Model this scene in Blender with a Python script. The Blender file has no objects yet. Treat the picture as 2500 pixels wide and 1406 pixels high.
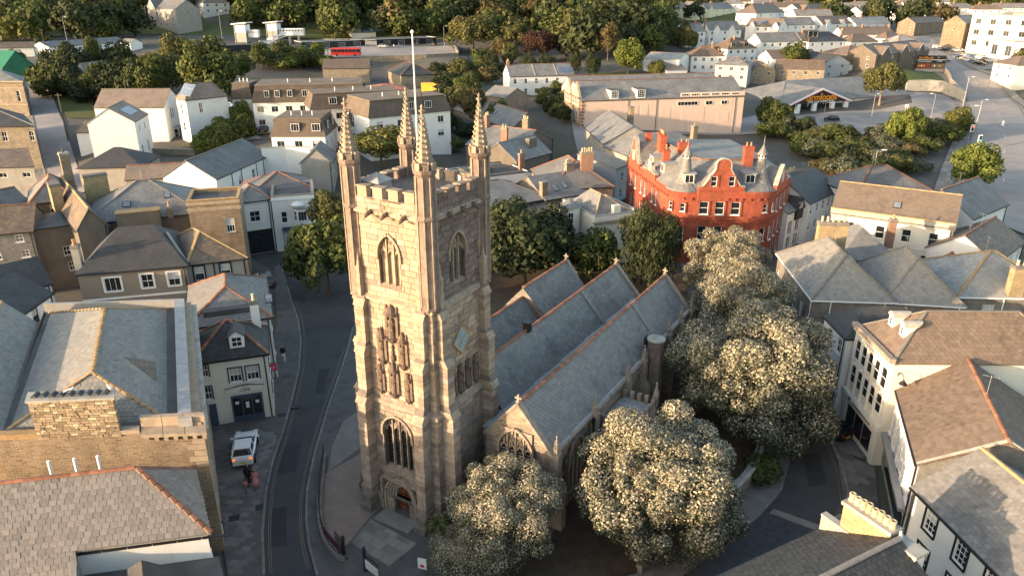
import bpy, math, random
import numpy as np
from math import radians as R, sin, cos, pi, sqrt, atan2, hypot
# camera, sky, sun, exposure
SC = bpy.context.scene
COL = SC.collection
cam_d = bpy.data.cameras.new('camera')
cam_d.sensor_width = 36.0
cam_d.lens = 36.0 * 1794.0 / 2500.0
cam_d.clip_start = 0.5
cam_d.clip_end = 6000.0
cam = bpy.data.objects.new('camera', cam_d)
COL.objects.link(cam)
CAM = (0.0, 0.0, 34.0)
cam.location = CAM
cam.rotation_euler = (R(90 - 22), 0, 0)
SC.camera = cam

SUN_AZ = 65.0      # degrees to the left of straight behind the camera
SUN_EL = 9.0
world = bpy.data.worlds.new('World')
SC.world = world
world.use_nodes = True
wn = world.node_tree
sky = wn.nodes.new('ShaderNodeTexSky')
sky.sky_type = 'NISHITA'
sky.sun_disc = False
sky.sun_elevation = R(SUN_EL)
sky.sun_rotation = R(180 + SUN_AZ)
sky.air_density = 1.0
sky.dust_density = 1.6
sky.ozone_density = 0.4
bg = wn.nodes['Background']
bg.inputs['Strength'].default_value = 0.15
wn.links.new(sky.outputs['Color'], bg.inputs['Color'])
sun_d = bpy.data.lights.new('sun', 'SUN')
sun_d.energy = 2.9
sun_d.angle = R(0.6)
sun_d.color = (1.0, 0.73, 0.48)
sun = bpy.data.objects.new('sun', sun_d)
COL.objects.link(sun)
sun.location = (-40, -40, 60)
sun.rotation_euler = (R(90 - SUN_EL), 0, R(-SUN_AZ))
SC.view_settings.view_transform = 'Standard'
SC.view_settings.look = 'None'
SC.view_settings.gamma = 1.0
SC.view_settings.exposure = 1.88
SC.cycles.use_denoising = True
SC.cycles.max_bounces = 6
SC.cycles.diffuse_bounces = 3
SC.cycles.glossy_bounces = 2
SC.cycles.transparent_max_bounces = 4

rng = random.Random(7)
nrg = np.random.default_rng(7)
# terrain height
TPTS = [  # x, y, height above the church forecourt
 (-60, 100, 0), (-30, 100, 0), (0, 110, 0), (40, 110, 0), (80, 110, 0), (130, 110, 0),
 (-95, 140, 1), (-60, 140, 4.5), (-45, 145, 6.5), (-20, 140, 4), (0, 140, 1.5), (30, 150, 0.5), (60, 165, 0), (100, 160, 0),
 (-130, 170, 5), (-100, 175, 6.5), (-75, 170, 7.5), (-55, 175, 8), (-30, 180, 6.5), (0, 190, 6), (20, 205, 6.5), (55, 200, 1.5), (85, 210, 0), (110, 215, 0), (150, 215, 0),
 (-130, 210, 9), (-90, 215, 9), (-50, 220, 7), (-15, 230, 5.5), (25, 235, 7.5), (60, 235, 5), (90, 246, 3), (125, 240, 3), (160, 235, 1), (140, 225, 0),
 (-150, 290, 11), (-100, 285, 10.8), (-60, 262, 6), (-60, 290, 10.8), (-25, 290, 10.8), (-40, 262, 5), (-12, 262, 5), (5, 270, 8), (40, 280, 10), (90, 275, 9), (130, 270, 8.5), (170, 280, 6), (200, 270, 5),
 (-150, 340, 15), (-60, 330, 12), (-10, 340, 13), (50, 340, 15), (110, 330, 12.5), (160, 330, 10), (220, 330, 8),
 (-150, 420, 24), (-50, 420, 22), (50, 420, 22), (130, 410, 18), (220, 410, 14), (300, 400, 12),
 (-200, 560, 34), (0, 560, 32), (130, 560, 25), (280, 560, 20), (0, 800, 40), (200, 800, 29), (400, 800, 25), (-300, 800, 44),
 (0, 1500, 45), (500, 1500, 31), (-600, 1500, 50), (900, 1500, 32), (900, 600, 18), (-600, 600, 35)]
def ground(x, y):
 if y <= 100: return 0.0
 sw = sz = 0.0
 for a, b, z in TPTS:
  d = (a - x) ** 2 + (b - y) ** 2 + 6.0
  w = 1.0 / (d * sqrt(d))
  sw += w; sz += w * z
 t = min(1.0, max(0.0, (y - 100) / 28.0))
 return sz / sw * t * t * (3 - 2 * t)
# materials
MATS = {}
def M(name, c1, c2=None, ns=1.2, rough=0.85, bump=0.0, brick=None, stain=None, streak=None, rnd=0.0, spec=0.3, metal=0.0,
   emit=0.0, fine=0.0, coord='UV', mott=None, trans=0.0, rndhue=None):
 """Procedural material. brick=(width, height, joint, joint colour); stain=(colour, scale, low, high); rnd = piece-to-piece variation."""
 if name in MATS: return MATS[name]
 m = bpy.data.materials.new(name); m.use_nodes = True
 nt = m.node_tree; N = nt.nodes; L = nt.links
 bs = N['Principled BSDF']
 bs.inputs['Roughness'].default_value = rough
 bs.inputs['Metallic'].default_value = metal
 bs.inputs['Specular IOR Level'].default_value = spec
 tc = N.new('ShaderNodeTexCoord')
 vec = tc.outputs['UV'] if coord == 'UV' else tc.outputs['Object']
 def rgb(c): return (c[0], c[1], c[2], 1)
 def mixc(fac, a, b, mode='MIX'):
  n = N.new('ShaderNodeMix'); n.data_type = 'RGBA'; n.blend_type = mode
  for s, v in ((n.inputs[0], fac), (n.inputs[6], a), (n.inputs[7], b)):
   if isinstance(v, (int, float)): s.default_value = v
   elif isinstance(v, tuple): s.default_value = rgb(v)
   else: L.new(v, s)
  return n.outputs[2]
 def noise(scale, detail=4.0, v=None, rgh=0.6):
  n = N.new('ShaderNodeTexNoise'); n.inputs['Scale'].default_value = scale
  n.inputs['Detail'].default_value = detail; n.inputs['Roughness'].default_value = rgh
  L.new(v if v is not None else tc.outputs['Object'], n.inputs['Vector']); return n.outputs['Fac']
 def ramp(fac, lo, hi):
  n = N.new('ShaderNodeMapRange'); n.inputs[1].default_value = lo; n.inputs[2].default_value = hi
  L.new(fac, n.inputs[0]); return n.outputs[0]
 def mul(v, k):
  n = N.new('ShaderNodeMath'); n.operation = 'MULTIPLY'; L.new(v, n.inputs[0]); n.inputs[1].default_value = k; return n.outputs[0]
 col = c1; heights = []
 if brick:
  b = N.new('ShaderNodeTexBrick')
  b.inputs['Color1'].default_value = rgb(c1); b.inputs['Color2'].default_value = rgb(c2 or c1)
  b.inputs['Mortar'].default_value = rgb(brick[3])
  b.inputs['Scale'].default_value = 1.0
  b.inputs['Brick Width'].default_value = brick[0]; b.inputs['Row Height'].default_value = brick[1]
  b.inputs['Mortar Size'].default_value = brick[2]; b.inputs['Mortar Smooth'].default_value = 0.2
  b.inputs['Bias'].default_value = 0.0
  wv = N.new('ShaderNodeVectorMath'); wv.operation = 'ADD'
  nn = N.new('ShaderNodeTexNoise'); nn.inputs['Scale'].default_value = 1.5; L.new(vec, nn.inputs['Vector'])
  sc = N.new('ShaderNodeVectorMath'); sc.operation = 'SCALE'; sc.inputs[3].default_value = brick[4] if len(brick) > 4 else 0.03
  L.new(nn.outputs['Color'], sc.inputs[0]); L.new(vec, wv.inputs[0]); L.new(sc.outputs[0], wv.inputs[1])
  L.new(wv.outputs[0], b.inputs['Vector'])
  col = b.outputs['Color']
  nb = N.new('ShaderNodeMath'); nb.operation = 'SUBTRACT'; nb.inputs[0].default_value = 1.0; L.new(b.outputs['Fac'], nb.inputs[1])
  heights.append(nb.outputs[0])
  nz = noise(ns, 5); col = mixc(0.55, col, mixc(ramp(nz, .3, .7), (0.55, 0.55, 0.55), (1.35, 1.35, 1.35)), 'MULTIPLY')
 elif c2:
  col = mixc(ramp(noise(ns, 6), .36, .64), c1, c2)
 if mott:
  col = mixc(ramp(noise(mott[1], 3, rgh=.7), mott[2], mott[3]), col, mott[0])
 if stain:
  col = mixc(ramp(noise(stain[1], 7, rgh=.65), stain[2], stain[3]), col, stain[0])
 if streak:
  mp = N.new('ShaderNodeMapping'); mp.inputs['Scale'].default_value = (streak[1], streak[1] * 0.12, 1); L.new(tc.outputs['UV'], mp.inputs['Vector'])
  col = mixc(ramp(noise(1.0, 5, mp.outputs[0]), streak[2], streak[3]), col, streak[0])
 if fine:
  nf = noise(38.0, 2, rgh=.8); col = mixc(fine, col, mixc(ramp(nf, .3, .7), (.3, .3, .3), (1.7, 1.7, 1.7)), 'MULTIPLY')
 if rnd or rndhue:
  g = N.new('ShaderNodeNewGeometry'); oi = N.new('ShaderNodeObjectInfo')
  ad = N.new('ShaderNodeMath'); ad.operation = 'ADD'; L.new(g.outputs['Random Per Island'], ad.inputs[0]); L.new(oi.outputs['Random'], ad.inputs[1])
  fr = N.new('ShaderNodeMath'); fr.operation = 'FRACT'; L.new(ad.outputs[0], fr.inputs[0])
  if rndhue:
   col = mixc(ramp(fr.outputs[0], rndhue[1], rndhue[2]), col, rndhue[0])
  if rnd:
   f2 = N.new('ShaderNodeMath'); f2.operation = 'MULTIPLY'; L.new(fr.outputs[0], f2.inputs[0]); f2.inputs[1].default_value = 7.31
   f3 = N.new('ShaderNodeMath'); f3.operation = 'FRACT'; L.new(f2.outputs[0], f3.inputs[0])
   mr = N.new('ShaderNodeMapRange'); mr.inputs[3].default_value = 1 - rnd; mr.inputs[4].default_value = 1 + rnd; L.new(f3.outputs[0], mr.inputs[0])
   cc = N.new('ShaderNodeCombineXYZ')
   for i in range(3): L.new(mr.outputs[0], cc.inputs[i])
   col = mixc(1.0, col, cc.outputs[0], 'MULTIPLY')
 if isinstance(col, tuple): bs.inputs['Base Color'].default_value = rgb(col)
 else: L.new(col, bs.inputs['Base Color'])
 if bump:
  bp = N.new('ShaderNodeBump'); bp.inputs['Strength'].default_value = min(1.0, bump); bp.inputs['Distance'].default_value = 0.05
  h = noise(9.0, 5)
  if heights:
   a2 = N.new('ShaderNodeMath'); a2.operation = 'ADD'; L.new(mul(h, .5), a2.inputs[0]); L.new(heights[0], a2.inputs[1]); h = a2.outputs[0]
  L.new(h, bp.inputs['Height']); L.new(bp.outputs[0], bs.inputs['Normal'])
 if emit:
  bs.inputs['Emission Color'].default_value = rgb(c1); bs.inputs['Emission Strength'].default_value = emit
 if trans:
  tr = N.new('ShaderNodeBsdfTranslucent'); mx = N.new('ShaderNodeMixShader'); mx.inputs[0].default_value = trans
  if isinstance(col, tuple): tr.inputs['Color'].default_value = rgb(col)
  else: L.new(col, tr.inputs['Color'])
  L.new(bs.outputs[0], mx.inputs[1]); L.new(tr.outputs[0], mx.inputs[2]); L.new(mx.outputs[0], N['Material Output'].inputs['Surface'])
 MATS[name] = m
 return m

# stone, render, brick
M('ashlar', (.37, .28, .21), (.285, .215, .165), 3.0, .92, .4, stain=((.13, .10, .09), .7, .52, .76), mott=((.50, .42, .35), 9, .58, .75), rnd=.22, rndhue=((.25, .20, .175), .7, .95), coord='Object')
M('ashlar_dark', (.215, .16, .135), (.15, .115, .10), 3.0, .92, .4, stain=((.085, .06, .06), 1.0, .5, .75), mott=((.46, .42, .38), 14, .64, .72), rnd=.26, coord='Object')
M('joint', (.20, .165, .14), (.13, .11, .10), 2.0, .95, coord='Object')
M('trim_stone', (.36, .285, .215), (.25, .195, .155), 2.5, .9, .3, stain=((.08, .065, .06), 1.2, .55, .8), coord='Object')
M('carved', (.17, .125, .10), (.10, .075, .06), 4.0, .92, .3, coord='Object')
M('rubble', (.30, .24, .175), (.19, .155, .12), .8, .95, .6, brick=(.46, .18, .018, (.34, .29, .22), .30), stain=((.12, .10, .075), .6, .6, .8))
M('rubble_grey', (.23, .20, .165), (.15, .13, .11), .8, .95, .6, brick=(.46, .18, .018, (.28, .25, .21), .30), stain=((.10, .09, .07), .6, .6, .8))
M('rubble_lit', (.27, .212, .15), (.165, .13, .095), .7, .95, .7, brick=(.44, .16, .02, (.33, .25, .17), .30), stain=((.14, .10, .06), .5, .52, .78), mott=((.50, .38, .22), 5, .6, .75))
M('rubble_piece', (.32, .245, .165), (.225, .17, .115), 3, .95, .5, stain=((.10, .075, .05), 1.2, .55, .75), rnd=.34, rndhue=((.44, .355, .24), .66, .9), coord='Object')
M('dressed', (.42, .33, .24), (.32, .25, .18), 1.6, .9, .3, stain=((.16, .13, .10), 1.0, .58, .82))
M('brick_red', (.35, .085, .044), (.255, .062, .035), .7, .9, .25, brick=(.23, .075, .006, (.30, .10, .06), .01), stain=((.17, .05, .035), .5, .5, .8))
M('red_trim', (.31, .072, .04), (.22, .052, .034), 2, .85, .2, coord='Object')
M('brick_brown', (.30, .13, .08), (.22, .095, .065), .8, .92, .3, brick=(.23, .075, .008, (.34, .28, .22), .01))
M('brick_yellow', (.42, .30, .16), (.29, .21, .11), 1.2, .92, .5, brick=(.24, .08, .010, (.34, .28, .19), .015), stain=((.19, .13, .07), .9, .55, .8))
M('render_white', (.76, .745, .71), (.70, .685, .65), .5, .85, .1, stain=((.52, .50, .46), .35, .58, .85), streak=((.46, .44, .40), .9, .60, .85))
M('render_cream', (.72, .68, .59), (.66, .62, .53), .5, .85, .1, streak=((.44, .39, .30), .9, .60, .85))
M('render_yellow', (.78, .70, .50), (.72, .64, .45), .5, .85, .1, streak=((.48, .42, .30), .9, .62, .85))
M('render_pink', (.70, .50, .40), (.64, .455, .36), .35, .85, .08, streak=((.46, .31, .25), .7, .58, .85))
M('render_grey', (.33, .31, .275), (.27, .255, .23), .6, .9, .2, streak=((.17, .16, .145), .8, .55, .85))
M('render_brown', (.15, .128, .105), (.115, .098, .082), .7, .92, .2, streak=((.12, .10, .08), .8, .5, .8), stain=((.10, .085, .07), .4, .55, .8))
M('render_bluegrey', (.33, .36, .38), (.29, .315, .335), .6, .85, .1)
M('render_lilac', (.62, .62, .66), (.57, .57, .61), .6, .85, .1)
M('pebbledash', (.30, .255, .20), (.19, .16, .13), 22, .95, .6, stain=((.15, .13, .105), .7, .6, .85), coord='Object')
M('slate_hung', (.22, .21, .19), (.17, .16, .15), .8, .8, .3, brick=(.30, .16, .008, (.10, .10, .09), .01))
M('concrete', (.40, .375, .33), (.31, .29, .255), 1.2, .9, .2, stain=((.20, .18, .15), .6, .55, .8))
M('trim_white', (.80, .79, .76), (.74, .73, .70), 1.0, .55, 0, coord='Object')
M('trim_cream', (.72, .69, .61), (.67, .64, .56), 1.0, .7, 0, coord='Object')
M('trim_black', (.018, .018, .020), None, rough=.45)
M('trim_blue', (.055, .085, .125), None, rough=.5)
M('iron', (.015, .015, .016), (.03, .028, .026), 3, .5, coord='Object')
M('grey_metal', (.30, .31, .32), None, rough=.45, metal=.4)
M('white_metal', (.74, .74, .73), None, rough=.4)
M('lead', (.32, .315, .31), (.25, .248, .245), 1.6, .55, .15, stain=((.42, .43, .45), .9, .55, .8), spec=.5, coord='Object')
M('asphalt', (.056, .055, .056), (.068, .066, .066), .6, .9, .12, stain=((.038, .038, .040), .12, .5, .7), fine=.25, coord='Object')
M('asphalt_old', (.29, .262, .245), (.24, .218, .205), .25, .92, .12, stain=((.34, .31, .29), .08, .5, .75), fine=.2, coord='Object')
M('paving', (.155, .145, .135), (.115, .108, .102), 1.0, .88, .15, rnd=.28, stain=((.085, .08, .075), .5, .55, .8), coord='Object')
M('paving_pale', (.24, .215, .185), (.19, .17, .15), 1.0, .88, .15, rnd=.2, coord='Object')
M('paving_pink', (.26, .195, .155), (.205, .155, .125), .8, .9, .25, stain=((.17, .13, .115), .6, .6, .8), fine=.3, coord='Object')
M('asphalt_patch', (.036, .036, .038), (.045, .044, .045), .8, .9, .12, fine=.25, coord='Object')
M('setts', (.075, .08, .09), (.05, .054, .062), 1, .85, .4, brick=(.24, .12, .012, (.03, .03, .032), .01))
M('kerb', (.21, .20, .185), (.16, .15, .14), 1.5, .9, .15, rnd=.15, coord='Object')
M('line_yellow', (.20, .17, .09), (.11, .10, .075), 6, .8, coord='Object')
M('line_white', (.62, .61, .58), (.40, .39, .37), 5, .8, coord='Object')
M('soil', (.062, .048, .034), (.10, .068, .044), 1.5, .98, .4, coord='Object')
M('timber', (.22, .15, .10), (.15, .10, .07), 3, .8, .2, coord='Object')
M('door_wood', (.24, .085, .035), (.14, .05, .022), 2.2, .55, .15, brick=(.2, 4.0, .012, (.05, .02, .01), .0))
# roofs: slate pieces and slate sheets
M('slate_piece', (.225, .211, .196), (.175, .166, .156), 4, .62, .2, rnd=.13, rndhue=((.215, .203, .19), .8, 1.0), stain=((.105, .10, .096), .35, .5, .72), spec=.3, coord='Object')
M('slate_piece_warm', (.23, .205, .185), (.185, .165, .15), 4, .7, .25, rnd=.16, stain=((.135, .13, .125), .3, .58, .8), mott=((.33, .30, .25), 3.2, .66, .72), coord='Object')
M('slate_piece_pale', (.275, .258, .232), (.215, .203, .185), 3, .65, .2, rnd=.12, stain=((.34, .28, .19), .35, .54, .80), rndhue=((.19, .195, .20), .86, 1), coord='Object')
M('slate_piece_dark', (.060, .058, .057), (.045, .044, .044), 4, .65, .25, rnd=.2, stain=((.085, .08, .075), .5, .6, .8), coord='Object')
M('slate_piece_brown', (.20, .15, .115), (.15, .11, .085), 3, .8, .25, rnd=.15, stain=((.10, .08, .06), .5, .55, .8), mott=((.13, .10, .075), 2.5, .62, .7), coord='Object')
def slate(name, c1, c2, mort, st=None, bw=.36, bh=.24, streak=None, rough=.62):
 M(name, c1, c2, .5, rough, .35, brick=(bw, bh, .012, mort, .01), stain=st, streak=streak, spec=.4)
slate('slate_blue', (.165, .158, .152), (.13, .126, .122), (.075, .073, .072), ((.21, .21, .205), .4, .55, .8), streak=((.24, .24, .24), .6, .62, .85))
slate('slate_grey', (.22, .215, .205), (.165, .16, .155), (.085, .083, .08), ((.29, .27, .235), .3, .52, .8), streak=((.13, .125, .12), .7, .58, .85))
slate('slate_dark', (.066, .064, .063), (.050, .049, .049), (.026, .026, .026), ((.10, .095, .09), .4, .6, .85))
slate('slate_brown', (.20, .155, .12), (.155, .12, .095), (.085, .065, .05), ((.125, .10, .075), .5, .5, .75))
slate('slate_moss', (.17, .125, .09), (.11, .085, .065), (.06, .045, .035), ((.21, .15, .095), 1.4, .5, .7))
slate('slate_pale', (.36, .345, .315), (.27, .26, .24), (.14, .13, .12), ((.42, .36, .27), .3, .5, .8), streak=((.19, .185, .175), .6, .58, .85))
slate('tile_brown', (.255, .20, .155), (.215, .165, .13), (.13, .10, .08), ((.17, .135, .10), .5, .55, .8), bw=.33, bh=.34)
slate('tile_red', (.42, .15, .075), (.34, .115, .06), (.2, .08, .05), None, bw=.3, bh=.3)
slate('mansard', (.135, .10, .075), (.105, .08, .062), (.06, .045, .035), ((.075, .06, .045), .4, .5, .8), bw=.26, bh=.2, streak=((.19, .145, .10), .8, .58, .85))
M('felt', (.075, .073, .072), (.11, .105, .10), .5, .9, .1, stain=((.15, .14, .125), .3, .55, .8), coord='Object')
M('felt_brown', (.20, .16, .12), (.145, .115, .09), .6, .92, .1, stain=((.10, .085, .065), .4, .5, .75), coord='Object')
M('ridge_red', (.36, .145, .08), (.27, .115, .07), 4, .9, .2, rnd=.3, stain=((.15, .125, .10), 1.6, .45, .68), coord='Object')
M('ridge_grey', (.22, .20, .175), (.16, .145, .13), 3, .9, .2, rnd=.2, coord='Object')
M('ridge_lichen', (.46, .30, .14), (.30, .20, .11), 3, .9, .2, rnd=.2, coord='Object')
M('pot', (.46, .25, .14), (.36, .19, .11), 3, .85, rnd=.25, coord='Object')
M('pot_buff', (.58, .46, .29), (.46, .35, .21), 3, .85, rnd=.2, coord='Object')
M('pot_dark', (.06, .06, .065), (.10, .095, .09), 3, .8, rnd=.2, coord='Object')
M('glass', (.018, .021, .025), None, rough=.06, spec=.9)
M('glass_far', (.055, .058, .06), None, rough=.12, spec=.8, rnd=.5)
M('glass_roof', (.20, .23, .26), (.14, .16, .19), 1.5, .2, spec=.7, coord='Object')
M('solar', (.075, .105, .16), (.10, .13, .185), .8, .18, brick=(1.0, 1.6, .03, (.30, .33, .38), .0), spec=.9)
M('curtain', (.55, .53, .50), (.42, .40, .38), 6, .9, coord='Object')
M('gold', (.80, .46, .08), (.62, .33, .05), 5, .4, metal=.3, coord='Object')
M('clock_blue', (.24, .33, .42), (.19, .27, .35), 2, .6, coord='Object')
M('scaffold', (.40, .30, .20), (.32, .25, .18), 2, .6, coord='Object')
# foliage
def leafm(name, c1, c2, c3=None, lo=.6, hi=.9, rnd=.3, trans=.25):
 M(name, c1, c2, .35, .75, rnd=rnd, rndhue=(c3, lo, hi) if c3 else None, trans=trans, spec=.2, coord='Object')
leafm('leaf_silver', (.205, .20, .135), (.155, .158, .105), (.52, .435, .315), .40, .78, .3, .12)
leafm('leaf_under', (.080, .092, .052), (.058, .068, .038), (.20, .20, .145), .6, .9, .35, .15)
leafm('leaf_green', (.085, .105, .032), (.060, .080, .025), (.13, .135, .04), .6, .95)
leafm('leaf_deep', (.048, .062, .028), (.036, .048, .022), (.075, .085, .034), .7, .98)
leafm('leaf_olive', (.115, .115, .042), (.085, .09, .033), (.155, .14, .05), .6, .95)
leafm('leaf_gold', (.135, .14, .04), (.105, .112, .034), (.18, .17, .055), .6, .95)
leafm('leaf_copper', (.060, .028, .022), (.042, .022, .018), (.085, .045, .03), .6, .95)
leafm('leaf_autumn', (.125, .10, .045), (.09, .078, .034), (.16, .125, .055), .6, .95)
leafm('leaf_bright', (.135, .165, .035), (.095, .125, .028), (.19, .20, .05), .6, .95)
M('bark', (.12, .095, .07), (.075, .06, .045), 3, .95, .4, coord='Object')
M('bark_pale', (.30, .22, .15), (.20, .15, .10), 3, .95, .3, coord='Object')
M('grass', (.070, .088, .022), (.105, .105, .035), .25, .95, .2, stain=((.15, .13, .055), .1, .55, .8), fine=.25, coord='Object')
M('town_ground', (.115, .105, .092), (.085, .078, .070), .15, .95, .15, stain=((.075, .080, .035), .05, .52, .66), fine=.2, coord='Object')
# mesh building
class MB:
 def __init__(s): s.v = []; s.f = []; s.m = []
 def poly(s, pts, mi=0):
  n = len(s.v); s.v += [tuple(p) for p in pts]; s.f.append(tuple(range(n, n + len(pts)))); s.m.append(mi); return s
 def faces(s, vs, fs, mi=0):
  n = len(s.v); s.v += [tuple(p) for p in vs]
  for f in fs: s.f.append(tuple(i + n for i in f)); s.m.append(mi)
  return s
 def box(s, x0, x1, y0, y1, z0, z1, mi=0):
  vs = [(x0, y0, z0), (x1, y0, z0), (x1, y1, z0), (x0, y1, z0), (x0, y0, z1), (x1, y0, z1), (x1, y1, z1), (x0, y1, z1)]
  return s.faces(vs, [(3, 2, 1, 0), (4, 5, 6, 7), (0, 1, 5, 4), (1, 2, 6, 5), (2, 3, 7, 6), (3, 0, 4, 7)], mi)
 def obox(s, cx, cy, w, d, z0, z1, ang=0.0, mi=0):
  ca, sa = cos(ang), sin(ang)
  q = [(cx + ca * a - sa * b, cy + sa * a + ca * b) for a, b in ((-w/2, -d/2), (w/2, -d/2), (w/2, d/2), (-w/2, d/2))]
  return s.prism(q, z0, z1, mi)
 def prism(s, pl, z0, z1, mi=0, top=None):
  n = len(pl); t = top or pl
  vs = [(p[0], p[1], z0) for p in pl] + [(p[0], p[1], z1) for p in t]
  return s.faces(vs, [tuple(range(n - 1, -1, -1)), tuple(range(n, 2 * n))] + [(i, (i + 1) % n, n + (i + 1) % n, n + i) for i in range(n)], mi)
 def slab(s, pts, t, mi=0):
  """polygon (counter-clockwise from above) with a thickness t below it"""
  n = len(pts)
  vs = list(pts) + [(p[0], p[1], p[2] - t) for p in pts]
  return s.faces(vs, [tuple(range(n)), tuple(range(2 * n - 1, n - 1, -1))] + [(i, n + i, n + (i + 1) % n, (i + 1) % n) for i in range(n)], mi)
 def beam(s, p0, p1, w, h=None, mi=0, up=(0, 0, 1)):
  p0 = np.array(p0, float); p1 = np.array(p1, float); d = p1 - p0; l = np.linalg.norm(d)
  if l < 1e-6: return s
  d /= l; u = np.array(up, float)
  if abs(d @ u) > .97: u = np.array((1., 0, 0))
  r = np.cross(d, u); r /= np.linalg.norm(r); u = np.cross(r, d)
  h = h or w; vs = []
  for p in (p0, p1):
   for a, b in ((-1, -1), (1, -1), (1, 1), (-1, 1)): vs.append(tuple(p + r * a * w / 2 + u * b * h / 2))
  return s.faces(vs, [(0, 1, 2, 3), (7, 6, 5, 4), (0, 4, 5, 1), (1, 5, 6, 2), (2, 6, 7, 3), (3, 7, 4, 0)], mi)
 def tube(s, pts, rad, n=6, mi=0):
  """tapered tube through points; rad is one number or one per point"""
  pts = [np.array(p, float) for p in pts]
  if not hasattr(rad, '__len__'): rad = [rad] * len(pts)
  base = len(s.v)
  for i, p in enumerate(pts):
   d = pts[min(i + 1, len(pts) - 1)] - pts[max(i - 1, 0)]; d = d / (np.linalg.norm(d) + 1e-9)
   u = np.array((0, 0, 1.)) if abs(d[2]) < .95 else np.array((1., 0, 0))
   a = np.cross(d, u); a /= np.linalg.norm(a); b = np.cross(a, d)
   for k in range(n):
    t = 2 * pi * k / n; s.v.append(tuple(p + rad[i] * (a * cos(t) + b * sin(t))))
  for i in range(len(pts) - 1):
   for k in range(n):
    k2 = (k + 1) % n
    s.f.append((base + i * n + k, base + (i + 1) * n + k, base + (i + 1) * n + k2, base + i * n + k2)); s.m.append(mi)
  s.f.append(tuple(base + k for k in range(n))); s.m.append(mi)
  s.f.append(tuple(base + (len(pts) - 1) * n + k for k in range(n - 1, -1, -1))); s.m.append(mi)
  return s
 def lathe(s, prof, n=10, cx=0., cy=0., ph=0., mi=0):
  base = len(s.v)
  for r, z in prof:
   for k in range(n):
    t = ph + 2 * pi * k / n; s.v.append((cx + r * cos(t), cy + r * sin(t), z))
  for i in range(len(prof) - 1):
   for k in range(n):
    k2 = (k + 1) % n; s.f.append((base + i * n + k, base + i * n + k2, base + (i + 1) * n + k2, base + (i + 1) * n + k)); s.m.append(mi)
  s.f.append(tuple(base + (len(prof) - 1) * n + k for k in range(n))); s.m.append(mi)
  s.f.append(tuple(base + k for k in range(n - 1, -1, -1))); s.m.append(mi)
  return s
 def mesh(s, name, mats, smooth=False):
  me = bpy.data.meshes.new(name)
  me.from_pydata(s.v, [], s.f)
  finish_mesh(me, mats, s.m, smooth)
  return me
 def build(s, name, mats, parent=None, smooth=False, loc=None, rotz=0.0):
  o = bpy.data.objects.new(name, s.mesh(name, mats, smooth)); COL.objects.link(o)
  if parent is not None: o.parent = parent
  if loc is not None: o.location = loc
  if rotz: o.rotation_euler = (0, 0, rotz)
  return o

def finish_mesh(me, mats, mi=None, smooth=False):
 if not isinstance(mats, (list, tuple)): mats = [mats]
 for m in mats: me.materials.append(MATS[m] if isinstance(m, str) else m)
 npol = len(me.polygons)
 if mi is not None and len(mats) > 1: me.polygons.foreach_set('material_index', np.asarray(mi, dtype=np.int32))
 if smooth: me.polygons.foreach_set('use_smooth', np.ones(npol, dtype=bool))
 nl = len(me.loops)
 nor = np.empty(npol * 3, np.float32); me.polygons.foreach_get('normal', nor); nor = nor.reshape(-1, 3)
 tot = np.empty(npol, np.int32); me.polygons.foreach_get('loop_total', tot)
 li = np.empty(nl, np.int32); me.loops.foreach_get('vertex_index', li)
 co = np.empty(len(me.vertices) * 3, np.float32); me.vertices.foreach_get('co', co); co = co.reshape(-1, 3)
 t = np.stack([-nor[:, 1], nor[:, 0], np.zeros(npol)], 1); ln = np.linalg.norm(t, axis=1)
 flat = ln < 1e-3; t[flat] = (1, 0, 0); ln[flat] = 1; t /= ln[:, None]
 b = np.cross(nor, t); b[flat] = (0, 1, 0)
 pi_ = np.repeat(np.arange(npol), tot); P = co[li]
 uv = np.stack([(P * t[pi_]).sum(1), (P * b[pi_]).sum(1)], 1).astype(np.float32)
 lay = me.uv_layers.new(name='UVMap'); lay.data.foreach_set('uv', uv.ravel())
 me.update()

def np_mesh(name, V, Fq, mats, mi=None, smooth=False):
 """mesh from numpy verts (n,3) and faces (m,k)"""
 me = bpy.data.meshes.new(name)
 k = Fq.shape[1]
 me.vertices.add(len(V)); me.vertices.foreach_set('co', np.ascontiguousarray(V, np.float32).ravel())
 me.loops.add(Fq.size); me.loops.foreach_set('vertex_index', np.ascontiguousarray(Fq, np.int32).ravel())
 me.polygons.add(len(Fq)); me.polygons.foreach_set('loop_start', np.arange(0, Fq.size, k, dtype=np.int32))
 me.update(calc_edges=True)
 finish_mesh(me, mats, mi, smooth)
 return me

def put(name, me, parent=None, loc=None, rot=None, scale=None):
 o = bpy.data.objects.new(name, me); COL.objects.link(o)
 if parent is not None: o.parent = parent
 if loc is not None: o.location = loc
 if rot is not None: o.rotation_euler = rot if hasattr(rot, '__len__') else (0, 0, rot)
 if scale is not None: o.scale = scale if hasattr(scale, '__len__') else (scale,) * 3
 return o
def empty(name, loc=(0, 0, 0), rotz=0.0):
 o = bpy.data.objects.new(name, None); COL.objects.link(o); o.location = loc; o.rotation_euler = (0, 0, rotz); o.empty_display_size = .5
 return o
def tag(o, label=None, cat=None, group=None, kind=None):
 if label: o['label'] = label
 if cat: o['category'] = cat
 if group: o['group'] = group
 if kind: o['kind'] = kind
 return o
def copy_tree(o, parent=None):
 c = o.copy(); COL.objects.link(c); c.parent = parent
 for ch in o.children: copy_tree(ch, c)
 return c
MESHES = {}
def cached(key, fn):
 if key not in MESHES: MESHES[key] = fn()
 return MESHES[key]
def cdist(p): return sqrt((p[0] - CAM[0]) ** 2 + (p[1] - CAM[1]) ** 2 + (p[2] - CAM[2]) ** 2)
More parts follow.
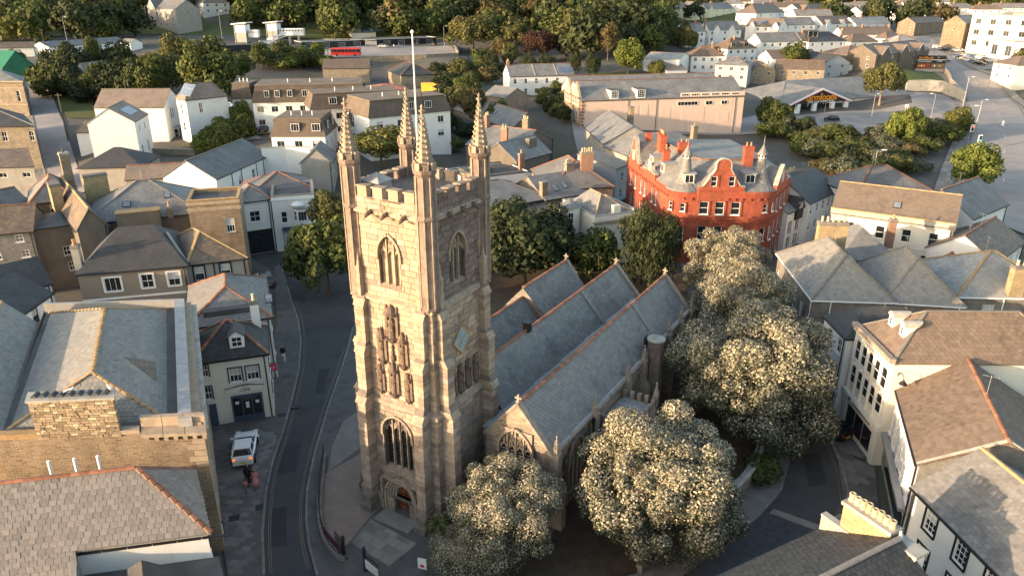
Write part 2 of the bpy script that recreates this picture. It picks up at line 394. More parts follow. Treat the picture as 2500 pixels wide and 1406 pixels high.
# laid pieces (slates, stones)
def clip(pl, poly):
 """clip polygon pl by a convex counter-clockwise polygon"""
 out = pl
 for i in range(len(poly)):
  a, b = poly[i], poly[(i + 1) % len(poly)]
  inp, out = out, []
  if not inp: return []
  def side(p): return (b[0] - a[0]) * (p[1] - a[1]) - (b[1] - a[1]) * (p[0] - a[0])
  for j in range(len(inp)):
   p, q = inp[j], inp[(j + 1) % len(inp)]; sp, sq = side(p), side(q)
   if sp >= 0: out.append(p)
   if sp * sq < 0:
    t = sp / (sp - sq); out.append((p[0] + t * (q[0] - p[0]), p[1] + t * (q[1] - p[1])))
 return out
def area2(pl): return sum(pl[i][0] * pl[(i + 1) % len(pl)][1] - pl[(i + 1) % len(pl)][0] * pl[i][1] for i in range(len(pl)))
class Laid:
 """Slates laid on planes of one thing: the nearest become parts of their own, the rest one joined part."""
 def __init__(s, root, mat, name='slate', rest='slating', limit=300):
  s.root, s.mat, s.name, s.rest, s.limit = root, mat, name, rest, limit; s.full = []; s.cut = []
 def plane(s, pts, w, h, gap=.012, tilt=.022, jit=.006):
  """pts: convex polygon in the root's space, first edge the eave; counter-clockwise seen from outside"""
  P = [np.array(p, float) for p in pts]
  u = P[1] - P[0]; u /= np.linalg.norm(u)
  n = np.zeros(3)
  for i in range(1, len(P) - 1): n += np.cross(P[i] - P[0], P[i + 1] - P[0])
  n /= np.linalg.norm(n); v = np.cross(n, u)
  pl = [((p - P[0]) @ u, (p - P[0]) @ v) for p in P]
  if area2(pl) < 0: pl = pl[::-1]
  us = [p[0] for p in pl]; vs = [p[1] for p in pl]
  r = 0; y = min(vs)
  while y < max(vs):
   x = min(us) - (w * .5 if r % 2 else 0) - rng.random() * .1
   while x < max(us):
    rect = [(x + gap, y), (x + w - gap, y), (x + w - gap, y + h), (x + gap, y + h)]
    c = clip(rect, pl)
    if len(c) >= 3 and abs(area2(c)) > .012:
     if len(c) == 4 and abs(abs(area2(c)) - 2 * (w - 2 * gap) * h) < 1e-4:
      cc = P[0] + u * (x + w / 2 + rng.uniform(-jit, jit)) + v * (y + rng.uniform(-jit, jit) * 1.5)
      s.full.append((cc, u, v, n, w - 2 * gap, h, tilt * rng.uniform(.7, 1.4)))
     else:
      s.cut.append([P[0] + u * a + v * b + n * (tilt * (1.0 - (b - y) / h) + .006) for a, b in c] + [n])
    x += w
   y += h; r += 1
  return s
 def done(s):
  mw = s.root.matrix_basis
  from mathutils import Matrix, Vector
  s.full.sort(key=lambda q: cdist(mw @ Vector(q[0])))
  mb = MB()
  def corners(q):
   c, u, v, n, w, h, t = q
   a = c - u * w / 2; b = c + u * w / 2
   return a + n * t, b + n * t, b + v * h * 1.06 + n * .004, a + v * h * 1.06 + n * .004
  for i, q in enumerate(s.full):
   c, u, v, n, w, h, t = q
   if i < s.limit:
    key = ('slate', s.mat, round(w, 3), round(h, 3))
    def mk():
     m = MB(); th = .014
     m.faces([(-w/2, 0, 0), (w/2, 0, 0), (w/2, h * 1.06, 0), (-w/2, h * 1.06, 0), (-w/2, 0, -th), (w/2, 0, -th), (w/2, h * 1.06, -th), (-w/2, h * 1.06, -th)],
       [(0, 1, 2, 3), (4, 5, 1, 0), (5, 6, 2, 1), (6, 7, 3, 2), (7, 4, 0, 3)])
     return m.mesh('slate', s.mat)
    o = bpy.data.objects.new(s.name, cached(key, mk)); COL.objects.link(o); o.parent = s.root
    vv = v * h * 1.06 - n * (t - .004); vv /= np.linalg.norm(vv); nn = np.cross(u, vv)
    o.matrix_local = Matrix(((u[0], vv[0], nn[0], c[0] + n[0] * t), (u[1], vv[1], nn[1], c[1] + n[1] * t), (u[2], vv[2], nn[2], c[2] + n[2] * t), (0, 0, 0, 1)))
   else:
    a, b, cc, d = corners(q); th = n * .014
    mb.faces([a, b, cc, d, a - th, b - th], [(0, 1, 2, 3), (4, 5, 1, 0)])
  for q in s.cut: mb.poly(q[:-1])
  if mb.f:
   o = mb.build(s.rest, s.mat, s.root); o['kind'] = 'stuff'
  return s
# windows, walls, roofs, houses
def win_mesh(w, h, style, fm, arch=0.0):
 def mk():
  m = MB(); f = .07 if w > .5 else .05; b = .035; y0, y1 = -.04, .05
  m.box(-w/2, -w/2 + f, y0, y1, 0, h); m.box(w/2 - f, w/2, y0, y1, 0, h)
  m.box(-w/2 + f, w/2 - f, y0, y1, 0, f); m.box(-w/2 + f, w/2 - f, y0, y1, h - f, h)
  nx, ny = {'plain': (1, 1), 'sash': (2, 2), 'one': (1, 2), 'case': (2, 1), 'case3': (3, 1), 'multi': (3, 4), 'grid': (4, 4), 'six': (3, 2), 'wide': (6, 1)}[style]
  for i in range(1, nx):
   x = -w/2 + w * i / nx; m.box(x - b/2, x + b/2, y0 + .015, y1 - .002, f, h - f)
  for j in range(1, ny):
   z = h * j / ny; q = b if ny != 2 else .06; m.box(-w/2 + f, w/2 - f, y0 + .008, y1 - .004, z - q/2, z + q/2)
  return m.mesh('window', fm)
 return cached(('win', round(w, 2), round(h, 2), style, fm), mk)
def pane_mesh(w, h, gm):
 return cached(('pane', round(w, 2), round(h, 2), gm), lambda: MB().box(-w/2 + .04, w/2 - .04, -.006, .02, .04, h - .04).mesh('pane', gm))
def sill_mesh(w, sm):
 return cached(('sill', round(w, 2), sm), lambda: MB().box(-w/2 - .08, w/2 + .08, -.20, -.03, -.10, -.005).mesh('sill', sm))
def add_window(root, p, rot, w, h, style='sash', fm='trim_white', gm='glass', sill=None, surround=None, name='window', curtain=False):
 o = put(name, win_mesh(w, h, style, fm), root, p, rot)
 put('pane', pane_mesh(w, h, gm), o)
 if sill: put('sill', sill_mesh(w, sill), o)
 if surround:
  sw = surround[1]
  def mk():
   m = MB(); a = w/2; y0, y1 = -.155, -.125
   m.box(-a - sw, -a, y0, -.115, -.02, h + sw); m.box(a, a + sw, y0, -.115, -.02, h + sw); m.box(-a, a, y0, -.115, h, h + sw)
   return m.mesh('surround', surround[0])
  put('surround', cached(('sur', round(w, 2), round(h, 2), surround), mk), o)
 if curtain: put('blind', cached(('blind', round(w, 2), round(h, 2)), lambda: MB().box(-w/2 + .08, w/2 - .08, -.016, -.008, h * .52, h - .08).mesh('blind', 'curtain')), o)
 return o

def wall_holes(m, L, z0, z1, holes, place, depth=.13, mi=0, mr=0):
 """rectangular wall with openings; place(u, depth, z) gives the point"""
 xs = sorted({0.0, L} | {max(0, min(L, v)) for h in holes for v in (h[0], h[1])})
 zs = sorted({z0, z1} | {max(z0, min(z1, v)) for h in holes for v in (h[2], h[3])})
 for i in range(len(xs) - 1):
  for j in range(len(zs) - 1):
   cx = (xs[i] + xs[i+1]) / 2; cz = (zs[j] + zs[j+1]) / 2
   if any(h[0] < cx < h[1] and h[2] < cz < h[3] for h in holes): continue
   m.poly([place(xs[i], 0, zs[j]), place(xs[i+1], 0, zs[j]), place(xs[i+1], 0, zs[j+1]), place(xs[i], 0, zs[j+1])], mi)
 for a, b, c, d in holes:
  for q in (((a, c), (a, d)), ((a, d), (b, d)), ((b, d), (b, c)), ((b, c), (a, c))):
   (u0, v0), (u1, v1) = q
   m.poly([place(u0, 0, v0), place(u1, 0, v1), place(u1, depth + .1, v1), place(u0, depth + .1, v0)], mr)
  m.poly([place(a, depth + .1, c), place(b, depth + .1, c), place(b, depth + .1, d), place(a, depth + .1, d)], mr)

def chimney(root, x, y, z0, w, d, h, pots=2, mat='brick_brown', pot='pot', ang=0.0, cap='ridge_grey', pname='chimney'):
 m = MB(); m.box(-w/2, w/2, -d/2, d/2, 0, h - .32); m.box(-w/2 - .07, w/2 + .07, -d/2 - .07, d/2 + .07, h - .32, h - .18, 1)
 m.box(-w/2 - .02, w/2 + .02, -d/2 - .02, d/2 + .02, h - .18, h, 1)
 o = m.build(pname, [mat, cap], root, loc=(x, y, z0), rotz=ang)
 n = pots; pm = cached(('pot', pot), lambda: MB().lathe([(.15, 0), (.13, .1), (.11, .42), (.145, .46), (.145, .52), (.09, .53)], 8).mesh('chimney_pot', pot))
 for i in range(n):
  t = (i + .5) / n - .5
  put('chimney_pot', pm, o, ((w - .1) * t if w >= d else 0, (d - .1) * t if d > w else 0, h), rng.random(), (1, 1, rng.uniform(.8, 1.25)))
 return o

def ridge_bar(root, p0, p1, mat='ridge_red', pieces=False, r=.13, lift=.02, name='ridge_tile'):
 p0 = np.array(p0, float); p1 = np.array(p1, float); l = np.linalg.norm(p1 - p0)
 if l < .2: return
 d = (p1 - p0) / l
 def prof(m, a, b, rr):
  side = np.cross(d, (0, 0, 1)); side /= np.linalg.norm(side); up = np.cross(side, d)
  vs = []
  for q in (a, b):
   for k in range(5):
    t = pi * k / 4; vs.append(tuple(q + side * rr * 1.25 * cos(t) + up * (rr * .8 * sin(t) + lift - .05)))
  m.faces(vs, [(k, k + 1, 6 + k, 5 + k) for k in range(4)] + [(4, 3, 2, 1, 0), (5, 6, 7, 8, 9)])
 if not pieces:
  m = MB(); prof(m, p0, p1, r); return m.build('ridge', mat, root)
 n = max(1, int(round(l / .46))); st = l / n
 side = np.cross(d, (0, 0, 1)); side /= np.linalg.norm(side); up = np.cross(side, d)
 from mathutils import Matrix
 def mk():
  m = MB(); vs = []
  for q, rr in ((0., r * 1.06), (st * .985, r)):
   for k in range(5):
    t = pi * k / 4; vs.append((q, rr * 1.25 * cos(t), rr * .8 * sin(t) + lift - .05))
  m.faces(vs, [(k, 5 + k, 6 + k, k + 1) for k in range(4)] + [(0, 1, 2, 3, 4), (9, 8, 7, 6, 5)])
  return m.mesh(name, mat)
 me = cached(('rt', round(st, 3), r, lift, mat), mk)
 for i in range(n):
  c = p0 + d * st * i
  o = bpy.data.objects.new(name, me); COL.objects.link(o); o.parent = root
  o.matrix_local = Matrix(((d[0], side[0], up[0], c[0]), (d[1], side[1], up[1], c[1]), (d[2], side[2], up[2], c[2]), (0, 0, 0, 1)))

FACES = 'frbl'
def face_info(f, L, D):
 return {'f': ((0, 0), (1, 0), 0.0, L), 'r': ((L, 0), (0, 1), pi/2, D), 'b': ((L, D), (-1, 0), pi, L), 'l': ((0, D), (0, -1), -pi/2, D)}[f]

def house(name, label, cat, A, B, ze, D, rise=2.0, roof='gable', wall='render_white', rm='slate_grey', win=None, extra=(), ridge='ridge_red',
    group=None, ov=.18, gut='trim_black', base=None, sidewall=None, parapet=.5, wm=None, pieces=None, limit=300, rp=False, plinth=None, coping='trim_stone', hipin=None, string=None, skew=0.0):
 """A building: front eaves from A to B (left to right seen from outside), depth D behind, eaves at height ze, roof rise above the eaves."""
 ax, ay = A; bx, by = B
 L = hypot(bx - ax, by - ay); ang = atan2(by - ay, bx - ax); ca, sa = cos(ang), sin(ang)
 cs = [(ax, ay), (bx, by), (bx - sa * D, by + ca * D), (ax - sa * D, ay + ca * D)]
 z0 = base if base is not None else min(ground(*c) for c in cs) - .2
 root = empty(name, (ax, ay, z0), ang); tag(root, label, cat, group)
 E = ze - z0; sidewall = sidewall or wall
 root['L'] = L
 S = dict(root=root, L=L, D=D, E=E, rise=rise, roof=roof, z0=z0, ang=ang)
 wk = dict(style='sash', fm='trim_white', gm='glass', sill=None, surround=None); wk.update(wm or {})
 win = win or {}
 near = cdist((ax, ay, ze)) < 150
 if near and not wk['sill']: wk['sill'] = 'trim_white' if rng.random() < .5 else 'concrete'
 for f in FACES:
  (ox, oy), (ux, uy), rot, LL = face_info(f, L, D)
  nx, ny = -uy, ux       # inward
  place = lambda u, d, z: (ox + ux * u + nx * d, oy + uy * u + ny * d, z)
  specs = []
  for q in win.get(f, ()):
   if q[0] == 'n':    # ('n', columns, drops, w, h[, style]) evenly spaced
    _, n, drops, w, h = q[:5]; st = q[5] if len(q) > 5 else None
    for dr in drops:
     for i in range(n): specs.append((LL * (i + .5) / n, dr, w, h, st))
   else: specs.append(q if len(q) > 4 else tuple(q) + (None,))
  specs = [((q[0] * LL if q[0] < 1 else q[0]),) + tuple(q[1:]) for q in specs]
  specs = [q for q in specs if E - q[1] - q[3] > .15 and q[2] / 2 < q[0] < LL - q[2] / 2]
  m = MB(); top = E
  holes = [(q[0] - q[2]/2, q[0] + q[2]/2, E - q[1] - q[3], E - q[1]) for q in specs if q[1] >= .02]
  wall_holes(m, LL, 0, top, holes, place)
  if (roof == 'gable' and f in 'rl') or (roof == 'cross' and f in 'fb'):
   m.poly([place(0, 0, E), place(LL, 0, E), place(LL/2, 0, E + rise)])
  elif roof == 'mono' and f in 'rl':
   m.poly([place(0, 0, E), place(LL, 0, E), place(LL if f == 'r' else 0, 0, E + rise)])
  elif roof == 'mono' and f == 'b':
   m.poly([place(0, 0, E), place(LL, 0, E), place(LL, 0, E + rise), place(0, 0, E + rise)])
  o = m.build('wall', wall if f in 'fb' else sidewall, root)
  for u, dr, w, h, st in specs:
   x, y, z = place(u, .11, E - dr - h)
   if dr < .02:  x, y, z = place(u, -.02, E - dr - h)     # in the gable above the eaves
   k = dict(wk)
   if isinstance(st, dict): k.update(st)
   elif st: k['style'] = st
   if k.pop('blind', False) or rng.random() < .34: k['curtain'] = near
   if k['style'] == 'door':
    dm = k.get('fm'); d = MB().box(-w/2, w/2, -.02, .05, 0, h).build('door', dm, root, loc=(x, y, z), rotz=rot)
    MB().box(-w/2 + .12, w/2 - .12, -.035, -.021, h * .5, h - .15).build('pane', 'glass', d)
    continue
   add_window(root, (x, y, z), rot, w, h, **k)
  if string and f in 'fr':
   for dz in string[1:]:
    a = place(-.04, -.05, 0); b = place(LL + .04, -.05, 0)
    MB().beam((a[0], a[1], E - dz), (b[0], b[1], E - dz), .1, .14).build('string_course', string[0], root)
 if plinth:
  MB().prism([(-.06, -.06), (L + .06, -.06), (L + .06, D + .06), (-.06, D + .06)], 0, plinth[1]).build('plinth', plinth[0], root)
 roof_parts(S, rm, ov, ridge, gut, parapet, coping, pieces, limit, rp, hipin, wall)
 for e in extra: EXTRA[e[0]](S, *e[1:])
 if near and gut and roof != 'flat':
  e_pipe(S, 'f', L - .25, 0, gut)
  if rng.random() < .5 and roof in ('gable', 'hip'): e_aerial(S, L * rng.uniform(.35, .65), D * .5)
 if skew:                                # plan is a parallelogram: side walls follow the street
  for ch in root.children:
   if ch.data is not None and ch.data.users == 1 and ch.location.length < 1e-6 and abs(ch.rotation_euler.z) < 1e-6 and ch.matrix_local.translation.length < 1e-6:
    n = len(ch.data.vertices); co = np.empty(n * 3, np.float32); ch.data.vertices.foreach_get('co', co); co = co.reshape(-1, 3); co[:, 0] += skew * co[:, 1]; ch.data.vertices.foreach_set('co', co.ravel())
   else:
    ch.location.x += skew * ch.location.y
    if abs(abs(ch.rotation_euler.z) - pi/2) < .01 and abs(ch.rotation_euler.x) < .01: ch.rotation_euler.z -= math.atan(skew)
 return S

def roof_planes(S, ov):
 L, D, E, r, roof = S['L'], S['D'], S['E'], S['rise'], S['roof']
 if roof == 'gable':
  k = r / (D / 2); z = E - ov * k; g = ov
  return [[(-g, -ov, z), (L + g, -ov, z), (L + g, D/2, E + r), (-g, D/2, E + r)], [(L + g, D + ov, z), (-g, D + ov, z), (-g, D/2, E + r), (L + g, D/2, E + r)]], [((-g, D/2, E + r), (L + g, D/2, E + r))]
 if roof == 'cross':
  k = r / (L / 2); z = E - ov * k; g = ov
  return [[(L + ov, -g, z), (L + ov, D + g, z), (L/2, D + g, E + r), (L/2, -g, E + r)], [(-ov, D + g, z), (-ov, -g, z), (L/2, -g, E + r), (L/2, D + g, E + r)]], [((L/2, -g, E + r), (L/2, D + g, E + r))]
 if roof == 'hip':
  w = min(L, D) / 2; hi = S.get('hipin') or w
  k = r / w; z = E - ov * k; a, b, c, d = (-ov, -ov, z), (L + ov, -ov, z), (L + ov, D + ov, z), (-ov, D + ov, z)
  if L >= D:
   p, q = (hi, D/2, E + r), (L - hi, D/2, E + r)
   if L - 2 * hi < .05: p = q = (L/2, D/2, E + r)
   pl = [[a, b, q, p], [b, c, q], [c, d, p, q], [d, a, p]] if p != q else [[a, b, p], [b, c, p], [c, d, p], [d, a, p]]
  else:
   p, q = (L/2, hi, E + r), (L/2, D - hi, E + r)
   pl = [[a, b, p], [b, c, q, p], [c, d, q], [d, a, p, q]]
  rd = [(p, q)] if p != q else []
  rd += [(a, p), (b, q if L >= D else p), (c, q), (d, p if L >= D else q)]
  return pl, rd
 if roof == 'mono':
  k = r / D; return [[(-ov, -ov, E - ov * k), (L + ov, -ov, E - ov * k), (L + ov, D + .05, E + r), (-ov, D + .05, E + r)]], []
 return [], []

def roof_parts(S, rm, ov, ridge, gut, parapet, coping, pieces, limit, rp, hipin, wall):
 root, L, D, E, roof = S['root'], S['L'], S['D'], S['E'], S['roof']
 S['hipin'] = hipin
 if roof == 'flat':
  MB().box(.25, L - .25, .25, D - .25, E - .35, E - parapet * .6).build('roof', rm, root)
  if parapet:
   m = MB()
   for x0, x1, y0, y1 in ((0, L, 0, .25), (0, L, D - .25, D), (0, .25, .25, D - .25), (L - .25, L, .25, D - .25)): m.box(x0 + .004, x1 - .004, y0 + .004, y1 - .004, E - .6, E + .02)
   m.build('parapet', wall, root)
   m = MB()
   for x0, x1, y0, y1 in ((-.06, L + .06, -.06, .30), (-.06, L + .06, D - .30, D + .06), (-.06, .30, .30, D - .30), (L - .30, L + .06, .30, D - .30)): m.box(x0, x1, y0, y1, E + .02, E + .13)
   m.build('coping', coping, root)
  return
 pl, rd = roof_planes(S, ov)
 m = MB()
 for p in pl: m.slab([(q[0], q[1], q[2] + .06) for q in p], .11)
 m.build('roof', rm, root)
 if pieces:
  la = Laid(root, pieces[0], limit=limit)
  for p in pl:
   la.plane([(q[0], q[1], q[2] + .062) for q in p], pieces[1], pieces[2])
  la.done()
 if ridge:
  for a, b in rd: ridge_bar(root, (a[0], a[1], a[2] + .10), (b[0], b[1], b[2] + .10), ridge, rp, r=.12)
 if gut:
  for i, p in enumerate(pl):
   if i > 1 and roof != 'hip': break
   a, b = p[0], p[1]; o = (np.array(b) - np.array(a)); o /= np.linalg.norm(o); n = np.array((o[1], -o[0], 0)) * .06
   MB().beam(tuple(np.array(a) + n + (0, 0, -.03)), tuple(np.array(b) + n + (0, 0, -.03)), .12, .10).build('gutter', gut, root)

def slope(S, face):
 """origin, along, up, normal, length, height of a roof slope"""
 L, D, E, r = S['L'], S['D'], S['E'], S['rise']
 run = {'gable': D/2, 'hip': min(L, D)/2, 'cross': L/2, 'mono': D}[S['roof']]
 (ox, oy), (ux, uy), rot, LL = face_info(face, L, D)
 nx, ny = -uy, ux; h = hypot(run, r)
 up = np.array((nx * run / h, ny * run / h, r / h)); u = np.array((ux, uy, 0.)); n = np.cross(u, up)
 return np.array((ox, oy, E + .075)), u, up, n, rot, LL, h, run

def e_chim(S, x, y, w, d, top, pots=2, mat='brick_brown', pot='pot', cap='ridge_grey'):
 """top = height above the eaves"""
 z = S['E'] - .3; return chimney(S['root'], x, y, z, w, d, top + .3, pots, mat, pot, cap=cap)
def e_sky(S, face, u, t, w=.8, h=1.1, mat='glass_roof', frame='trim_black', name='skylight'):
 o, au, up, n, rot, LL, H, run = slope(S, face)
 from mathutils import Matrix
 c = o + au * u + up * (t * H)
 m = MB(); m.box(-w/2, w/2, 0, h, -.02, .07)
 ob = m.build(name, frame, S['root'])
 ob.matrix_local = Matrix(((au[0], up[0], n[0], c[0]), (au[1], up[1], n[1], c[1]), (au[2], up[2], n[2], c[2]), (0, 0, 0, 1)))
 MB().box(-w/2 + .06, w/2 - .06, .06, h - .06, .071, .085).build('pane', mat, ob)
 return ob
def e_solar(S, face, u, t, w, h): e_sky(S, face, u, t, w, h, 'solar', 'grey_metal', 'solar_panel')
def e_dorm(S, face, u, t, w=1.3, h=1.3, kind='gable', wall='render_white', rm='slate_grey', style='case', fm='trim_white', flat=.2):
 """dormer standing on a slope, its front at fraction t up the slope"""
 o, au, up, n, rot, LL, H, run = slope(S, face)
 p = o + au * u + up * (t * H)
 k = S['rise'] / run
 d = min(h / k, run * (1 - t) + .3)
 root = S['root']
 m = MB()
 m.faces([(-w/2, 0, -.25), (w/2, 0, -.25), (w/2, 0, h), (-w/2, 0, h), (-w/2, d, h), (w/2, d, h)], [(0, 1, 2, 3), (0, 3, 4), (1, 5, 2)])
 ob = m.build('dormer', wall, root, loc=tuple(p), rotz=rot)
 if kind == 'gable':
  r = w * .42; dd = d + r / k
  m = MB(); m.slab([(w/2 + .12, -.15, h - .06), (w/2 + .12, d, h - .06), (0, dd, h + r), (0, -.15, h + r)], .08); m.slab([(-w/2 - .12, d, h - .06), (-w/2 - .12, -.15, h - .06), (0, -.15, h + r), (0, dd, h + r)], .08)
  m.poly([(-w/2, 0, h), (w/2, 0, h), (0, 0, h + r - .08)], 1)
  m.build('dormer_roof', [rm, wall], ob)
 elif kind == 'arch':
  m = MB(); r = w/2 + .06; pr = [(r * cos(pi * i / 8), r * sin(pi * i / 8)) for i in range(9)]
  for i in range(8):
   (x0, z0), (x1, z1) = pr[i], pr[i + 1]
   m.poly([(x0, -.12, h + z0 * .9), (x0, d + z0 / k, h + z0 * .9), (x1, d + z1 / k, h + z1 * .9), (x1, -.12, h + z1 * .9)])
  m.poly([(x, -.02, h + z * .9) for x, z in pr], 1)
  m.build('dormer_roof', [rm, wall], ob)
 else:
  MB().slab([(-w/2 - .1, -.15, h + .05), (w/2 + .1, -.15, h + .05), (w/2 + .1, d + .1, h + .1), (-w/2 - .1, d + .1, h + .1)], .09).build('dormer_roof', rm, ob)
 add_window(ob, (0, -.01, .12), 0, w - .3, h - .25, style, fm)
 return ob
def e_gablet(S, u, w, r, wall='render_white', rm='slate_grey', depth=0.0, drop=2.6, barge='trim_white', win=None):
 """a gable that rises through the front eaves"""
 root, E = S['root'], S['E']; k = S['rise'] / (S['D'] / 2 if S['roof'] == 'gable' else min(S['L'], S['D']) / 2)
 dd = r / k; y = -depth - .04
 m = MB(); m.poly([(u - w/2, y, E), (u + w/2, y, E), (u, y, E + r)])
 if depth: m.box(u - w/2, u + w/2, y, .05, max(0, E - drop), E)
 else: m.box(u - w/2, u + w/2, y, .02, E - .3, E)
 ob = m.build('gable', wall, root)
 m = MB(); m.slab([(u + w/2 + .1, y - .12, E - .05), (u + w/2 + .1, .0, E - .05), (u, dd, E + r + .05), (u, y - .12, E + r + .05)], .09)
 m.slab([(u - w/2 - .1, 0, E - .05), (u - w/2 - .1, y - .12, E - .05), (u, y - .12, E + r + .05), (u, dd, E + r + .05)], .09)
 m.build('gable_roof', rm, ob)
 m = MB(); m.beam((u - w/2 - .1, y - .13, E - .1), (u, y - .13, E + r), .04, .16); m.beam((u + w/2 + .1, y - .13, E - .1), (u, y - .13, E + r), .04, .16)
 m.build('bargeboard', barge, ob)
 if win: add_window(root, (u, y - .02, E - win[0]), 0, win[1], win[2], win[3] if len(win) > 3 else 'case')
def e_bay(S, face, u, w, d, z0, z1, wall='render_white', rm='lead', style='case', fm='trim_white'):
 """canted bay window, heights below the eaves"""
 (ox, oy), (ux, uy), rot, LL = face_info(face, S['L'], S['D'])
 E = S['E']; m = MB(); pl = [(-w/2, 0), (-w * .3, -d), (w * .3, -d), (w/2, 0)]
 m.prism(pl, max(0, E - z1), E - z0)
 ob = m.build('bay', wall, S['root'], loc=(ox + ux * u, oy + uy * u, 0), rotz=rot)
 MB().prism([(a * 1.08, b * 1.1) for a, b in pl], E - z0, E - z0 + .14).build('bay_roof', rm, ob)
 h = (z1 - z0) * .55; zz = E - z0 - h - .2
 add_window(ob, (0, -d - .02, zz), 0, w * .52, h, style, fm)
 a = atan2(-d, w * .2)
 for sgn in (-1, 1): add_window(ob, (sgn * (w * .4 + .02), -d/2 - .015, zz), sgn * -a, hypot(d, w * .2) - .2, h, 'one', fm)
def e_pipe(S, face, u, z0=0.0, mat='trim_black'):
 (ox, oy), (ux, uy), rot, LL = face_info(face, S['L'], S['D'])
 x, y = ox + ux * u + uy * .08, oy + uy * u - ux * .08
 MB().tube([(x, y, 0), (x, y, S['E'] - z0)], .055, 6).build('downpipe', mat, S['root'])
def e_aerial(S, x, y):
 z = S['E'] + S['rise']; m = MB(); m.tube([(x, y, z - .1), (x, y, z + 1.5)], .02, 4)
 m.tube([(x - .1, y - .5, z + 1.45), (x + .1, y + .5, z + 1.45)], .015, 4)
 for t in (-.4, -.2, 0, .2, .4): m.tube([(x + .2 * t - .18, y + t, z + 1.45), (x + .2 * t + .18, y + t, z + 1.45)], .01, 4)
 m.build('aerial', 'grey_metal', S['root'])
def e_cope(S, face, mat='trim_stone', h=.25, w=.3):
 """raised coping on a gable end"""
 L, D, E, r = S['L'], S['D'], S['E'], S['rise']
 if S['roof'] == 'gable':
  x = 0.0 if face == 'l' else L
  pts = [(x, -.15, E - .05), (x, D/2, E + r + .12), (x, D + .15, E - .05)]
 else:
  y = 0.0 if face == 'f' else D
  pts = [(-.15, y, E - .05), (L/2, y, E + r + .12), (L + .15, y, E - .05)]
 for a, b in zip(pts, pts[1:]): MB().beam(a, b, w, h).build('coping', mat, S['root'])
def e_party(S, u, mat='render_grey', w=.25):
 D, E, r = S['D'], S['E'], S['rise']
 for a, b in (((u, -.1, E + .03), (u, D/2, E + r + .06)), ((u, D/2, E + r + .06), (u, D + .1, E + .03))): MB().beam(a, b, w, .2).build('party_wall', mat, S['root'])
def e_box(S, x0, x1, y0, y1, z0, z1, mat, name='extension'):
 return MB().box(x0, x1, y0, y1, S['E'] + z0, S['E'] + z1).build(name, mat, S['root'])
def e_band(S, dz, h, mat, faces='fr', out=.07, name='band'):
 for f in faces:
  (ox, oy), (ux, uy), rot, LL = face_info(f, S['L'], S['D']); z = S['E'] - dz
  MB().box(-out * .9, LL + out * .9, -out, -.004, z - h, z).build(name, mat, S['root'], loc=(ox, oy, 0), rotz=rot)
def e_fn(S, fn): fn(S)
EXTRA = dict(chim=e_chim, sky=e_sky, solar=e_solar, dorm=e_dorm, gablet=e_gablet, bay=e_bay, pipe=e_pipe, cope=e_cope, party=e_party, box=e_box, band=e_band, fn=e_fn)
# church
CH = empty('church', (-5.90, 44.76, 0), R(-31))
tag(CH, 'stone parish church with a tall pinnacled tower and three parallel slate roofs', 'church')
TW = empty('tower'); TW.parent = CH
STG = [(0.0, 1.25, 3.55), (1.25, 8.75, 3.28), (8.75, 16.1, 3.14), (16.1, 21.8, 3.02), (21.8, 22.55, 3.06)]

def arch_pts(w, zsp, zap, n=7):
 """pointed arch outline, left spring to right spring"""
 hw = w / 2; rise = zap - zsp; r = (hw * hw + rise * rise) / (2 * hw)
 out = []
 cx = -hw + r; a1 = atan2(rise, -cx)
 for i in range(n + 1):
  t = pi + (a1 - pi) * i / n; out.append((cx + r * cos(t), zsp + r * sin(t)))
 return out + [(-x, z) for x, z in out[-2::-1]]
def ring(m, place, pts, d0, d1, t, mi=0):
 for (x0, z0), (x1, z1) in zip(pts, pts[1:]):
  l = hypot(x1 - x0, z1 - z0) or 1e-6; nx, nz = -(z1 - z0) / l * t, (x1 - x0) / l * t
  a = [(x0, z0), (x1, z1), (x1 + nx, z1 + nz), (x0 + nx, z0 + nz)]
  m.faces([place(x, d0, z) for x, z in a] + [place(x, d1, z) for x, z in a], [(0, 1, 2, 3), (7, 6, 5, 4), (0, 4, 5, 1), (1, 5, 6, 2), (2, 6, 7, 3), (3, 7, 4, 0)], mi)
